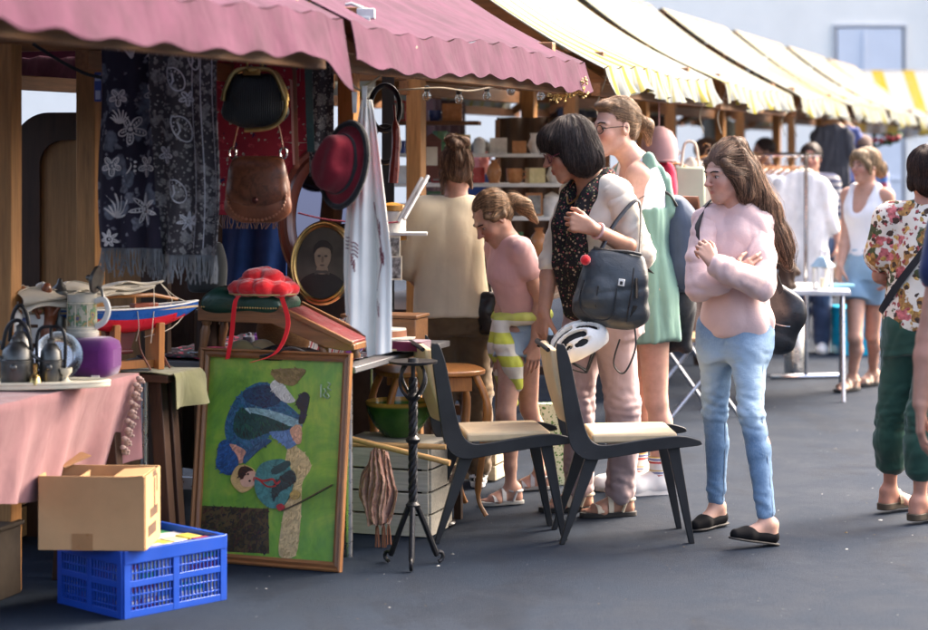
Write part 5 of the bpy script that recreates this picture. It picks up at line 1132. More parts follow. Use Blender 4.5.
def candlestick():
    c=G(413,566); r=thing('candlestick','tall twisted wrought iron candlestick on three scrolled feet','candlestick',(c.x,c.y,0),R(8)); b=MB()
    z0,z1=.235,.70
    for k in range(4):
        a0=PI/2*k; b.tube([(.010*math.cos(a0+26*q/50),.010*math.sin(a0+26*q/50),z0+(z1-z0)*q/50) for q in range(51)],.0085,6)
    b.tube([(0,0,.2),(0,0,.76)],.008,8); b.build('stem',IRON,r)
    for zz in (.225,.47,.63): m=MB(); m.lathe([(.012,-.018),(.026,-.006),(.028,.004),(.014,.018)],(0,0,zz),16); m.build('collar',IRON,r)
    for k in range(3):
        a=2*PI*k/3+.35; m=MB(); pts=[(.012*math.cos(a),.012*math.sin(a),.235),(.05*math.cos(a),.05*math.sin(a),.15),(.1*math.cos(a),.1*math.sin(a),.03)]; m.tube(spline(pts,6),[.011]*12+[.009],8); 
        sc_=[]
        for q in range(15):
            t_=q/14; ang=-PI/2+t_*4.4; rad=.022*(1-.55*t_); sc_.append(((.108+rad*math.cos(ang))*math.cos(a),(.108+rad*math.cos(ang))*math.sin(a),.03+rad*math.sin(ang)))
        m.tube(sc_,.0075,8); m.build('leg',IRON,r)
    for k in range(4):
        a=PI/2*k+.3; m=MB(); pts=[]
        for q in range(24):
            t_=q/23; rad=.014+.05*math.sin(PI*t_*.85); pts.append((rad*math.cos(a+.5*t_),rad*math.sin(a+.5*t_),.62+.135*t_))
        m.tube(pts,.006,6); m.build('scroll',IRON,r)
    m=MB(); m.lathe([(.004,.745),(.05,.75),(.09,.757),(.092,.765),(.085,.765),(.02,.76),(.018,.775),(.002,.775)],n=26); m.build('drip_pan',IRON,r)
candlestick()
def vase():
    p=G(425,529); r=thing('umbrella_stand','black cylindrical stand with a wide round foot behind the candlestick','stand',(p.x,p.y+.1,0)); b=MB(); b.lathe([(.125,0),(.128,.012),(.12,.022),(.07,.035),(.055,.05),(.05,.12),(.052,.3),(.058,.36),(.05,.365),(.045,.3),(.002,.1)],n=36); b.build('body',plain('black_gloss',(.012,.012,.014),.2,.3),r)
vase()
for i,(px,py,Y,c,l,sz) in enumerate(((424,431,8.75,(.3,.012,.03),'red book lying flat on top of the stack behind the candlestick',(.24,.16,.03)),(418,440,8.78,(.1,.01,.02),'dark red book second in the stack behind the candlestick',(.25,.17,.035)),(420,450,8.78,(.3,.25,.17),'tan book at the bottom of the stack behind the candlestick',(.26,.18,.04)))):
    p=W(px,py,Y); z=(.30,.262,.22)[i]; r=thing('book',l,'book',(p.x,p.y,z),-TH+.06*i); b=MB(); w,d,h=sz; b.box((0,0,0.0015),(w,d,.003)); b.box((0,0,h-.0015),(w,d,.003)); b.box((-w/2+.0015,0,h/2),(.003,d-.002,h-.007)); b.build('cover',cloth('bookc%d'%i,c,.6,.1),r,bevel=.001); b=MB(); b.box((.003,0,h/2),(w-.012,d-.01,h-.007)); b.build('pages',IVORY,r)
b=MB(); p=W(420,450,8.78); r=thing('low_bench','low dark bench under the stack of books','bench',(p.x,p.y,0),-TH); b.box((0,0,.2),(.34,.24,.03)); b.build('seat',DKX,r,bevel=.003)
for sx in (-1,1):
    for sy in (-1,1): m=MB(); m.box((sx*.14,sy*.09,.093),(.03,.03,.184)); m.build('leg',DKW,r)
def cab_leg(b,x,y,z1,dx,dy,r0=.018):
    b.tube(spline([(x,y,z1),(x+dx*.9,y+dy*.9,z1*.78),(x+dx*.5,y+dy*.5,z1*.45),(x+dx*.15,y+dy*.15,z1*.16),(x+dx*.8,y+dy*.8,.012)],6),[r0]*6+[r0*1.25]*6+[r0*.95]*6+[r0*.6]*6+[r0*.7],10)
def side_table():
    r=thing('side_table','small honey coloured table with curved cabriole legs behind the near black chair','table',(-.15,8.95,0),R(14)); z=.6
    for x,y in ((-.17,-.15),(.17,-.15),(-.17,.15),(.17,.15)): m=MB(); cab_leg(m,x,y,z,.045*(1 if x>0 else -1),.035*(1 if y>0 else -1),.016); m.build('leg',HONEY,r)
    b=MB(); b.prism([(.23*math.copysign(abs(math.cos(a))**.6,math.cos(a)),.2*math.copysign(abs(math.sin(a))**.6,math.sin(a))) for a in [2*PI*k/40 for k in range(40)]],z,z+.022); b.build('tabletop',HONEY,r,bevel=.006)
    [MB().box((0,q*.15,z-.035),(.3,.018,.06)).build('apron',HONEY,r,bevel=.003) for q in (-1,1)]
side_table()
def wood_chair_unused():
    r=thing('wooden_armchair','honey coloured wooden chair with curved legs pushed in behind the near black chair','chair',(-.15,8.93,0),R(20)); z=.44
    for x,y in ((-.2,-.2),(.2,-.2),(-.2,.2),(.2,.2)): m=MB(); cab_leg(m,x,y,z,.035*(1 if x>0 else -1),.03*(1 if y>0 else -1)); m.build('leg',HONEY,r)
    b=MB(); b.prism([(-.22,-.23),(.22,-.23),(.23,.0),(.2,.22),(-.2,.22),(-.23,0)],z-.02,z+.03); b.build('seat_frame',HONEY,r,bevel=.006); s=SD((-.25,-.25,z),(.25,.25,z+.1),.01); s.ell((0,0,z+.03),(.2,.2,.035)); s.build('seat_cushion',cloth('tan_seat',(.3,.2,.1),.9,.2),r)
    for sx in (-1,1):
        b=MB(); b.tube(spline([(sx*.22,.2,z),(sx*.225,.18,.55),(sx*.24,.05,.635),(sx*.25,-.12,.64),(sx*.235,-.2,.6),(sx*.215,-.19,.5),(sx*.21,-.18,z)],6),.017,10); b.build('armrest',HONEY,r)
# ---------------- people ----------------
from mathutils import kdtree
SKIN=skinm(); EYEW=plain('eye_white',(.42,.38,.36),.4,.05,bump=0); IRIS=plain('iris',(.02,.013,.009),.35,.1,bump=0)
TORSO=[(.78,0,.012,.162,.112),(.88,0,.015,.168,.12),(.96,0,.008,.146,.102),(1.04,0,0,.126,.09),(1.14,0,-.002,.134,.098),(1.23,0,-.01,.144,.108),(1.31,0,.004,.145,.09),(1.37,0,.014,.115,.068),(1.415,0,.018,.066,.052)]
def v3(*a): return V(a)
class Person:
    def __init__(s,label,loc,rz,H=1.68,lean=0,side=0,yaw=0,pitch=0,roll=0,headoff=(0,0,0),tone=(.44,.22,.14),group=None,twist=0,hs=1.0,top=0,lw=.92,shod=False,hipw=1):
        s.lw=lw; s.shod=shod; s.prof=[(q[0],q[1],q[2],q[3]*(hipw if q[0]<1 else 1),q[4]*(hipw if q[0]<.9 else 1)) for q in TORSO]
        s.rz=R(rz); s.loc=V((loc[0],loc[1],0)); s.H=H; s.s=H/1.68; s.tone=(tone[0]*1.05,tone[1]*1.2,tone[2]*1.32)
        s.root=thing('person',label,'person',s.loc,s.rz,group)
        s.inv=(Matrix.Translation(s.loc)@Matrix.Rotation(s.rz,4,'Z')).inverted()
        S=Matrix.Scale(s.s,4); piv=TR(0,0,.9)
        s.MT=S@piv@rotm(lean,side,0)@rotm(0,0,twist)@piv.inverted()         # torso frame (unscaled units -> local)
        s.ML=S
        T=s.MT; s.neck=T@v3(0,.015,1.40); hc=T@(v3(0,-.012,1.56)+V(headoff))
        s.HM=Matrix.Translation(hc)@rotm(0,0,yaw)@rotm(pitch,0,0)@rotm(0,roll,0)@Matrix.Scale(s.s*hs,4)
        s.J={}
        for n,x in (('L',1),('R',-1)):
            s.J['sh'+n]=T@v3(x*.158,.015,1.355); s.J['el'+n]=T@v3(x*.205,.035,1.08); s.J['wr'+n]=T@v3(x*.21,-.03,.85)
            s.J['hip'+n]=S@v3(x*.082,.005,.87); s.J['kn'+n]=S@v3(x*.085,-.012,.47); s.J['an'+n]=S@v3(x*.085,.02,.08); s.J['toe'+n]=S@v3(x*.1,-1,0)
        s.hand={'L':dict(d=None,n=None,curl=(25,30,20)),'R':dict(d=None,n=None,curl=(25,30,20))}
    def w(s,px,py,dY=0,Y=None): return s.inv@W(px,py,(s.loc.y if Y is None else Y)+dY)
    def dirw(s,v): return s.inv.to_3x3()@V(v)
    def bounds(s,pts,m=.12):
        return [min(p[i] for p in pts)-m for i in range(3)],[max(p[i] for p in pts)+m for i in range(3)]
    def footdir(s,n):
        d=V(s.J['toe'+n]); d=d.normalized() if d.length>1e-6 else V((0,-1,0)); return d
    def foot_frame(s,n):
        d=s.footdir(n); an=s.J['an'+n]; side=d.cross(V((0,0,1))).normalized(); up=side.cross(d)
        return Matrix(((side.x,d.x,up.x,an.x),(side.y,d.y,up.y,an.y),(side.z,d.z,up.z,an.z),(0,0,0,1)))@Matrix.Scale(s.s,4)
    def torso(s,sd,g=0,z0=.78,z1=1.415,k=.02,gx=0,kc=.03,prof=None):
        secs=[q for q in (prof or s.prof)]; zz=[q[0] for q in secs]; A=np.array(secs); out=[]
        for z in [z0]+[q for q in zz if z0+.015<q<z1-.015]+[z1]:
            r=[np.interp(z,A[:,0],A[:,c]) for c in range(1,5)]; out.append((z,r[0],r[1],r[2]+g+gx,r[3]+g))
        sd.loft(out,k,M=s.MT,kc=kc); return sd
    def head(s,sd):
        M=s.HM; c=lambda a,b,ra,rb=None,k=.012,op='+': sd.cap(a,b,ra*u,(ra if rb is None else rb)*u,k,op,M)
        u=M.to_3x3().col[0].length; e=lambda p,r,k=.012,op='+',rot=None: sd.ell(p,r,k,op,M,1,rot)
        e((0,.018,.028),(.072,.09,.087)); e((0,-.024,-.03),(.059,.06,.08),.03); e((0,-.064,-.094),(.022,.019,.018),.025)
        for x in (-1,1):
            c((x*.049,.005,-.058),(x*.012,-.06,-.092),.015,.015,.025); e((x*.036,-.058,-.028),(.021,.018,.022),.025)
            c((x*.012,-.077,.027),(x*.045,-.06,.024),.0085,.007,.014)
        for x in (-1,1):
            e((x*.031,-.084,.006),(.0165,.0125,.0105),.01,'-')
            c((x*.017,-.0705,.009),(x*.031,-.0762,.0145),.0036,.004,.006); c((x*.031,-.0762,.0145),(x*.046,-.066,.009),.004,.0034,.006); c((x*.018,-.0705,.0),(x*.031,-.0735,-.004),.003,.003,.006); c((x*.031,-.0735,-.004),(x*.045,-.064,.001),.003,.003,.006)
            e((x*.075,.014,-.004),(.009,.019,.031),.006,'+',rotm(-12,0,x*14)); e((x*.083,.01,0),(.005,.009,.016),.004,'-')
        c((0,-.079,.022),(0,-.105,-.02),.0075,.0098,.012); e((0,-.110,-.0215),(.0105,.0095,.0085),.006)
        for x in (-1,1): e((x*.0105,-.097,-.0255),(.0075,.0095,.007),.005)
        e((0,-.068,-.056),(.029,.02,.024),.02)
        for x in (-1,1):
            c((x*.021,-.081,-.0555),(0,-.0905,-.0515),.0035,.0052,.005); c((x*.018,-.081,-.0595),(0,-.0885,-.0635),.0035,.0062,.005)
        for x in (-1,1): c((x*.024,-.087,-.0575),(0,-.098,-.0572),.0018,.0022,.003,'-')
        nb=s.neck; hb=M@v3(0,.022,-.055); sd.cap(hb,nb+V((0,.0,-.02)),.05*s.s,.056*s.s,.03)
    def arm(s,sd,n,k=.012,hand=True):
        J=s.J; S_=s.s; a,b,c=J['sh'+n],J['el'+n],J['wr'+n]
        sd.cap(a,b,.046*S_,.036*S_,.03); m=b.lerp(c,.28); sd.cap(b,m,.036*S_,.038*S_,.015); sd.cap(m,c,.038*S_,.0255*S_,.015)
        if hand: s.mkhand(sd,n)
    def mkhand(s,sd,n):
        h=s.hand[n]; w_=s.J['wr'+n]; S_=s.s*h.get('sc',1.0); d=V(h['d']) if h['d'] is not None else (w_-s.J['el'+n]); d.normalize()
        nn=V(h['n']) if h['n'] is not None else V((-1 if n=='L' else 1,0,0)); nn=(nn-d*nn.dot(d)).normalized(); th=d.cross(nn)*(1 if n=='R' else -1)
        P=lambda a,b,c: w_+(d*a+th*b+nn*c)*S_
        fo=[.030,.0105,-.010,-.030]; fl=[(.042,.025,.02),(.046,.029,.021),(.042,.027,.02),(.033,.021,.018)]; kn=[.086,.09,.086,.078]
        for i in range(4): sd.cap(P(.004,fo[i]*.55,0),P(kn[i],fo[i],0),.0135*S_,.0105*S_,.012)
        for i in range(4):
            p=P(kn[i],fo[i],0); ang=0; sp=(fo[i]*.9)
            for j in range(3):
                ang+=R(h['curl'][j]*(1+.1*i)); dd=(d*math.cos(ang)+nn*math.sin(ang)+th*sp).normalized(); q=p+dd*fl[i][j]*S_
                sd.cap(p,q,(.0088-.0009*j)*S_*(1 if i<3 else .88),(.008-.0009*j)*S_*(1 if i<3 else .88),.0035); p=q
        tb=P(.02,.022,.004); t1=P(.052,.045,.014); t2=t1+(d*.75+th*.35+nn*.45).normalized()*.031*S_; t3=t2+(d*.8+th*.0+nn*.55).normalized()*.025*S_
        sd.cap(tb,t1,.0135*S_,.0105*S_,.01); sd.cap(t1,t2,.0098*S_,.0088*S_,.004); sd.cap(t2,t3,.0088*S_,.007*S_,.004)
        s.J['hand'+n]=P(.09,0,.01)
    def leg(s,sd,n):
        J=s.J; S_=s.s; a,b,c=J['hip'+n],J['kn'+n],J['an'+n]; bk=V((0,1,0))
        L_=S_*s.lw; sd.cap(a,b,.088*L_,.053*L_,.03); d=(c-b); ax=d.normalized(); back=-s.footdir(n); back.z=0; back=(back-ax*back.dot(ax)); back.normalize()
        sd.cap(b,b+d*.3+back*.018*S_,.05*L_,.052*L_,.02); sd.cap(b+d*.3+back*.018*S_,b+d*.7+back*.004,.052*L_,.036*L_,.02); sd.cap(b+d*.7+back*.004,c,.036*L_,.031*L_,.015)
        M=s.foot_frame(n); u=1
        if s.shod:
            sd.cap((0,-.03,-.045),(0,-.028,0),.026*S_,.028*S_,.02,'+',M); sd.cap((0,-.03,-.05),(0,.12,-.058),.024*S_,.018*S_,.02,'+',M); sd.cap((0,.0,-.005),(.0,.09,-.05),.029*S_,.02*S_,.03,'+',M); return
        sd.cap((0,-.032,-.045),(0,-.03,0),.028*S_,.029*S_,.02,'+',M); sd.cap((0,-.03,-.05),(0,.1,-.055),.026*S_,.022*S_,.02,'+',M); sd.cap((0,.0,-.005),(.0,.1,-.05),.031*S_,.024*S_,.03,'+',M)
        for i,x in enumerate((-.026,-.009,.006,.019,.031)):
            x=x*(1 if n=='L' else -1)*-1
            sd.cap((x*.8,.095,-.055),(x,.155-.012*i,-.06),.014*S_,(.0105-.0007*i)*S_,.008,'+',M)
        sd.cap((-.022,.08,-.055),(.022,.075,-.055),.02*S_,.02*S_,.02,'+',M)
    def body(s,step=.006,fs=.0034,legs=True,fine_hands=True,hands='LR'):
        pts=list(s.J[k] for k in s.J if not k.startswith('toe')); hc=s.HM.to_translation(); pts+= [hc+V((0,0,.14)),hc]
        for n in 'LR':
            if not k: pass
            M=s.foot_frame(n); pts+=[M@v3(0,.17,-.08),M@v3(0,-.07,-.08)]
        lo,hi=s.bounds(pts,.1); lo[2]=-.03
        fine=[(hc-V((.11,.14,.135)),hc+V((.11,.14,.125)))]
        if fine_hands:
            for n in hands: c=s.J['wr'+n]; fine.append((c-V((.06,.06,.09)),c+V((.06,.06,.06))))
        sd=SD(lo,hi,step,fine,fs); s.torso(sd)
        for x in (-1,1): sd.cap(s.MT@v3(x*.05,.018,1.385),s.J['shL' if x>0 else 'shR'],.048*s.s,.047*s.s,.04)
        sd.cap(s.MT@v3(0,.018,1.36),s.neck,.062*s.s,.055*s.s,.03)
        for n in 'LR': s.arm(sd,n,hand=True)
        for n in 'LR':
            if legs: s.leg(sd,n)
        s.head(sd); HI=s.HM.inverted(); Q=np.array(HI.to_3x3()); o=np.array(HI.to_translation()); tone=np.array(s.tone)
        def colfn(P):
            c=np.tile(tone,(len(P),1)); h=P@Q.T+o; x,y,z=np.abs(h[:,0]),h[:,1],h[:,2]; hd=(np.abs(z)<.13)&(x<.1)&(np.abs(y)<.15)
            f=np.exp(-(x/.017)**4-((z+.0582)/.0088)**4)*hd*(y<-.074); c=c*(1-f[:,None]*np.array([.2,.55,.52]))
            ck=hd&(y<-.03); f=np.exp(-((x-.037)**2+(z+.03)**2)/.0006)*ck; c=c*(1-np.outer(f*.22,np.array([0,1,1]))); f=np.exp(-(x**2+(z+.022)**2)/.0002)*ck; c=c*(1-np.outer(f*.2,np.array([0,1,1])))
            f=np.exp(-((x-.031)**2/.0003+(z-.004)**2/.00012))*(y<-.05)*hd; c=c*(1-.22*f[:,None]); return c
        s.bodyo=sd.build('body',SKIN,s.root,colfn)
        for x in (-1,1):
            m=MB(s.HM); m.ell((x*.0315,-.0652,.0055),(.0125,.0125,.0105),16,12); m.ell((x*.0315-.001,-.0738,.0048),(.0062,.0048,.0066),12,8,mi=1); m.tube(spline([(x*.0185,-.0745,.0085),(x*.031,-.0803,.0118),(x*.046,-.0695,.0078)],5),.0011,5,mi=1); m.build('eye',[EYEW,IRIS],s.bodyo)
        return s
    def brows(s,m):
        b=MB(s.HM)
        for x in (-1,1): b.tube(spline([(x*.013,-.0865,.0255),(x*.03,-.0835,.031),(x*.047,-.0685,.0265)],5),[.0028]*5+[.0032]*5+[.0014],5)
        b.build('eyebrows',m,s.bodyo)
    def hair(s,fn,m,lo=(-.17,-.2,-.5),hi=(.17,.25,.18),step=.005,strands=1400,slen=(.05,.13),flow=None,seed=1,name='hair',r=.0009,lift=.0015,wave=.004):
        cs=[s.HM@V((a,b,c)) for a in (lo[0],hi[0]) for b in (lo[1],hi[1]) for c in (lo[2],hi[2])]
        L,Hh=s.bounds(cs,.0); sd=SD(L,Hh,step); fn(sd,s.HM); 
        if wave: sd.wave(wave,34,seed,(1,1,.25))
        Vt,fc=sd.extract(1); N=np.zeros_like(Vt); q=np.cross(Vt[fc[:,2]]-Vt[fc[:,0]],Vt[fc[:,3]]-Vt[fc[:,1]])
        for i in range(4): np.add.at(N,fc[:,i],q)
        N/=np.linalg.norm(N,axis=1)[:,None]+1e-9
        kd=kdtree.KDTree(len(Vt)); [kd.insert(p,i) for i,p in enumerate(Vt)]; kd.balance()
        rr=random.Random(seed); ex=MB(); crown=s.HM@v3(0,.03,.11)
        tone=np.ones(len(Vt)).tolist()
        for _ in range(strands):
            i=rr.randrange(len(Vt)); p=V(Vt[i]); pts=[]; Lh=rr.uniform(*slen); st=.009; off=rr.uniform(-.001,lift); pv=None; fly=rr.random()<.07; rnd=V((rr.gauss(0,1),rr.gauss(0,1),rr.gauss(0,1)))*.12
            for k in range(int(Lh/st)+1):
                _,j,_=kd.find(p); n=V(N[j]); base=V(Vt[j]); p=p-n*((p-base).dot(n)-off)
                pts.append(p.copy()); f=(flow(p) if flow else None)
                if f is None: f=(p-crown); f.z*=.3; f=f.normalized()*.5+V((0,0,-1))
                f=f.normalized()+rnd; f=f-n*f.dot(n)
                if f.length<.05: break
                f.normalize(); 
                if pv is not None: f=(f+pv*1.2).normalized()
                pv=f; p=p+f*st; off=min(off+(.0016 if fly else .0004)*(rr.random()),.02 if fly else .006)
            if len(pts)>3:
                kk=len(pts); ex.tube(pts,[r*(1-.65*q/(kk-1)) for q in range(kk)],3,cap=False); tone+=[rr.choice((.35,.6,1.0,1.6,2.6,3.2))]*(kk*3)
        o=mesh_np(name,Vt,fc,m,s.root,None,ex,None,tone); return o
    # ---- clothing helpers ----
    def sleeve(s,sd,n,t1,ra,rb,upto='el',k=.025,tail=None):
        a,b,c=s.J['sh'+n],s.J['el'+n],s.J['wr'+n]
        if upto=='el': sd.cap(a,a.lerp(b,t1),ra,rb,k)
        else:
            sd.cap(a,b,ra,rb,k); sd.cap(b,b.lerp(c,t1),rb,tail or rb,.015)
    def garment(s,name,m,fn,lo,hi,step=.0065,wave=(.005,17,1),stretch=(1,1,.7),it=1,parent=None,fine=()):
        sd=SD(lo,hi,step,fine); fn(sd)
        if wave: sd.wave(wave[0],wave[1],wave[2],stretch)
        if len(wave or ())>3: sd.wave(wave[3],wave[4],wave[2]+9,(1,1,1.6))
        return sd.build(name,m,parent or s.root,it=it)
    def pants(s,name,m,top=.98,rk=(.1,.066,.062,.05,.046),end=1.0,wave=(.005,20,3),g=.01,step=.0065,flare=0):
        S_=s.s; pts=[s.J[j+n] for j in('hip','kn','an') for n in 'LR']+[S_*V((0,0,top))]; lo,hi=s.bounds(pts,.13)
        lo[2]=max(lo[2],0)
        def f(sd):
            s.torso(sd,g,.755,top,kc=.012)
            for n in 'LR':
                a,b,c=s.J['hip'+n],s.J['kn'+n],s.J['an'+n]; d=c-b; ax=d.normalized(); back=-s.footdir(n); back.z=0; back=back-ax*back.dot(ax); back.normalize(); sh=min(end,1)
                sd.cap(a,b,rk[0]*S_,rk[1]*S_,.03); sd.cap(a+V((0,.02,.02)),a.lerp(b,.2),(rk[0]-.002)*S_,(rk[0]-.006)*S_,.05)
                q=b+d*.35+back*.012*S_
                sd.cap(b,q,rk[1]*S_,rk[2]*S_,.02)
                if end>.4:
                    e=b+d*end; sd.cap(q,b+d*max(end-.02,.36),rk[2]*S_,rk[3]*S_,.02)
        zk=[s.J['knL'].z,s.J['knR'].z]; za=[s.J['anL'].z+.04,s.J['anR'].z+.04]
        def f2(sd):
            f(sd); sd.wave(.007*S_,26,17,(.8,.8,2.2),mask=lambda P: np.exp(-((P[:,2]-zk[0])/.09)**2)+.8*np.exp(-((P[:,2]-za[0]-.03)/.08)**2)+.5*np.exp(-((P[:,2]-.78*S_)/.07)**2))
        return s.garment(name,m,f2,lo,hi,step,wave,(1,1,1.0))
    def shorts(s,name,m,t=.45,r0=.103,r1=.092,top=.98,wave=(.004,18,2)):
        S_=s.s; pts=[s.J['hipL'],s.J['hipR'],s.J['hipL'].lerp(s.J['knL'],t),s.J['hipR'].lerp(s.J['knR'],t),S_*V((0,0,top))]; lo,hi=s.bounds(pts,.15)
        def f(sd):
            s.torso(sd,.012,.77,top,kc=.012)
            for n in 'LR':
                a,b=s.J['hip'+n],s.J['kn'+n]; sd.loft([(0,0,0,r0*S_,r0*S_),(.5*t,0,0,r0*S_*.98,r0*S_*.98),(t,0,0,r1*S_,r1*S_)],.03,M=frame(a,b-a)@Matrix.Diagonal((1,1,(b-a).length,1)),kc=.01)
        return s.garment(name,m,f,lo,hi,.0065,wave)
    def shoe(s,n,kind,m,m2=None,name='shoe'):
        M=s.foot_frame(n); S_=s.s; lo=[-.08,-.1,-.12]; hi=[.08,.21,.1]
        sd=SD(lo,hi,.0042); out=[]
        sole=lambda sd,r,z0,h: sd.loft([(z0,0,0,1,1),(z0+h,0,0,1,1)])
        if kind=='flat':
            sd.cap((0,-.034,-.05),(0,.09,-.056),.033,.031,.02).cap((-.008,.09,-.056),(-.006,.15,-.062),.031,.02,.02).cap((.008,.09,-.056),(.004,.145,-.062),.03,.02,.02).ell((0,.03,-.004),(.03,.064,.034),.008,'-').half((0,0,-.079),(0,0,-1)); 
        elif kind=='sneaker':
            sd.cap((0,-.034,-.045),(0,.1,-.052),.038,.036,.02).cap((0,.1,-.046),(0,.166,-.05),.046,.041,.02).cap((0,-.01,-.03),(0,-.012,.02),.04,.037,.02).cap((0,.02,-.01),(0,.1,-.045),.034,.03,.02).ell((0,-.01,.05),(.028,.03,.03),.01,'-').half((0,0,-.082),(0,0,-1))
        Vt,fc=sd.extract(1) if kind in('flat','sneaker') else (None,None)
        if kind in('flat','sneaker'):
            A=np.array(M.to_3x3()); o_=np.array(M.to_translation()); Vt=Vt@A.T+o_; up=M.to_3x3().col[2].normalized()
            ob=mesh_np(name,Vt,fc,m,s.root); 
        outl=[(x,y) for x,y in ((-.03,-.055),(-.018,-.068),(.0,-.072),(.018,-.068),(.03,-.055),(.034,-.02),(.03,.03),(.04,.09),(.039,.13),(.024,.165),(.002,.178),(-.02,.17),(-.037,.135),(-.04,.09),(-.031,.03),(-.034,-.02))]
        if n=='R': outl=[(-x,y) for x,y in outl][::-1]
        b=MB(M)
        if kind=='flat': b.prism(outl,-.083,-.074)
        elif kind=='sneaker': b.prism([(x*1.06,y*1.03) for x,y in outl],-.083,-.058)
        else: b.prism(outl,-.082,-.06 if kind=='sandal' else -.05)
        if kind in('flat','sneaker'): b.build('sole',m2,ob,bevel=.003)
        else:
            ob=b.build(name,m2,s.root,bevel=.004)
            st=MB(M)
            def band(y,z,w,hw,dy=0,hgt=.055):
                pts=[]
                for q in range(13):
                    a=PI*q/12; pts.append((hw*math.cos(a),y+dy*math.cos(a),z+hgt*math.sin(a)))
                for off in (-w/2,w/2): pass
                vs=[];fs=[]
                for p in pts:
                    for off in (-w/2,w/2): vs+= [(p[0]*1.0,p[1]+off,p[2]),(p[0]*1.09,p[1]+off,p[2]*1.0+.004)]
                for i in range(12):
                    a=4*i;c=4*(i+1); fs+=[(a,a+2,c+2,c),(a+1,c+1,c+3,a+3),(a,c,c+1,a+1),(a+2,a+3,c+3,c+2)]
                st.add(vs,fs)
            band(.1,-.062,.028,.041,.004,.034); band(.045,-.06,.022,.038,-.006,.064)
            if kind=='sandal': 
                st.tube([(.037*math.cos(a),-.02-.042*math.sin(a),-.01) for a in [PI*q/12 for q in range(13)]],.007,6); st.tube([(.034,-.0,-.012),(.03,.02,-.005),(0,.04,.006),(-.03,.02,-.005),(-.034,0,-.012)],.0075,6)
                st.tube([(.036,-.02,-.01),(.036,.0,-.06)],.006,6); st.tube([(-.036,-.02,-.01),(-.036,.0,-.06)],.006,6)
            st.build('straps',m,ob)
        return ob
    def strapmesh(s,pts,w_,m,name='strap',n=6,th=.003,up=(0,0,1),parent=None,flat=None):
        S=spline(pts,n); b=MB(); nn=len(S); c=flat
        def f(u,v):
            i=int(round(v*(nn-1))); d=(S[min(i+1,nn-1)]-S[max(i-1,0)]).normalized(); o=S[i]-c; o=(o-d*o.dot(d)).normalized(); x=d.cross(o); return tuple(S[i]+x*((u-.5)*w_))
        b.sheet(f,2,nn-1,thick=th); return b.build(name,m,parent or s.root,smooth=80)
def bodybox(p,z0,z1,rx=.34,ry=.3): 
    q=p.MT@v3(0,0,(z0+z1)/2/ p.s if p.s else 1); return [-rx,-ry,z0],[rx,ry,z1]

HB=hairm('hair_dark_brown',(.022,.012,.009),(.06,.034,.024)); HBK=hairm('hair_black',(.017,.012,.011),(.085,.06,.05)); HBR=hairm('hair_brown',(.085,.045,.027),(.24,.14,.085)); HLB=hairm('hair_light_brown',(.11,.062,.034),(.3,.19,.11)); HBL=hairm('hair_blond',(.2,.125,.065),(.45,.33,.2))
DENIM=NT('denim',.85,.2); co=DENIM.co(); wv=DENIM.noise(DENIM.co('Object',(1,1,.35)),260,2); fd=DENIM.noise(DENIM.co('Object',(1,1,.55)),8,5,.65,.7)
xyz=DENIM.sep(co); fz=DENIM.math('MULTIPLY',DENIM.ramp(xyz[2],[(.42,.0),(.5,.75),(.72,.75),(.84,0.)]),DENIM.ramp(DENIM.math('ADD',xyz[1],.5),[(.44,1.),(.53,0.)])); DENIM.col(DENIM.mix(fz,DENIM.mix(DENIM.ramp(wv,[(.35,0.),(.65,.35)]),DENIM.ramp(fd,[(.25,(.09,.165,.28)),(.48,(.13,.22,.35)),(.72,(.2,.3,.43))]),(.3,.4,.5)),(.4,.52,.62))); pb_=DENIM.bump(wv,.3,.002); DENIM.bump(DENIM.noise(DENIM.co('Object',(1,1,2.2)),16,3,.5,1.),.25,.01,pb_); DENIM=DENIM.m
KNIT=cloth('pink_knit',(.66,.46,.43),.95,.05,260,.18,.3,.4); CREAM=cloth('cream_knit',(.62,.56,.47),.95,.07,420,.4,.3,.2); LINEN=cloth('beige_linen',(.66,.58,.42),.9,.08,520,.25,.1); MAUVE=cloth('mauve_cotton',(.42,.31,.31),.9,.1,500,.6,.1)
WTANK=cloth('white_cotton',(.78,.76,.77),.9,.04,500,.4,.1); MINT=cloth('mint_cotton',(.15,.26,.215),.9,.06,500,.45,.1); KHAKI=cloth('khaki_twill',(.13,.085,.045),.9,.12,400,.5); GREENP=cloth('bottle_green_cotton',(.02,.06,.042),.9,.15,400,.6); TEE=cloth('rose_tee',(.66,.4,.39),.9,.06,500,.5); LDEN=cloth('light_denim',(.28,.41,.52),.9,.12,300,.4)
DSC=pattern('ditsy_floral',(.012,.011,.013),[(48,.24,(.42,.3,.2),.5,1),(60,.2,(.4,.09,.1),.4,3),(75,.18,(.12,.2,.06),.4,6)]); 
FLOW=pattern('big_floral',(.62,.56,.47),[(11,.38,(.06,.07,.03),1.4,5),(12,.35,(.32,.16,.05),1.1,2),(10.5,.34,(.48,.13,.13),1.1,8),(19,.27,(.5,.3,.08),.8,9),(23,.29,(.06,.035,.025),1.,3),(27,.25,(.3,.06,.06),.9,14)])
SANDL=leather('sandal_beige',(.5,.42,.31),.6); SOLE=plain('dark_sole',(.025,.022,.02),.7); WHSHOE=plain('white_trainer',(.72,.72,.7),.5,.06); RUBW=plain('white_rubber',(.66,.65,.62),.6,.06)

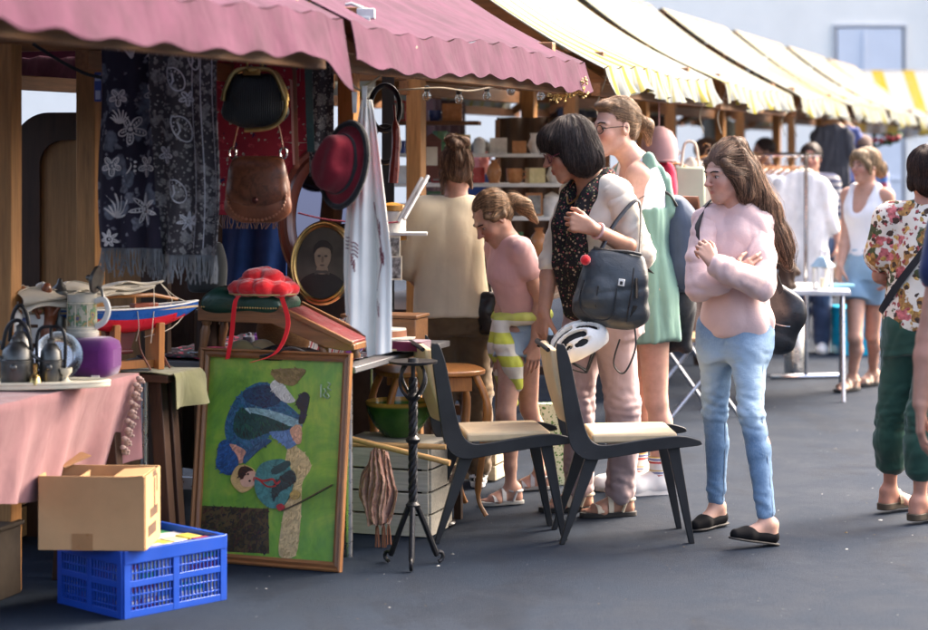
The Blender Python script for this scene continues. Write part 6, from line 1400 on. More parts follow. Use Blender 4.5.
# ---------- woman in black bob, cream cardigan ----------
def bobw():
    p=Person('woman with black bobbed hair, cream cardigan, dark floral scarf and mauve trousers',(.60,8.93),-58,1.70,lean=8,yaw=-22,pitch=22,headoff=(-.03,-.065,-.012),tone=(.4,.19,.115),hs=1.06)
    J=p.J; J['elL']=p.w(641,254,-.2); J['wrL']=p.w(592,228,-.36); p.hand['L']=dict(d=p.dirw((-.9,-.1,.3)),n=p.dirw((.1,.9,-.2)),curl=(62,70,45))
    J['elR']=p.w(551,262,.03); J['wrR']=p.w(544,312,-.05); p.hand['R']=dict(d=p.dirw((-.12,-.1,-1)),n=p.dirw((.8,.5,0)),curl=(25,40,25))
    J['hipL']=p.w(611,311,-.06); J['hipR']=p.w(588,311,.06); J['knL']=p.w(623,404,-.06); J['anL']=p.w(620,499,-.03); J['toeL']=p.dirw((-.97,-.25,0)); J['knR']=p.w(576,402,.06); J['anR']=p.w(579,492,.1); J['toeR']=p.dirw((-.97,-.2,0)); J['anL'].z=J['anR'].z=.082
    p.body(); p.brows(HBK)
    p.pants('trousers',MAUVE,1.0,(.092,.068,.066,.058,.055),.96,(.007,17,3),.006)
    def f(sd):
        p.torso(sd,.018,.90,1.40,gx=.004)
        for n in 'LR': sd.cap(p.MT@v3((1 if n=='L' else -1)*.05,.018,1.385),J['sh'+n],.055*p.s,.062*p.s,.04)
        
        sd.cap(p.neck+V((0,-.04,.0)),p.MT@v3(0,-.16,1.2),.05,.03,.02,'-')
    cg=p.garment('cardigan',CREAM,f,[-.42,-.4,.85],[.42,.3,1.46],.006,(.007,15,4),(1.2,1.2,.6))
    def fs(sd):
        if NN=='L': p.sleeve(sd,'L',.1,.062*p.s,.058*p.s,'wr',tail=.054*p.s); 
        else: p.sleeve(sd,'R',.08,.058*p.s,.052*p.s,'wr',tail=.047*p.s)
    for NN in ('L','R'): p.garment('sleeve',CREAM,fs,[-.45,-.5,.8],[.45,.32,1.5],.006,(.007,22,8),(1,1,1.2),parent=cg)
    # scarf: two long tails and a loop
    def f(sd):
        T=p.MT
        sd.chain([T@v3(.0,.085,1.42),T@v3(.075,.03,1.425),T@v3(.075,-.07,1.36),T@v3(.05,-.135,1.24),T@v3(.035,-.145,1.08),T@v3(.03,-.14,.94)],[.022,.028,.034,.042,.046,.04],.02)
        sd.chain([T@v3(.0,.085,1.42),T@v3(-.075,.03,1.425),T@v3(-.07,-.07,1.36),T@v3(-.05,-.135,1.24),T@v3(-.05,-.145,1.08),T@v3(-.045,-.135,.88)],[.022,.028,.034,.044,.05,.044],.02)
    p.garment('scarf',DSC,f,[-.2,-.28,.8],[.2,.16,1.5],.006,(.008,22,7),(1,1,.3))
    b=MB(); b.tube(spline([p.MT@v3(-.06,-.05,1.41),p.MT@v3(-.04,-.1,1.36),p.MT@v3(0,-.125,1.33),p.MT@v3(.04,-.1,1.36),p.MT@v3(.06,-.05,1.41)],6),.004,6); b.build('necklace',GOLD,p.root)
    def h(sd,M):
        e=lambda c,r,k=.02,op='+': sd.ell(c,r,k,op,M); e((0,.02,.036),(.092,.108,.098)); 
        for x in (-1,1): e((x*.066,.02,-.03),(.034,.068,.085)); e((x*.06,.05,-.06),(.036,.06,.055))
        e((0,.075,-.035),(.078,.05,.085)); e((0,-.05,.07),(.072,.052,.045),.025); e((0,-.088,.05),(.05,.014,.022),.012); e((0,-.1,-.045),(.056,.075,.085),.01,'-')
    p.hair(h,HBK,(-.15,-.16,-.18),(.15,.17,.17),strands=3200,lift=.0025)
    glasses(p,plain('plum_frame',(.16,.03,.05),.3,.1)); 
    for n in 'LR': p.shoe(n,'sandal',SANDL,SOLE,'sandal')
    b=MB(); wl=J['wrL']; b.tube([wl+V((.034*math.cos(a),.0,.034*math.sin(a))) for a in [2*PI*k/18 for k in range(18)]],.005,6,closed=True); d=(J['wrL']-J['elL']).normalized(); 
    b=MB(frame(wl.lerp(J['elL'],.12),d)); b.tube([(.031*p.s*math.cos(a),.031*p.s*math.sin(a),0) for a in [2*PI*k/20 for k in range(20)]],.007,6,closed=True); b.build('bracelet',plain('pink_strap',(.6,.35,.32),.5),p.root)
    return p
def glasses(p,m):
    b=MB(p.HM)
    for x in (-1,1):
        b.tube([(x*.032+.0225*math.cos(a),-.093+.006*abs(math.cos(a))**2*(1 if math.cos(a)*x>0 else .2),.002+.0185*math.sin(a)) for a in [2*PI*k/20 for k in range(20)]],.0019,6,closed=True)
        b.tube([(x*.054,-.087,.006),(x*.07,-.05,.008),(x*.079,.0,.008),(x*.08,.02,.0)],.0019,6)
    b.tube([(-.0095,-.093,.006),(0,-.096,.008),(.0095,-.093,.006)],.0019,6); b.build('glasses',m,p.root)
P1=bobw()

# ---------- woman with glasses, mint dress ----------
def glassw():
    p=Person('tall woman with glasses in a white top under a mint green dress',(.80,9.47),-66,1.78,lean=3,yaw=4,pitch=5,headoff=(-.02,-.075,0),tone=(.5,.27,.19),shod=True)
    J=p.J; J['shL']=p.w(638,175,-.12); J['elL']=p.w(618,262,-.2); J['wrL']=p.w(590,285,-.28); J['knL']=p.w(656,400,-.03); J['anL']=p.w(658,478,0); J['knR']=p.w(640,400,.1); J['anR']=p.w(638,474,.12)
    for n in 'LR': J['toe'+n]=p.dirw((-1,-.25,0)); J['an'+n].z=.085
    p.body(); p.brows(HLB)
    def f(sd):
        p.torso(sd,.011,.95,1.375,gx=-.004)
        for x in (-1,1): sd.cap(p.MT@v3(x*.07,.01,1.4),p.MT@v3(x*.1,.0,1.3),.05,.05,.04)
        sd.cap(p.neck+V((0,-.03,.03)),p.MT@v3(0,-.16,1.31),.075,.07,.02,'-')
    p.garment('white_top',WTANK,f,[-.3,-.3,.95],[.3,.3,1.6],.0065,(.003,16,5))
    def f(sd):
        prof=[(.62,0,.0,.185,.145),(.75,0,.0,.18,.14),(.88,0,.012,.172,.13),(.98,0,.006,.158,.115),(1.06,0,0,.145,.106),(1.16,0,0,.148,.112),(1.24,0,-.005,.15,.114)]
        p.torso(sd,.006,.66,1.22,prof=prof,kc=.012)
        for x in (-1,1): sd.chain([p.MT@v3(x*.095,-.1,1.2),p.MT@v3(x*.105,-.06,1.33),p.MT@v3(x*.1,.01,1.42),p.MT@v3(x*.1,.075,1.33),p.MT@v3(x*.1,.1,1.2)],[.03,.026,.024,.026,.03],.015)
    p.garment('dress',MINT,f,[-.34,-.3,.58],[.34,.32,1.6],.0065,(.012,13,6),(1.3,1.3,.25))
    def h(sd,M):
        e=lambda c,r,k=.015,op='+': sd.ell(c,r,k,op,M); e((0,.034,.044),(.077,.094,.092)); e((0,.06,-.02),(.062,.045,.05)); e((0,.115,.02),(.03,.03,.03)); e((0,-.03,.1),(.05,.05,.026)); sd.chain([M@v3(0,.12,.02),M@v3(.0,.165,0),M@v3(0,.17,-.08)],[.022,.03,.012],.02)
    def fl(q): t=p.HM@v3(0,.12,.02); return (t-q) if (t-q).length>.05 else V((0,.3,-1))
    p.hair(h,HLB,(-.14,-.16,-.16),(.14,.24,.17),strands=1300,flow=fl)
    glasses(p,plain('black_frame',(.015,.012,.012),.3))
    SOCK=stripes('striped_sock',(.7,.7,.68),[(.35,.5,(.5,.03,.03)),(.6,.7,(.03,.05,.3)),(.78,.86,(.6,.4,.05))],.06,'Object',2,.9,0)
    for n in 'LR':
        p.shoe(n,'sneaker',WHSHOE,RUBW,'trainer'); b=MB(); a=J['an'+n]; d=(J['kn'+n]-a).normalized(); b.tube([a-d*.02,a+d*.05,a+d*.085,a+d*.09],[.041,.041,.042,.036],14); b.build('sock',SOCK,p.root)
    return p
P2=glassw()

# ---------- woman in pink knit ----------
def pinkw():
    p=Person('woman with long brown hair and crossed arms in a pale pink jumper and jeans',(1.10,8.45),-42,1.565,yaw=-17,pitch=13,headoff=(-.02,-.05,0),tone=(.47,.25,.17),lw=.82,hs=1.0,shod=True,hipw=.88)
    J=p.J; J['shR']=p.w(707,221,.02); J['shL']=p.w(758,222,-.02)
    J['elR']=p.w(699,288,-.12); J['wrR']=p.w(733,276,-.2); p.hand['R']=dict(d=p.dirw((1,.05,.5)),n=p.dirw((.1,1,.1)),curl=(12,22,15))
    J['elL']=p.w(762,286,-.18); J['wrL']=p.w(714,264,-.29); p.hand['L']=dict(d=p.dirw((-.55,.12,.85)),n=p.dirw((-.25,1,-.1)),curl=(48,62,40),sc=.92)
    J['hipL']=p.w(748,331,-.04); J['hipR']=p.w(717,331,.03); J['knR']=p.w(715,412,.0,8.58); J['anR']=p.w(716,509,.0,8.63); J['toeR']=p.dirw((-.75,-.75,-.02)); J['knL']=p.w(751,412,0,8.3); J['anL']=p.w(767,522,0,8.22); J['toeL']=p.dirw((-.92,-.45,.2)); J['anR'].z=.084; J['anL'].z=.088
    p.body(); p.brows(HB)
    p.pants('jeans',DENIM,.98,(.084,.052,.048,.037,.034),.93,(.004,20,8),.007)
    b=MB()
    def line(pts,r=.0022): b.tube(spline([p.w(*q) for q in pts],5),r,5)
    def f(sd):
        prof=[(.87,0,.0,.148,.118),(.92,0,.0,.163,.136),(1.02,0,-.005,.146,.124),(1.14,0,-.005,.142,.12),(1.24,0,-.006,.146,.122),(1.32,0,.004,.155,.108),(1.38,0,.014,.12,.08),(1.425,0,.016,.075,.066)]
        p.torso(sd,.0,.86,1.425,prof=prof,kc=.02)
        for n in 'LR': sd.cap(p.MT@v3((1 if n=='L' else -1)*.05,.018,1.38),J['sh'+n],.06*p.s,.064*p.s,.04)
    def fs(sd):
        for n in NN:
            a,e,w_=J['sh'+n],J['el'+n],J['wr'+n]; sd.cap(a,a.lerp(e,.6),.06*p.s,.066*p.s,.03); sd.cap(a.lerp(e,.6),e,.066*p.s,.058*p.s,.012); sd.cap(e,e.lerp(w_,.45),.057*p.s,.054*p.s,.01); sd.cap(e.lerp(w_,.45),e.lerp(w_,.93),.056*p.s,.042*p.s,.01)
            sd.cap(e.lerp(w_,.86),e.lerp(w_,.95),.044*p.s,.042*p.s,.004); sd.cap(e.lerp(w_,.74),e.lerp(w_,.8),.053*p.s,.05*p.s,.012)
    j=p.garment('jumper',KNIT,f,[-.42,-.45,.78],[.42,.32,1.5],.006,(.012,13,9),(1.2,1.2,.7))
    for NN in ('L','R'): p.garment('sleeve',KNIT,fs,[-.45,-.5,.85],[.45,.32,1.5],.0055,(.008,22,11 if NN=='L' else 5),(1,1,1.3),parent=j)
    b=MB()
    for n in 'LR':
        for sg in (1,-1):
            a,k,c_=J['hip'+n],J['kn'+n],J['an'+n]; lat=V((sg,0,0)); rr_=(.08,.066,.053,.05,.044,.037); ts=((a,.08),(a.lerp(k,.5),.067),(k,.054),(k.lerp(c_,.35),.051),(k.lerp(c_,.7),.0435),(k.lerp(c_,.92),.0375)); b.tube(spline([q+lat*(r_*p.s+.001) for q,r_ in ts],5),.0022,5)
    b.build('seam',cloth('seam_thread',(.3,.36,.42),.9),p.root)
    b=MB(); nk=p.neck+V((0,.01,.022)); b.tube([nk+V((.066*math.cos(a_),.062*math.sin(a_),.012*math.sin(a_))) for a_ in [2*PI*k/24 for k in range(24)]],.011,8,closed=True); b.build('collar',KNIT,j)
    def h(sd,M):
        e=lambda c,r,k=.02,op='+': sd.ell(c,r,k,op,M); e((0,.032,.044),(.081,.097,.095))
        e((0,.07,.115),(.04,.045,.03),.02); e((.01,.09,.1),(.035,.03,.03),.02)
        for x in (-1,1): sd.chain([M@v3(x*.062,-.035,.06),M@v3(x*.077,.0,-.01),M@v3(x*.08,.03,-.1)],[.016,.022,.028],.02)
        base=p.MT
        sd.chain([M@v3(.02,.08,0),base@v3(.03,.115,1.42),base@v3(.07,.14,1.3),base@v3(.1,.15,1.26),base@v3(.12,.155,1.2)],[.066,.066,.058,.042,.012],.03)
        sd.chain([M@v3(.06,.06,-.02),base@v3(.1,.085,1.4),base@v3(.14,.1,1.29),base@v3(.165,.11,1.24),base@v3(.18,.12,1.17)],[.042,.044,.04,.028,.01],.03)
        sd.chain([M@v3(-.06,.06,-.02),base@v3(-.1,.1,1.4),base@v3(-.1,.135,1.25),base@v3(-.08,.15,1.15)],[.045,.05,.04,.014],.03)
    HI=p.HM.inverted(); HR=p.HM.to_3x3().normalized()
    def pf(q):
        l=HI@q
        if l.z>-.01 and l.y<.05: return HR@V((math.copysign(.45,l.x)*(1 if l.z<.1 else .3),1,-.25 if l.z<.1 else .2))
        if l.z>-.16: return V((0,.12,-1))
        return V((.25,.1,-1))
    p.hair(h,HBR,(-.2,-.16,-.56),(.3,.3,.19),strands=4200,slen=(.1,.32),seed=3,lift=.005,wave=.007,flow=pf)
    for n in 'LR': p.shoe(n,'flat',plain('black_suede',(.006,.006,.007),.85,.3,spec=.1),SOLE,'ballet_flat')
    d=(J['wrL']-J['elL']).normalized(); b=MB(frame(J['wrL']-d*.012,d)); b.tube([(.028*math.cos(a),.028*math.sin(a),0) for a in [2*PI*k/20 for k in range(20)]],.004,6,closed=True); b.lathe([(.002,.0),(.013,.001),(.013,.006),(.002,.007)],n=14,M=TR(.0,-.03,0)@rotm(90,0,0)); b.build('watch',BLKL,p.root)
    return p
P3=pinkw()

# ---------- girl ----------
def girl():
    p=Person('girl bending over the stall in a rose t-shirt, striped jumper round her waist',(.27,9.36),-66,1.39,lean=14,yaw=2,pitch=42,headoff=(0,-.03,-.025),tone=(.46,.24,.16),hs=1.12,hipw=.92)
    J=p.J; J['elR']=p.w(503,298,.02); J['wrR']=p.w(499,343,-.06); J['elL']=p.w(541,300,-.12); J['wrL']=p.w(535,343,-.14)
    for n in 'LR': p.hand[n]=dict(d=p.dirw((-.1,-.1,-1)),n=p.dirw((.1 if n=='R' else -.3,.9,0)),curl=(12,20,15))
    J['knL']=p.w(506,414,0,9.2); J['anL']=p.w(511,490,0,9.18); J['toeL']=p.dirw((-.95,-.35,0)); J['knR']=p.w(529,408,0,9.5); J['anR']=p.w(540,482,0,9.58); J['toeR']=p.dirw((-.95,-.2,0)); J['anL'].z=J['anR'].z=.07
    J['hipL']=p.w(514,336,-.05); J['hipR']=p.w(526,336,.08)
    p.body(); p.brows(HLB); p.shorts('shorts',DENIM,.3,.1,.105,.98)
    def f(sd):
        p.torso(sd,.009,.95,1.4,gx=-.004)
        for n in 'LR': sd.cap(p.MT@v3((1 if n=='L' else -1)*.05,.018,1.385),J['sh'+n],.052*p.s,.056*p.s,.04); p.sleeve(sd,n,.42,.058*p.s,.064*p.s)
    p.garment('t_shirt',TEE,f,[-.36,-.4,.7],[.36,.3,1.3],.006,(.006,20,12))
    STR=stripes('lime_stripe',(.7,.68,.6),[(.0,.48,(.55,.6,.08))],.1,'Object',2,.95,0)
    def f(sd):
        T=p.MT; s_=p.s
        pts=[T@v3(.16*math.sin(a),-.125*math.cos(a)+.005,.985+.015*math.cos(a)) for a in [2*PI*k/16 for k in range(17)]]; sd.chain(pts,[.026]*17,.01)
        sd.ell(tuple(T@v3(.05,-.14,.98)),(.032,.032,.03)); sd.chain([T@v3(.05,-.15,.98),T@v3(.1,-.18,.88),T@v3(.13,-.17,.76),T@v3(.13,-.17,.66)],[.03,.042,.042,.03],.015); sd.chain([T@v3(.03,-.15,.98),T@v3(.0,-.18,.86),T@v3(-.02,-.165,.72),T@v3(-.03,-.16,.55)],[.03,.04,.04,.034],.015)
    p.garment('tied_jumper',STR,f,[-.25,-.35,.35],[.25,.22,.95],.006,(.006,24,5))
    def h(sd,M):
        e=lambda c,r,k=.015,op='+': sd.ell(c,r,k,op,M); e((0,.034,.043),(.0755,.0925,.089)); e((0,.058,-.02),(.06,.045,.05)); sd.chain([M@v3(0,.1,-.0),M@v3(0,.14,-.01),M@v3(.01,.165,-.07),M@v3(.02,.16,-.17)],[.026,.03,.032,.01],.02)
        for x in (-1,1): sd.chain([M@v3(x*.06,-.045,.05),M@v3(x*.07,-.02,.02),M@v3(x*.074,.03,.0)],[.006,.009,.016],.02)
    def fl(q): t=p.HM@v3(0,.105,.0); return (t-q) if (t-q).length>.045 else V((0,.6,-1))
    p.hair(h,hairm('hair_chestnut',(.12,.066,.034),(.32,.19,.1)),(-.13,-.15,-.16),(.14,.25,.17),strands=1300,flow=fl)
    for n in 'LR': p.shoe(n,'sandal',leather('silver_sandal',(.42,.42,.42),.5),plain('grey_sole',(.3,.29,.27),.7),'sandal')
    return p
P4=girl()

# ---------- woman in beige shirt, seen from behind ----------
def beige():
    p=Person('woman with a messy bun in a loose beige shirt, seen from behind',(-.035,9.62),184,1.56,lean=5,pitch=16,yaw=8,tone=(.42,.21,.14),shod=True)
    J=p.J; J['elL']=p.MT@v3(.235,-.06,1.09); J['wrL']=p.MT@v3(.16,-.26,1.0); J['elR']=p.MT@v3(-.23,-.06,1.09); J['wrR']=p.MT@v3(-.16,-.26,1.0)
    J['anR']=p.w(478,480,.05); J['anR'].z=.083; J['knR']=J['hipR'].lerp(J['anR'],.52); 
    p.body(fine_hands=False); p.pants('trousers',KHAKI,1.0,(.105,.078,.074,.066,.06),.97,(.007,17,2),.014)
    def f(sd):
        prof=[(.8,0,.01,.215,.165),(.95,0,.008,.21,.16),(1.1,0,.006,.2,.15),(1.24,0,.004,.19,.138),(1.33,0,.008,.165,.11),(1.39,0,.014,.115,.08),(1.425,0,.016,.07,.062)]
        p.torso(sd,0,.84,1.425,prof=prof,kc=.012)
        for n in 'LR':
            x=1 if n=='L' else -1; sd.cap(p.MT@v3(x*.05,.018,1.38),J['sh'+n],.058,.072,.04); sd.cap(J['sh'+n],J['el'+n].lerp(J['sh'+n],.12),.074,.086,.03)
    p.garment('shirt',LINEN,f,[-.4,-.35,.75],[.4,.32,1.45],.0065,(.007,9,3),(1,1,.4))
    def h(sd,M):
        e=lambda c,r,k=.015,op='+': sd.ell(c,r,k,op,M); e((0,.034,.04),(.08,.096,.09)); e((0,.07,-.025),(.06,.042,.045)); e((0,.075,.128),(.05,.042,.03),.008); e((.03,.08,.148),(.034,.03,.022),.006); e((-.028,.095,.135),(.034,.03,.024),.006); e((.01,.11,.115),(.04,.022,.026),.006); sd.cap(M@v3(.07,.04,-.02),M@v3(.08,.05,-.12),.016,.004,.02); sd.cap(M@v3(-.06,.05,-.03),M@v3(-.066,.06,-.1),.014,.004,.02)
    def fl(q): t=p.HM@v3(0,.07,.12); return (t-q) if (t-q).length>.06 else (t-q).cross(V((0,1,.3)))
    p.hair(h,HBR,(-.14,-.15,-.18),(.14,.2,.2),strands=1300,flow=fl,seed=6,wave=.007,lift=.004)
    CHK=NT('checker',.7,.3); ck=CHK.n.new('ShaderNodeTexChecker'); CHK.l.new(CHK.co(),ck.inputs[0]); ck.inputs['Scale'].default_value=60; ck.inputs[1].default_value=(.01,.01,.01,1); ck.inputs[2].default_value=(.7,.7,.68,1); CHK.col(ck.outputs[0])
    for n in 'LR': p.shoe(n,'sneaker',CHK.m,RUBW,'trainer')
    return p
P5=beige()

# ---------- woman in white tank top ----------
def tank():
    p=Person('blond woman in a white tank top and pale denim shorts walking past the far stalls',(2.585,13.5),-44,1.56,yaw=-14,pitch=3,tone=(.46,.23,.15))
    J=p.J; J['elR']=p.w(846,238,.03); J['wrR']=p.w(840,266,-.06); p.hand['R']=dict(d=p.dirw((-.1,-.1,-1)),n=p.dirw((1,.2,0)),curl=(25,35,25)); J['knR']=p.w(855,338,-.12); J['anR']=p.w(852,381,-.02); J['anL']=p.w(873,376,.3); J['knL']=p.w(872,335,.1)
    for n in 'LR': J['toe'+n]=p.dirw((-.8,-.6,0)); J['an'+n].z=.083
    p.body(.0075,.0045); p.brows(HLB); p.shorts('shorts',LDEN,.5,.104,.098,.99)
    def f(sd):
        p.torso(sd,.013,.93,1.37,gx=.002)
        for x in (-1,1): sd.cap(p.MT@v3(x*.085,.0,1.4),p.MT@v3(x*.1,.0,1.28),.04,.05,.04)
        sd.cap(p.neck+V((0,-.04,.02)),p.MT@v3(0,-.17,1.27),.07,.06,.02,'-')
    p.garment('tank_top',WTANK,f,[-.3,-.3,.82],[.3,.3,1.5],.0075,(.004,15,2))
    def h(sd,M):
        e=lambda c,r,k=.015,op='+': sd.ell(c,r,k,op,M); e((0,.026,.037),(.087,.102,.095)); e((0,-.1,-.04),(.058,.085,.1),.012,'-'); e((0,-.05,.08),(.06,.045,.035)); e((.02,.12,-.03),(.05,.05,.06))
        for x in (-1,1): sd.chain([M@v3(x*.05,-.07,.06),M@v3(x*.076,-.04,.01),M@v3(x*.078,-.02,-.05)],[.014,.014,.008],.02)
    p.hair(h,HBL,(-.15,-.16,-.18),(.15,.22,.17),strands=800)
    for n in 'LR': p.shoe(n,'sandal',SANDL,SOLE,'sandal')
    return p
P6=tank()

# ---------- woman in floral blouse from behind ----------
def floral():
    p=Person('woman with short dark hair in a floral blouse and green cropped trousers',(1.945,8.82),158,1.555,yaw=18,pitch=5,tone=(.36,.16,.1))
    J=p.J; J['elL']=p.MT@v3(.215,-.02,1.1); J['wrL']=p.MT@v3(.1,-.24,1.02); J['elR']=p.MT@v3(-.215,-.02,1.1); J['wrR']=p.MT@v3(-.1,-.24,1.02)
    J['anL']=p.w(890,500,0,8.98); J['anR']=p.w(920,515,0,8.72); J['knL']=p.w(894,412,0,8.9); J['knR']=p.w(924,415,0,8.72)
    for n in 'LR': J['toe'+n]=p.dirw((.75,.55,0)); J['an'+n].z=.092
    p.body(.0065,.004,fine_hands=False)
    p.pants('cropped_trousers',GREENP,.98,(.102,.076,.074,.07,.066),.62,(.007,20,5),.016)
    def f(sd):
        prof=[(.83,0,.01,.2,.155),(.95,0,.01,.195,.15),(1.08,0,.006,.178,.138),(1.22,0,.0,.178,.138),(1.32,0,.008,.165,.11),(1.39,0,.014,.12,.08),(1.42,0,.016,.075,.062)]
        p.torso(sd,0,.86,1.42,prof=prof,kc=.012)
        for n in 'LR': sd.cap(p.MT@v3((1 if n=='L' else -1)*.05,.018,1.38),J['sh'+n],.06,.072,.04); p.sleeve(sd,n,.62,.074,.086)
    p.garment('blouse',FLOW,f,[-.4,-.34,.78],[.4,.3,1.42],.0065,(.007,13,4),(1,1,.6))
    def h(sd,M):
        e=lambda c,r,k=.015,op='+': sd.ell(c,r,k,op,M); e((0,.025,.034),(.09,.11,.1)); e((0,.07,-.045),(.07,.05,.055)); e((0,-.1,-.035),(.06,.085,.1),.012,'-'); e((0,-.05,.085),(.06,.045,.035))
        for x in (-1,1): e((x*.07,.03,-.03),(.022,.045,.04))
    p.hair(h,hairm('hair_cropped',(.018,.009,.007),(.07,.03,.018)),(-.15,-.16,-.18),(.15,.18,.17),strands=3600,slen=(.03,.08),seed=9,lift=.004,wave=.007)
    for n in 'LR': p.shoe(n,'wedge',leather('bronze_strap',(.1,.06,.025),.4),plain('cork_sole',(.05,.035,.02),.7),'sandal')
    c=p.MT@v3(0,0,1.15); T=p.MT
    p.strapmesh([T@v3(-.1,-.08,1.34),T@v3(-.11,.0,1.425),T@v3(-.09,.1,1.36),T@v3(-.02,.146,1.24),T@v3(.1,.14,1.08),T@v3(.19,.075,.95),T@v3(.2,-.02,.92)],.03,BLKC,'bag_strap',8,.004,flat=c)
    return p
P7=floral()

# ---------- person at the right edge: only an arm shows ----------
def edge():
    p=Person('person in a navy top at the right edge, only a bare arm in view',(1.68,6.3),178,1.66,tone=(.4,.18,.11),shod=True)
    J=p.J; J['elL']=p.w(929,338,.0); J['wrL']=p.w(921,404,-.03); p.hand['L']=dict(d=p.dirw((-.02,0,-1)),n=p.dirw((1,-.1,0)),curl=(15,25,20)); J['shL']=p.w(950,232,0)
    p.body(.0075,.004,hands='L'); p.pants('trousers',KHAKI,1.0,(.105,.078,.074,.066,.06),.97)
    def f(sd):
        p.torso(sd,.018,.9,1.42)
        for n in 'LR': sd.cap(p.MT@v3((1 if n=='L' else -1)*.05,.018,1.38),J['sh'+n],.058,.066,.04); p.sleeve(sd,n,.35,.066,.07)
    p.garment('t_shirt',cloth('navy_jersey',(.012,.02,.07),.9,.15,400,.4),f,[-.42,-.35,.8],[.42,.32,1.5],.0075)
    def h(sd,M): sd.ell((0,.02,.034),(.088,.106,.098),.02,'+',M); sd.ell((0,-.1,-.035),(.06,.085,.1),.012,'-',M)
    p.hair(h,HB,(-.14,-.16,-.16),(.14,.18,.16),strands=300)
    for n in 'LR': p.shoe(n,'sneaker',plain('grey_trainer',(.2,.2,.21),.7),RUBW,'trainer')
edge()

# ---------- blurred people in the background ----------
def bgp(label,loc,rz,H,shirt,pant,hairmat,tone=(.42,.2,.13),bald=False,hatm=None,arms=None,strap=None):
    p=Person(label,loc,rz,H,tone=tone,shod=True)
    if arms: arms(p)
    p.body(.009,.006,fine_hands=False); p.pants('trousers',pant,1.0,(.105,.078,.074,.066,.06),.97,(.006,17,2),.014,.009)
    def f(sd):
        p.torso(sd,.022,.88,1.42,gx=.012)
        for n in 'LR': sd.cap(p.MT@v3((1 if n=='L' else -1)*.05,.018,1.38),p.J['sh'+n],.06,.072,.04); p.sleeve(sd,n,.8,.07,.072)
    p.garment('shirt',shirt,f,[-.42,-.35,.75],[.42,.32,1.6],.009,(.006,15,3))
    def h(sd,M): sd.ell((0,.03,.036),(.086,.102,.094),.02,'+',M); sd.ell((0,-.1,-.03),(.062,.085,.1),.012,'-',M)
    p.hair(h,hairmat,(-.14,-.16,-.16),(.14,.18,.16),strands=300,step=.007)
    if hatm:
        b=MB(p.HM); b.lathe([(.1,.045),(.099,.09),(.08,.125),(.04,.14),(.002,.143)],n=26,sy=1.15); b.prism([(.095*math.cos(a),-.1-.075*math.sin(a)) for a in [PI*k/14 for k in range(15)]],.044,.052); b.build('cap',hatm,p.root)
    for n in 'LR': p.shoe(n,'sneaker',WHSHOE,RUBW,'trainer')
    return p
PLAID=NT('plaid',.9,.2); co=PLAID.co(); x=PLAID.sep(co); a=PLAID.math('GREATER_THAN',PLAID.math('FRACT',PLAID.math('MULTIPLY',x[0],11)),.5); c=PLAID.math('GREATER_THAN',PLAID.math('FRACT',PLAID.math('MULTIPLY',x[2],11)),.55); PLAID.col(PLAID.mix(c,PLAID.mix(a,(.05,.12,.3),(.16,.22,.4)),PLAID.mix(a,(.3,.05,.07),(.3,.3,.38)))); PLAID=PLAID.m
JEAN=cloth('dark_jean',(.03,.05,.1),.9,.2,300,.4)
bgp('man in a plaid shirt and brown cap far behind the woman in white',(3.4,18.0),-20,1.66,PLAID,JEAN,HB,hatm=cloth('brown_cap',(.12,.075,.06),.9,.2))
def am(p): p.J['wrR']=p.MT@v3(-.12,-.28,1.02); p.J['elR']=p.MT@v3(-.22,-.02,1.08)
bgp('blurred seller in a striped top behind the folding table',(2.66,16.1),-15,1.60,stripes('bg_stripe',(.35,.33,.32),[(.0,.5,(.05,.06,.12))],.05,'Object',2,.9,0),JEAN,HB,arms=am)
bgp('blurred shopper in a grey top walking between the far stalls behind the lampshade',(1.93,16.6),60,1.64,cloth('bg_grey',(.14,.14,.15),.9,.2),JEAN,HBR)
bgp('blurred shopper in a wine red top far behind the clothes rail',(2.78,19.5),-70,1.66,cloth('bg_wine',(.2,.03,.04),.9,.2),KHAKI,HB)
bgp('blurred seller in a navy shirt with flushed face behind the crockery shelves',(.12,15.2),-5,1.62,cloth('bg_navy',(.015,.03,.09),.9,.2),JEAN,HB,tone=(.5,.15,.11))
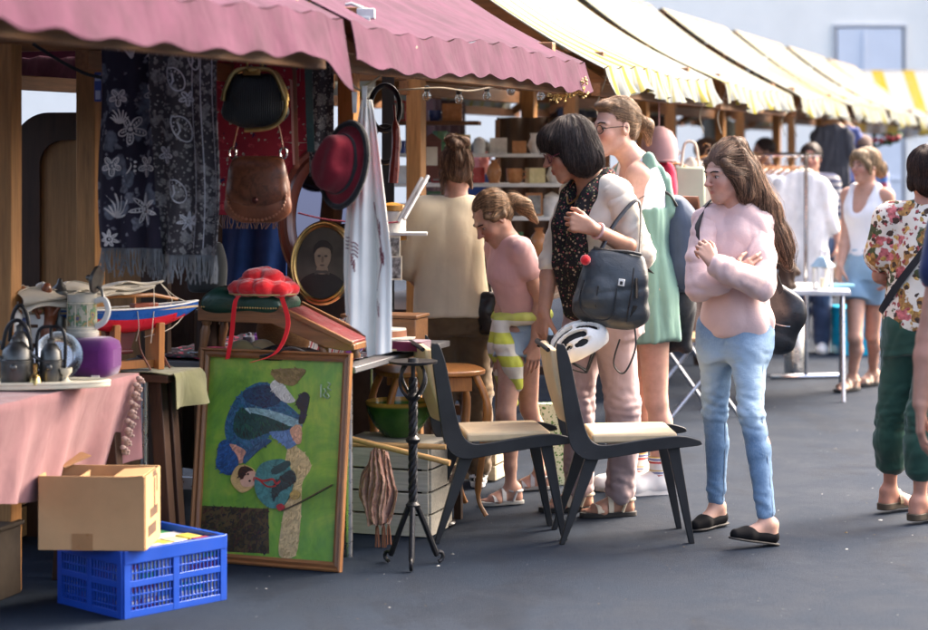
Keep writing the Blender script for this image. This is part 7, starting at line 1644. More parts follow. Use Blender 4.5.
# ---------------- the two black chairs ----------------
CHB=plain('worn_black_lacquer',(.016,.016,.018),.42,.35,12,bump=.25,bs=45)
def worn():
    t=NT('worn_black',.42,.45); co=t.co(); n=t.noise(co,38,6,.75); e=t.noise(co,7,3); f=t.math('MULTIPLY',t.ramp(n,[(.66,0.),(.7,1.)]),t.ramp(e,[(.5,0.),(.62,1.)])); t.col(t.mix(f,t.ramp(t.noise(co,9,4),[(.3,(.011,.011,.012)),(.7,(.024,.024,.026))]),(.3,.22,.14))); t.bump(n,.15,.003); return t.m
CHB=worn(); CSEAT=cloth('cream_upholstery',(.62,.47,.29),.75,.1,300,.25,.1)
def chair(label,loc,rz):
    r=thing('side_chair',label,'chair',loc,R(rz),'black framed chairs with cream upholstery')
    def Q(zx,zy): return ((480+zx/2.252-625.5)/254.5,(545-280-zy/2.252)/254.5)
    def sm(P,n=4): 
        S=[V((x,z,0)) for x,z in P]; out=[]; k=len(S)
        for i in range(k):
            a,b,c,d=[S[(i+q)%k] for q in (-1,0,1,2)]
            for s in range(n): t=s/n; q=.5*((2*b)+(c-a)*t+(2*a-5*b+4*c-d)*t*t+(3*b-a-3*c+d)*t**3); out.append((q.x,q.y))
        return out
    fr=sm([Q(*p) for p in ((166,152),(177,240),(190,335),(203,380),(238,404),(300,398),(400,383),(486,374),(494,366),(484,360),(440,352),(360,360),(285,371),(252,366),(232,335),(212,250),(200,190),(186,148),(176,144))],3)
    M=Matrix(((1,0,0,0),(0,0,-1,0),(0,1,0,0),(0,0,0,1))); W2=.19
    for y in (-W2,W2):
        b=MB(); b.prism(fr,-y-.013,-y+.013,M); b.build('side_frame',CHB,r,bevel=.004)
        for top,ft in ((((236,398),(270,396)),((175,597),(187,600))),(((418,380),(446,377)),((469,601),(482,601)))):
            P=[Q(*top[0]),Q(*top[1]),Q(*ft[1]),Q(*ft[0])]; P[2]=(P[2][0],.0); P[3]=(P[3][0],.0)
            m=MB(); yy=y*1.0; o=-.0165 if y>0 else .0165
            P=[(a,c+(.012 if i<2 else 0)) for i,(a,c) in enumerate(P)]
            m.prism(P,-(yy+o*1.75)-.0115,-(yy+o*1.75)+.0115,M); lg=m.build('leg',CHB,r,bevel=.003)
            g=MB(); cx=(P[2][0]+P[3][0])/2; g.lathe([(.01,.0),(.011,.008),(.009,.012)],(cx,yy+o*1.75,-.001),10); g.build('glide',plain('worn_tip',(.16,.1,.06),.7),lg)
    [MB().box((x_,0,z_),(.03,2*W2-.03,.022)).build('seat_rail',CHB,r,bevel=.003) for x_,z_ in ((-.1,.388),(.17,.392))]
    m=MB(); m.sheet(lambda u,v:(-.138+.338*u,(v-.5)*.338,.432+.007*(1-(2*u-1)**4)*(1-(2*v-1)**4)+.004*u),16,14,thick=.04); m.build('seat',CSEAT,r,bevel=.01,smooth=50)
    A,B=Q(146,150),Q(188,325); d=V((B[0]-A[0],0,B[1]-A[1])); 
    def f(u,v):
        y=(u-.5)*2*(W2-.016); q=V((A[0],0,A[1]))+d*v; bow=.028*(1-(2*u-1)**2)+.012*math.sin(PI*v); return (q.x-bow+.016,y,q.z-.016*(1-v)*abs(2*u-1)**3)
    b=MB(); b.sheet(f,18,14,thick=.026); b.build('backrest',CSEAT,r,bevel=.006,smooth=60)
    b=MB(); b.tube([(f(u,0)[0]-.01,f(u,0)[1],f(u,0)[2]+.002) for u in np.linspace(0,1,14)],.009,8); b.build('top_rail',CHB,r)
    return r
chair('black framed chair with cream seat standing right of its twin below the helmet',(.632,8.43,0),3)
chair('black framed chair with cream seat standing left of its twin behind the iron candlestick',(.122,8.47,0),8)

# ---------------- bags, helmet ----------------
def worldthing(name,label,cat,px,py,Y,rz=0,rot=None): return thing(name,label,cat,W(px,py,Y),R(rz),rot=rot)
def bob_bag():
    r=worldthing('handbag','big slate black leather shoulder bag on the hip of the woman with the bob','handbag',613,288,8.57,-14,rot=(0,R(8),R(-14)))
    s=SD((-.22,-.13,-.22),(.22,.13,.24),.006); s.loft([(-.155,0,0,.11,.045),(-.13,0,0,.14,.068),(-.02,0,0,.146,.072),(.09,0,0,.128,.055),(.15,0,0,.105,.02)],.02,p=2.7); s.ell((-.04,-.065,-.05),(.075,.035,.08),.02); s.wave(.008,14,4); s.build('body',SLATEL,r)
    b=MB(); b.tube([(x,-.012,.152+.004*math.sin(x*30)) for x in np.linspace(-.1,.1,14)],.007,6); b.tube([(-.045,-.098,-.08+q*.011) for q in range(9)],.004,6); b.build('zip',BLKL,r)
    b=MB(); b.box((.045,-.083,.035),(.026,.006,.028)); b.box((.045,-.0865,.033),(.012,.003,.014),mi=1); b.build('badge',[plain('badge_white',(.75,.74,.7),.4),BLKL],r,bevel=.002)
    b=MB(); b.tube(spline([(-.07,.0,.15),(-.04,.07,.26),(.02,.15,.36),(.05,.15,.3),(.08,.06,.15)],7),.011,8,sq=.5); b.build('strap',BLKL,r)
    b=MB(); b.tube(spline([(.1,-.02,-.1),(.13,-.03,-.22),(.1,-.04,-.33),(.05,-.03,-.3),(.06,-.02,-.2)],6),.004,6); b.build('cord',BLKL,r)
    b=MB(); b.tube(spline([(-.11,-.07,.02),(-.115,-.085,-.07),(-.07,-.1,-.12),(.0,-.1,-.125),(.03,-.095,-.09),(.03,-.09,.01)],6),.003,5); b.tube([(.085,-.075,.1),(.09,-.085,.0),(.085,-.075,-.12)],.003,5); b.build('piping',BLKL,r)
    b=MB(); b.bar((.1,-.062,.06),(.112,-.066,-.02),.02,.006); b.bar((.112,-.066,-.05),(.1,-.06,-.1),.02,.006); b.build('side_tab',BLKL,r)
    b=MB(); b.ell((-.12,-.05,.1),(.022,.02,.022)); b.build('pompom_charm',REDF,r)
bob_bag()
def helmet():
    r=thing('bike_helmet','white and black vented bicycle helmet hanging by its straps from her right hand','helmet',W(579,343,8.56),rot=(R(10),R(-24),R(-8)))
    s=SD((-.16,-.13,-.12),(.16,.13,.13),.0045); s.ell((0,0,0),(.128,.095,.09)); s.ell((0,0,-.009),(.115,.082,.079),.004,'-'); s.half((0,0,-.048),(0.05,0,-1))
    for y,xa,xb in ((-.07,-.06,.04),(-.036,-.1,-.01),(-.036,.03,.095),(0,-.11,-.045),(0,-.01,.09),(.036,-.1,-.01),(.036,.03,.095),(.07,-.06,.04)):
        pts=[(x,y*.98,-.007+.09*math.sqrt(max(.02,1-(x/.128)**2-(y/.095)**2))) for x in np.linspace(xa,xb,5)]
        for i in range(4): s.cap(pts[i],pts[i+1],.0165,.0165,.003,'-')
    for sd_ in (-1,1):
        for xa,xb in ((-.085,-.03),(.0,.06)): s.cap((xa,sd_*.08,.012),(xb,sd_*.088,.02),.014,.012,.003,'-')
    s.build('shell',WHP,r)
    s=SD((-.14,-.12,-.1),(.14,.12,.1),.006); s.ell((0,0,-.01),(.112,.079,.075)); s.ell((0,0,-.03),(.098,.066,.07),.004,'-'); s.half((0,0,-.05),(.05,0,-1)); s.build('liner',plain('helmet_foam',(.014,.014,.015),.7),r)
    b=MB(); 
    for y in (-.075,.075): b.tube(spline([(-.08,y,-.045),(-.06,y*.6,-.085),(-.02,y*.2,-.12),(-.09,0,-.02),(-.16,0,.06)],6),.005,6,sq=.5); b.tube([(.05,y,-.045),(.0,y*.5,-.1),(-.02,y*.2,-.12)],.005,6)
    b.build('chin_strap',BLKC,r)
helmet()
def backpack():
    r=worldthing('backpack','navy blue backpack with tan leather pull on the back of the tall woman with glasses','backpack',674,245,9.5,-66,rot=(0,0,R(-62)))
    s=SD((-.2,-.18,-.28),(.2,.2,.28),.007); s.loft([(-.21,0,0,.12,.06),(-.17,0,.0,.145,.08),(0,0,.01,.15,.088),(.14,0,0,.13,.075),(.22,0,-.01,.08,.035)],.02,p=2.5); s.ell((0,.08,-.08),(.1,.045,.09),.02); s.wave(.008,13,3); s.build('body',cloth('navy_canvas',(.04,.058,.095),.8,.2,300,.4),r)
    b=MB(); b.sheet(lambda u,v:((u-.5)*.13,.09+.012*math.sin(PI*v),.22-.2*v),6,10,thick=.008); b.build('flap',leather('tan_flap',(.2,.07,.03),.4),r)
    b=MB()
    for x in (-.09,.09): b.tube(spline([(x,-.05,.18),(x*1.0,-.12,.245),(x*1.0,-.27,.2),(x*1.2,-.31,.05),(x*1.3,-.22,-.1),(x*1.2,-.06,-.18)],6),.016,8,sq=.4)
    b.build('shoulder_straps',BLKC,r)
    # jacket
    q=worldthing('jacket','black denim jacket hanging from the bottom of the navy backpack','jacket',672,318,9.5,-40); s=SD((-.18,-.12,-.3),(.18,.12,.26),.007); s.chain([(0,0,.2),(.02,0,.05),(-.01,0,-.1)],[.05,.075,.06],.03).chain([(-.05,-.01,.15),(-.07,-.02,-.02),(-.06,-.02,-.15)],[.04,.05,.035],.03).cap((.06,0,.1),(.07,0,-.12),.045,.035,.03); s.wave(.016,16,8,(1,1,.5)); s.build('fabric',plain('black_denim',(.014,.016,.02),.8,.5,40,bump=.4,bs=200),q)
backpack()
def pink_bag():
    r=worldthing('handbag','black leather half-moon bag behind the elbow of the woman in the pink jumper','handbag',776,320,8.63,-30,rot=(0,R(28),R(-36)))
    s=SD((-.2,-.12,-.2),(.2,.12,.2),.006); s.loft([(-.13,0,0,.06,.03),(-.1,0,0,.1,.05),(0,0,0,.115,.055),(.1,0,0,.1,.04),(.14,0,0,.07,.02)],.02); s.wave(.006,15,2); s.build('body',BLKL,r)
    b=MB(); b.tube([(x,-.05,.05-.05*math.cos(x*12)) for x in np.linspace(-.09,.09,14)],.004,6); b.box((.03,-.056,-.03),(.012,.006,.035)); b.build('zip',CHROME,r)
    T=P3.MT; c=T@v3(0,0,1.2); P3.strapmesh([T@v3(.15,.12,1.05),T@v3(.02,.16,1.25),T@v3(-.085,.12,1.4),T@v3(-.105,.03,1.462),T@v3(-.11,-.085,1.425),T@v3(-.1,-.16,1.33),T@v3(-.075,-.185,1.24),T@v3(-.02,-.2,1.12)],.034,BLKC,'bag_strap',6,.004,flat=c)
pink_bag()
def beige_bag():
    r=worldthing('handbag','black bag hanging between the woman in beige and the girl','handbag',491,312,9.5,0); s=SD((-.1,-.1,-.14),(.1,.1,.14),.007); s.loft([(-.1,0,0,.055,.04),(0,0,0,.06,.045),(.09,0,0,.045,.03)],.02); s.wave(.006,20,2); s.build('body',BLKL,r); b=MB(); b.tube(spline([(0,0,.08),(-.02,.0,.25),(-.02,.03,.5)],6),.009,6); b.build('strap',BLKL,r)
beige_bag()
# green and white board / bag behind the legs
gb_=pattern('green_speckle',(.5,.58,.42),[(60,.33,(.07,.2,.05),.7,1),(90,.25,(.12,.3,.08),.5,3)])
o=tag(MB().box((0,0,.19),(.16,.05,.38)).build('patterned_box',gb_,loc=(.41,9.72,.0),rz=R(10),bevel=.006),'upright box with green and white speckles standing behind the legs','box')
PW2=wood('pale_crate_wood',(.42,.36,.26),'X',1,.8,.2); r=thing('wooden_crate','pale slatted wooden crate on the ground behind the girl legs','crate',(.06,9.95,0),-TH)
for k in range(3):
    for y in (-.12,.12): m=MB(); m.box((0,y,.04+.075*k),(.26,.012,.065)); m.build('slat',PW2,r,bevel=.002)
    for x in (-.125,.125): m=MB(); m.box((x,0,.04+.075*k),(.012,.226,.065)); m.build('slat',PW2,r,bevel=.002)

# ---------------- crockery shelves behind the shoppers ----------------
SHW=plain('shelf_white',(.66,.65,.62),.5,.1); SHB=wood('shelf_brown',(.16,.07,.03),'X')
def shelf():
    c=W(496,0,11.75); r=thing('display_shelf','open display shelf with white boards of crockery behind the women','shelf',(c.x,c.y,0),R(-4)); w=1.22
    zs=[(.95,SHB),(1.17,SHW),(1.355,SHW),(1.52,SHW),(1.70,SHB)]
    for z,m in zs: b=MB(); b.box((0,0,z),(w if z<1.6 else .5,.26,.02)) if z<1.6 else b.box((-.35,0,z),(.52,.24,.022)); b.build('board',m,r,bevel=.002)
    for x in (-w/2-.013,.0,w/2+.013):
        b=MB(); b.box((x,.143,.86),(.026,.022,1.72)); b.build('upright',SHB,r)
    return c,zs,w
c,zs,w_=shelf(); rr=random.Random(21)
pal=[(.7,.68,.64),(.45,.2,.08),(.05,.08,.25),(.6,.5,.25),(.4,.04,.04),(.08,.2,.1),(.72,.71,.69),(.06,.03,.02)]
kinds=['cup','vase','jar','box','frame','jug']
M0=TR(c.x,c.y,0)@rotm(0,0,-4); lab={'cup':'small cup','vase':'small vase','jar':'lidded jar','box':'little box','frame':'small picture frame','jug':'little jug'}
for zi,(z,_) in enumerate(zs):
    x=-w_/2+.06
    while x<w_/2-.05:
        if z>1.6 and x>-.13: break
        kd=rr.choice(kinds); c_=rr.choice(pal); s_=rr.uniform(.034,.055); b=MB()
        if kd=='cup': b.lathe([(s_*.6,0),(s_*.9,s_*.3),(s_,s_*1.7),(s_*.9,s_*1.7),(.002,s_*.4)],n=14); b.tube(spline([(s_*.95,0,s_*1.4),(s_*1.6,0,s_*1.1),(s_*.9,0,s_*.5)],4),s_*.12,6)
        elif kd=='vase': b.lathe([(s_*.6,0),(s_,s_*1.2),(s_*.9,s_*2),(s_*.4,s_*2.7),(s_*.55,s_*3.1),(s_*.4,s_*3.1),(.002,s_*2)],n=14)
        elif kd=='jar': b.lathe([(s_*.9,0),(s_*.95,s_*1.8),(s_*.8,s_*2),(s_*.85,s_*2.2),(s_*.3,s_*2.5),(.002,s_*2.6)],n=14)
        elif kd=='box': b.box((0,0,s_*.9),(s_*2,s_*1.4,s_*1.8))
        elif kd=='frame': b.box((0,0,s_*1.5),(s_*2.2,.012,s_*3)); b.box((0,-.007,s_*1.5),(s_*1.7,.004,s_*2.4),mi=1)
        else: b.lathe([(s_*.7,0),(s_*1.1,s_*.9),(s_*.7,s_*1.9),(s_*.8,s_*2.3),(s_*.7,s_*2.3),(.002,s_)],n=14); b.tube(spline([(s_*.8,0,s_*2.1),(s_*1.7,0,s_*1.6),(s_,0,s_*.7)],4),s_*.13,6)
        ms=[plain('crock%d'%pal.index(c_),c_,.25,.15,25,bump=0),plain('pictured',(.25,.24,.22),.5,.5,40)]
        o=b.build(kd,ms if kd=='frame' else ms[0],loc=M0@v3(x,rr.uniform(-.05,.04),z+.0105),rz=rr.uniform(-.5,.5),bevel=.001 if kd in('box','frame') else 0); tag(o,lab[kd]+' on the open display shelf behind the women',kd,kd+'s on the display shelf'); x+=s_*2+rr.uniform(.012,.035)
# white porcelain canisters etc. near the black post
def canister():
    r=worldthing('canister','white storage canister with mustard lid and foot beside the beige shirt','canister',392,222,9.3); b=MB(); b.lathe([(.06,-.06),(.062,-.05),(.062,.045),(.055,.05)],n=24); b.build('body',WHP,r); b=MB(); b.lathe([(.06,.05),(.064,.055),(.06,.075),(.02,.085),(.002,.087)],n=24); q_=MB(); q_.lathe([(.066,-.08),(.066,-.06),(.06,-.058)],n=24); q_.build('foot',plain('mustard',(.5,.25,.04),.4),r); b.build('lid',plain('mustard',(.5,.25,.04),.4),r)
canister()
r=worldthing('wall_rack','small wire rack shelf holding the canister behind the white towel','rack',398,240,9.3); b=MB(); b.box((.0,0,-.007),(.26,.16,.012)); b.build('shelf',SHW,r)
for x in (-.12,): m=MB(); m.tube([(x,.07,-1.15),(x,.07,.5)],.006,6); m.build('upright',STEEL,r)
r.location.z=W(0,232,9.3).z
for i,(a,b_) in enumerate((((398,222),(422,178)),((404,219),(428,176)))):
    m=MB(); m.tube([W(*a,9.2),W(*b_,9.35)],.009,8); tag(m.build('glass_rod',plain('pale_rod',(.6,.6,.62),.2)),('left of two pale tubes slanting up beside the bun','right of two pale tubes slanting up beside the bun')[i],'rod')
m=MB(); m.tube(spline([W(394,105,9.0),W(396,140,9.0),W(393,183,9.0)],6),[.006]*4+[.018]*5+[.022]*4,8); tag(m.build('leather_scabbard',leather('red_brown',(.16,.02,.012),.35)),'red brown leather scabbard hanging behind the black post','scabbard')
b=MB(); a=[2*PI*k/30 for k in range(30)]; p=W(385,108,9.2); b.tube([p+V((.065*math.cos(q),.02*math.sin(q),.1*math.sin(q))) for q in a],.012,8,closed=True); p2=p+V((.0,.02,-.16)); b.tube([p2+V((.06*math.cos(q),.02*math.sin(q),.08*math.sin(q))) for q in a],.012,8,closed=True); tag(b.build('black_coil',BLKL),'coiled black leather harness hanging on the black post','harness')
b=MB(); p=RT(9.52,-3.4); b.box((p.x,p.y-.06,1.0),(.06,.012,2.0)); tag(b.build('black_strap',BLKC),'long black strap hanging down the post left of the beige shirt','strap')
# clock-like box & camera behind bun
for px,py,Y,w2,h2,c2,l,n in ((432,160,11.2,.1,.2,(.09,.025,.02),'dark red wooden clock case behind the bun','clock_case'),(456,150,11.2,.06,.13,(.3,.18,.08),'tan wooden case beside the dark red clock case','wooden_case')):
    p=W(px,py,Y); b=MB(); b.box((0,0,0),(w2,.08,h2)); b.box((0,-.041,.02),(w2*.6,.004,h2*.5),mi=1); b.prism([(-w2*.6,h2*.5),(w2*.6,h2*.5),(0,h2*.72)],-.045,.045,rotm(90,0,0)); tag(b.build(n,[plain(n,c2,.4,.3),plain('dial',(.5,.48,.4),.4)],loc=p,bevel=.002),l,'clock')

# ---------------- far stalls: goods, rail, tables ----------------
FAB=[cloth('gar%d'%i,c,.9,.12,300,.5) for i,c in enumerate(((.76,.75,.76),(.72,.73,.78),(.5,.52,.58),(.08,.1,.25),(.4,.05,.08),(.05,.05,.06),(.3,.38,.5),(.6,.5,.4)))]
def garment(name,label,p,w2,h2,m,rz,group=None,seed=0,sl=True):
    r=thing(name,label,'garment',p,rz,group)
    s=SD((-w2*.9,-.09,-h2-.06),(w2*.9,.09,.05),.012); s.loft([(-h2,0,0,w2*.5,.03),(-h2*.5,0,0,w2*.46,.026),(-h2*.12,0,0,w2*.46,.022),(-.02,0,0,w2*.14,.016)],.02,p=2.4)
    if sl: 
        for x in (-1,1): s.cap((x*w2*.36,0,-h2*.12),(x*w2*.56,0,-h2*.5),.035,.04,.02)
    s.wave(.012,18,seed,(1.4,1.4,.3)); s.build('fabric',m,r)
    b=MB(); b.tube(spline([(-w2*.38,0,-h2*.1),(0,0,.01),(w2*.38,0,-h2*.1)],5),.008,6); b.tube(spline([(0,0,.01),(.0,0,.05),(.03,0,.07),(.0,0,.09),(-.02,0,.075)],5),.003,5); b.build('hanger',HONEY,r); return r
def rail():
    a=W(738,0,15.6); c=W(806,0,14.2); d=(c-a); d.z=0; L=d.length; ang=math.atan2(d.y,d.x); h=1.52
    r=thing('clothes_rail','chrome clothes rail on two posts beside the folding table','clothes rail',((a.x+c.x)/2,(a.y+c.y)/2,0),ang)
    for x in (-L/2,L/2):
        b=MB(); b.tube([(x,0,0.03),(x,0,h)],.016,8); b.tube([(x,-.25,.02),(x,.25,.02)],.016,8); b.build('post',CHROME,r)
    for y in (0,.1): b=MB(); b.tube([(-L/2-.04,y,h-.005*(y>0)),(L/2+.04,y,h-.005*(y>0))],.013,8); b.build('rod',CHROME,r)
    M=TR(*r.location)@Matrix.Rotation(ang,4,'Z'); n=9
    nm=['navy','wine red','grey','pale blue','white','white','white','off-white','white']
    ms=[FAB[3],FAB[4],FAB[2],FAB[6],FAB[0],FAB[0],FAB[1],FAB[1],FAB[0]]
    od=['leftmost','second','third','fourth','fifth','sixth','seventh','eighth','last']
    for k in range(n):
        x=-L/2+.1+(L-.2)*k/(n-1); garment('hanging_garment','%s garment on the chrome clothes rail, %s from the left end'%(nm[k],od[k]) if k<8 else 'white garment hanging at the right end of the chrome clothes rail',M@v3(x,0,h-.095),.4,.72+.05*(k%3),ms[k],ang+R(68+6*(k%3)),'garments on the clothes rail',k)
rail()
for i,(px,py,Y,w2,h2,m,l) in enumerate(((832,122,17.5,.3,.55,FAB[5],'long black garment hanging from the far stall beam'),(846,124,17.9,.24,.5,FAB[3],'navy garment hanging right of the long black one'),(706,158,13.0,.3,.3,FAB[7],'sand coloured top hanging between the women'),)):
    garment('hanging_garment',l,W(px,py,Y),w2,h2,m,R(10*i),None,i+20)
def far_goods():
    p=W(659,143,11.6); r=thing('lamp_shade','dusty pink domed lampshade hanging behind the tall woman','lampshade',p); b=MB(); b.lathe([(.1,-.1),(.104,-.05),(.096,.02),(.07,.065),(.025,.09),(.002,.093)],n=28); b.tube([(0,0,.093),(0,0,.3)],.004,6); b.build('shade',cloth('dusty_pink_shade',(.42,.24,.24),.85,.08),r)
    b=MB(); b.tube([(.102*math.cos(2*PI*k/28),.102*math.sin(2*PI*k/28),-.1) for k in range(28)],.007,6,closed=True); b.build('rim',cloth('shade_rim',(.3,.15,.15),.8),r)
    p=W(662,180,11.7); r=thing('red_bag','bright pink red bag hanging under the dusty pink lampshade','bag',p); s=SD((-.12,-.1,-.16),(.12,.1,.14),.009); s.loft([(-.12,0,0,.07,.04),(0,0,0,.085,.05),(.1,0,0,.05,.02)],.02); s.wave(.008,16,2); s.build('body',cloth('hot_pink',(.5,.02,.07),.8,.15),r); b=MB(); b.tube(spline([(-.04,0,.09),(0,0,.22),(.04,0,.09)],6),.006,6); b.build('handle',FAB[4],r)
    p=W(690,188,12.0); r=thing('tote_bag','pale green tote bag hanging behind the woman in pink','bag',p); b=MB(); b.box((0,0,0),(.17,.05,.24)); b.build('body',cloth('pale_green',(.5,.56,.4),.85,.08),r,bevel=.012); b=MB(); b.tube(spline([(-.05,0,.12),(-.03,0,.25),(.03,0,.25),(.05,0,.12)],6),.008,6); b.build('handle',FAB[7],r)
    p=W(676,165,12.2); garment('hanging_garment','dark plum garment hanging between the pink lampshade and green tote',p,.26,.3,cloth('plum',(.09,.02,.05),.9,.2),.4,None,31,False)
    b=MB(); p=W(656,110,11.6); 
    # folding chair
    r=thing('folding_chair','folding chair with pale metal tube legs behind the woman in pink','chair',(1.32,12.3,0),R(20))
    for y in (-.2,.2):
        m=MB(); m.tube([(-.22,y,.01),(.2,y,.46)],.012,8); m.build('leg',STEEL,r); m=MB(); m.tube([(.22,y,.01),(-.12,y,.46),(-.24,y,.84)],.012,8); m.build('leg',STEEL,r)
    m=MB(); m.box((.03,0,.455),(.4,.4,.025)); m.build('seat',wood('chair_tan',(.25,.16,.08),'X'),r,bevel=.005); m=MB(); m.box((-.215,0,.76),(.02,.4,.14)); m.build('backrest',wood('chair_tan',(.25,.16,.08),'X'),r,bevel=.005)
    # folding table with lantern and carving
    t=thing('folding_table','white topped folding table with grey legs carrying a lantern beyond the woman in pink','table',(2.12,13.3,0),-TH*.5); m=MB(); m.box((0,0,.67),(.62,.8,.03)); m.build('tabletop',plain('table_white',(.6,.6,.6),.5),t,bevel=.004)
    for sx in (-1,1):
        for sy in (-1,1): m=MB(); m.tube([(sx*.27,sy*.1,.655),(sx*.27,sy*.36,.0)],.013,8); m.build('leg',STEEL,t)
    p=V((2.22,13.0,.686)); r=thing('lantern','small white house lantern on the folding table','lantern',p,R(12))
    m=MB(); 
    for sx in (-1,1):
        for sy in (-1,1): m.box((sx*.042,sy*.042,.07),(.014,.014,.13))
    m.box((0,0,.005),(.1,.1,.01)); m.box((0,0,.137),(.1,.1,.01)); m.build('frame',WHP,r); m=MB(); m.lathe([(.085,.142),(.03,.2),(.012,.205),(.002,.21)],n=4); m.build('roof',plain('lantern_blue',(.3,.42,.5),.5),r,smooth=0); m=MB(); m.tube([(.02*math.cos(a),0,.225+.02*math.sin(a)) for a in [2*PI*k/14 for k in range(14)]],.003,5,closed=True); m.build('ring',STEEL,r); m=MB(); m.lathe([(.022,.01),(.022,.07),(.002,.072)],n=14); m.build('candle',IVORY,r)
    r=thing('carved_statue','dark brown carved wooden statue on the folding table','statue',V((1.99,13.05,.686)),0); s=SD((-.12,-.1,0),(.12,.1,.36),.008); s.ell((0,0,.02),(.08,.06,.03)); s.chain([(0,0,.03),(.02,0,.12),(-.01,0,.22)],[.06,.05,.035],.02); s.ell((-.01,0,.28),(.032,.032,.04)); s.cap((.0,0,.2),(.08,0,.1),.02,.02).cap((0,0,.2),(-.08,0,.12),.02,.018); s.wave(.008,30,3); s.build('body',DKW,r)
    o=tag(MB().box((0,0,.012),(.16,.12,.024)).build('blue_cloth_stack',cloth('sky_cloth',(.2,.42,.55),.9,.1),loc=(2.36,13.2,.686),rz=.2,bevel=.008),'folded pale blue cloth lying on the folding table','cloth')
    p=G(795,374); r=thing('steel_bin','tall brushed steel cylinder bin on the asphalt under the folding table edge','bin',(p.x,p.y,0)); m=MB(); m.lathe([(.072,0),(.074,.01),(.074,.37),(.07,.375),(.066,.36),(.002,.02)],n=28); m.build('body',metalm('bin_steel',(.55,.54,.52),.28,.1),r)
    p=G(868,356); r=thing('turquoise_crate','turquoise plastic box on the ground behind the blond woman','crate',(p.x,p.y+.2,0),R(8)); m=MB()
    for c_,s_ in (((0,-.15,.17),(.4,.012,.34)),((0,.15,.17),(.4,.012,.34)),((-.2,0,.17),(.012,.286,.34)),((.2,0,.17),(.012,.286,.34)),((0,0,.01),(.386,.286,.012))): m.box(c_,s_)
    m.build('body',plain('turquoise',(.0,.32,.5),.4,.1),r,bevel=.003); m=MB(); m.box((0,0,.35),(.43,.34,.02)); m.build('lid',plain('turquoise',(.0,.32,.5),.4),r,bevel=.004)
    # leaning abstract painting on easel-like table
    p=W(829,238,16.6); r=thing('abstract_painting','framed painting of yellow and lilac patches leaning on a far stall table','painting',p,rot=(R(-10),0,R(-10))); m=MB(); m.box((0,0,0),(.3,.02,.42)); t2=NT('abstract',.5,.4); co=t2.co('Object',(5,5,9)); t2.col(t2.ramp(t2.noise(co,.8,2),[(.3,(.3,.3,.5)),(.42,(.5,.45,.5)),(.5,(.7,.6,.3)),(.6,(.75,.6,.35)),(.72,(.15,.3,.5))])); m.build('canvas',t2.m,r); m=MB()
    for c_,s_ in (((0,0,.22),(.34,.03,.025)),((0,0,-.22),(.34,.03,.025)),((-.16,0,0),(.025,.03,.416)),((.16,0,0),(.025,.03,.416))): m.box(c_,s_)
    m.build('frame',IVORY,r,bevel=.003)
    # far stall tables with boxes of goods
    rr=random.Random(77); labs=['brown covered table under the first yellow striped canopies','brown covered table further along the row','brown covered table far along the row','brown covered table at the far end of the row']
    for k,(t0,t1) in enumerate(((12.7,15.0),(15.9,18.0),(19.0,21.0),(22.1,24.0))):
        table(labs[k],t0,t1,-2.95,-3.9,.72,DKX,DKW); drape('dark cloth draped over the '+labs[k].replace('brown covered ',''),t0,t1,-2.93,-3.92,.724,cloth('stallcloth%d'%k,[(.09,.05,.04),(.16,.1,.06),(.07,.06,.09),(.2,.16,.12)][k],.9,.2,300,.5),.5,.4,k)
        for q in range(11):
            t_=t0+.15+rr.random()*(t1-t0-.3); n_=-3.0-rr.random()*.8; c_=rr.choice(pal); s_=rr.uniform(.05,.09); b=MB(); kd=rr.choice(['box','vase','book'])
            if kd=='box': b.box((0,0,s_*.8),(s_*2.4,s_*1.8,s_*1.6)); b.box((0,0,s_*1.65),(s_*2.5,s_*1.9,s_*.12))
            elif kd=='vase': b.lathe([(s_*.6,0),(s_,s_*1.4),(s_*.8,s_*2.2),(s_*.4,s_*3),(s_*.55,s_*3.4),(.002,s_*3.2)],n=14)
            else: b.box((0,0,s_*.25),(s_*2,s_*2.6,s_*.5)); b.box((.01,.01,s_*.7),(s_*1.9,s_*2.4,s_*.4))
            o=b.build(kd,plain('crock%d'%pal.index(c_),c_,.25,.15),loc=RT(t_,n_,.733),rz=rr.random()*3,bevel=.003 if kd!='vase' else 0); tag(o,{'box':'small lidded box','vase':'small vase','book':'pair of stacked books'}[kd]+' on a '+labs[k].replace('brown covered ',''),kd,kd+'es on the far stall tables' if kd=='box' else kd+'s on the far stall tables')
    # festive garland
    r=thing('garland','green and red festive garland hanging under the last yellow canopy','garland',W(868,130,22.5)); b=MB(); b2=MB()
    for q in range(60): x=rr.uniform(-.35,.35); b.ell((x,rr.uniform(-.05,.05),-.12*math.cos(x*3)+rr.uniform(-.06,.06)),(.03,.03,.02),6,4)
    for q in range(12): x=-.35+.06*q; b2.ell((x,-.06,-.12*math.cos(x*3)+rr.uniform(-.04,.04)),.03,8,6)
    b.build('leaves',plain('garland_green',(.03,.1,.03),.8,.4),r); b2.build('baubles',plain('garland_red',(.5,.03,.06),.3),r)
far_goods()
def near_dark():
    # dark boxes added to deepen the shade under the pink table
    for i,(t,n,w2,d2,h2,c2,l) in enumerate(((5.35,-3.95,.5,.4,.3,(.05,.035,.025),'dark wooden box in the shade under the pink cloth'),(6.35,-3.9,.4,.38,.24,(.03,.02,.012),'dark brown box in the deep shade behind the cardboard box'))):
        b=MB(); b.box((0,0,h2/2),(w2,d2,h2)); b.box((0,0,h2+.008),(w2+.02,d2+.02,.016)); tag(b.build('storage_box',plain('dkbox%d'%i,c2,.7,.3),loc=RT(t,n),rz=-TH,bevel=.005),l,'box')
near_dark()
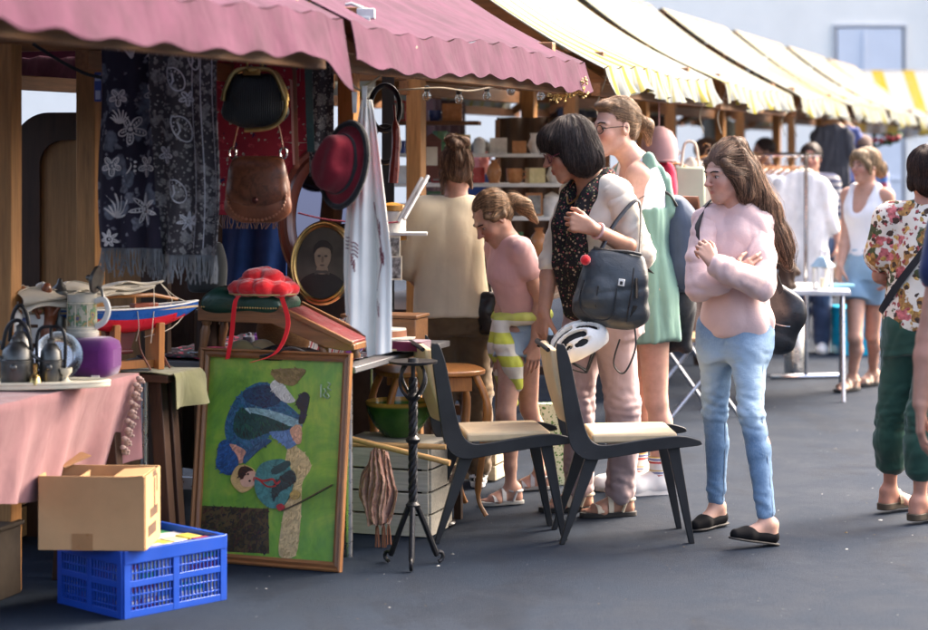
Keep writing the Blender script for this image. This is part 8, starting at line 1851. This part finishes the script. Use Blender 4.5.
c_=W(548,0,12.3); b=MB(); b.sheet(lambda u,v:(c_.x-.3+.62*u,c_.y+.03*math.sin(u*29),1.74-.86*v),40,6,thick=.006); tag(b.build('back_cloth',cloth('cocoa_cloth',(.075,.045,.03),.9,.25,200,.5),smooth=75),'cocoa brown cloth hanging behind the right half of the crockery shelf','curtain')
gb_=MB(); rr_=random.Random(31)
for k in range(420):
    Y=rr_.uniform(6.9,13); X=rr_.uniform(-.1,.26)*Y; s_=rr_.uniform(.0015,.005)*(1 if rr_.random()<.93 else 2.2); h_=s_*rr_.uniform(.3,.8); a=rr_.random()*6.28
    gb_.add([(X+s_*math.cos(a+q*1.26)*rr_.uniform(.6,1.2),Y+s_*math.sin(a+q*1.26)*rr_.uniform(.6,1.2),.0006) for q in range(5)]+[(X,Y,h_)],[(0,1,5),(1,2,5),(2,3,5),(3,4,5),(4,0,5)],rr_.choice((0,0,1,2)))
o=tag(gb_.build('gravel',[plain('grit_grey',(.12,.12,.12),.9,.4),plain('grit_pale',(.35,.34,.32),.9,.3),plain('grit_leaf',(.12,.08,.035),.9,.4)],smooth=0),'loose grit and tiny scraps scattered over the asphalt','grit',kind='stuff')
b=MB(); b.sheet(lambda u,v:RT(8.93+.03*math.sin(u*27)+.015*math.sin(u*11+v*2),-4.7+1.52*u,1.27-1.2*v),50,6,thick=.006); tag(b.build('partition_curtain',cloth('backing_chestnut',(.06,.032,.02),.9,.3,200,.5),smooth=75),'dark chestnut curtain closing the far end of the stall behind the oval portrait','curtain')  # added dark sheet, keeps pale ground from showing through the stall
for t0,t1,m,l in ((16.0,17.6,cloth('curtain_navy',(.03,.035,.06),.9,.2,200,.5),'dark navy curtain at the back of the third yellow stall'),(18.7,20.5,cloth('curtain_brown',(.09,.05,.03),.9,.2,200,.5),'brown curtain at the back of the fourth yellow stall'),(21.9,24.0,cloth('curtain_grey',(.14,.15,.13),.9,.2,200,.5),'grey green curtain at the back of the last yellow stalls'),(7.0,9.1,cloth('backing_umber',(.05,.03,.02),.9,.25,200,.5),'dark umber curtain closing the back of the stall with the handbags'),(12.7,13.6,cloth('curtain_plum',(.07,.04,.045),.9,.2,200,.5),'plum curtain at the back of the first yellow stall')):  # the umber sheet is an added backing that darkens the near stall's gaps
    b=MB(); b.sheet(lambda u,v:RT(t0+(t1-t0)*u,(-4.3 if t0>9 else -4.75)+.04*math.sin(u*31)+.02*math.sin(u*13+v),(1.88 if t0>9 else 1.62)-(1.1 if t0>9 else 1.5)*v),60,6,thick=.006); tag(b.build('curtain',m,smooth=75),l,'curtain')

def back_clutter():
    rr=random.Random(15); PWD=wood('box_pine',(.26,.15,.06),'X',1,.7,.2); i=0
    for (t,n,z,w2,d2,h2,kind,l) in ((7.3,-4.45,0,.5,.4,.38,0,'pine box at the bottom of the pile behind the model yacht'),(7.34,-4.47,.381,.46,.36,.34,1,'brown carton in the middle of the pile behind the model yacht'),(7.3,-4.45,.722,.4,.3,.26,2,'dark case on top of the pile behind the model yacht'),
        (8.0,-4.5,0,.6,.42,.45,1,'large brown carton behind the footstool table'),(8.02,-4.5,.452,.52,.36,.33,0,'pine box stacked on the large brown carton'),(8.6,-4.4,0,.5,.4,.62,2,'tall dark case behind the oval portrait'),(8.55,-4.4,.622,.42,.32,.3,0,'pine box on top of the tall dark case')):
        r=thing(('wooden_box','carton','suitcase')[kind],l,'box',RT(t,n,z+.001),-TH+rr.uniform(-.1,.1)); m=(PWD,CARD,plain('dark_case',(.03,.022,.018),.5,.3))[kind]
        b=MB()
        if kind==0:
            for k in range(3):
                for y in (-d2/2,d2/2): b.box((0,y,h2*(k+.5)/3),(w2,.014,h2/3-.008))
                for x in (-w2/2+.008,w2/2-.008): b.box((x,0,h2*(k+.5)/3),(.014,d2-.016,h2/3-.008))
            b.box((0,0,h2-.006),(w2-.04,d2-.04,.008)); b.build('slats',m,r,bevel=.002)
        else:
            b.box((0,0,h2/2),(w2,d2,h2)); b.build('body',m,r,bevel=.006 if kind==2 else .002); b=MB()
            if kind==1: b.box((0,-d2/2-.001,h2/2),(.06,.003,h2)); b.build('tape',plain('brown_tape',(.3,.16,.07),.3,.1),r)
            else: b.tube(spline([(-.08,-d2/2,h2*.6),(-.07,-d2/2-.04,h2*.62),(.07,-d2/2-.04,h2*.62),(.08,-d2/2,h2*.6)],4),.01,8); b.build('handle',BLKL,r)
back_clutter()
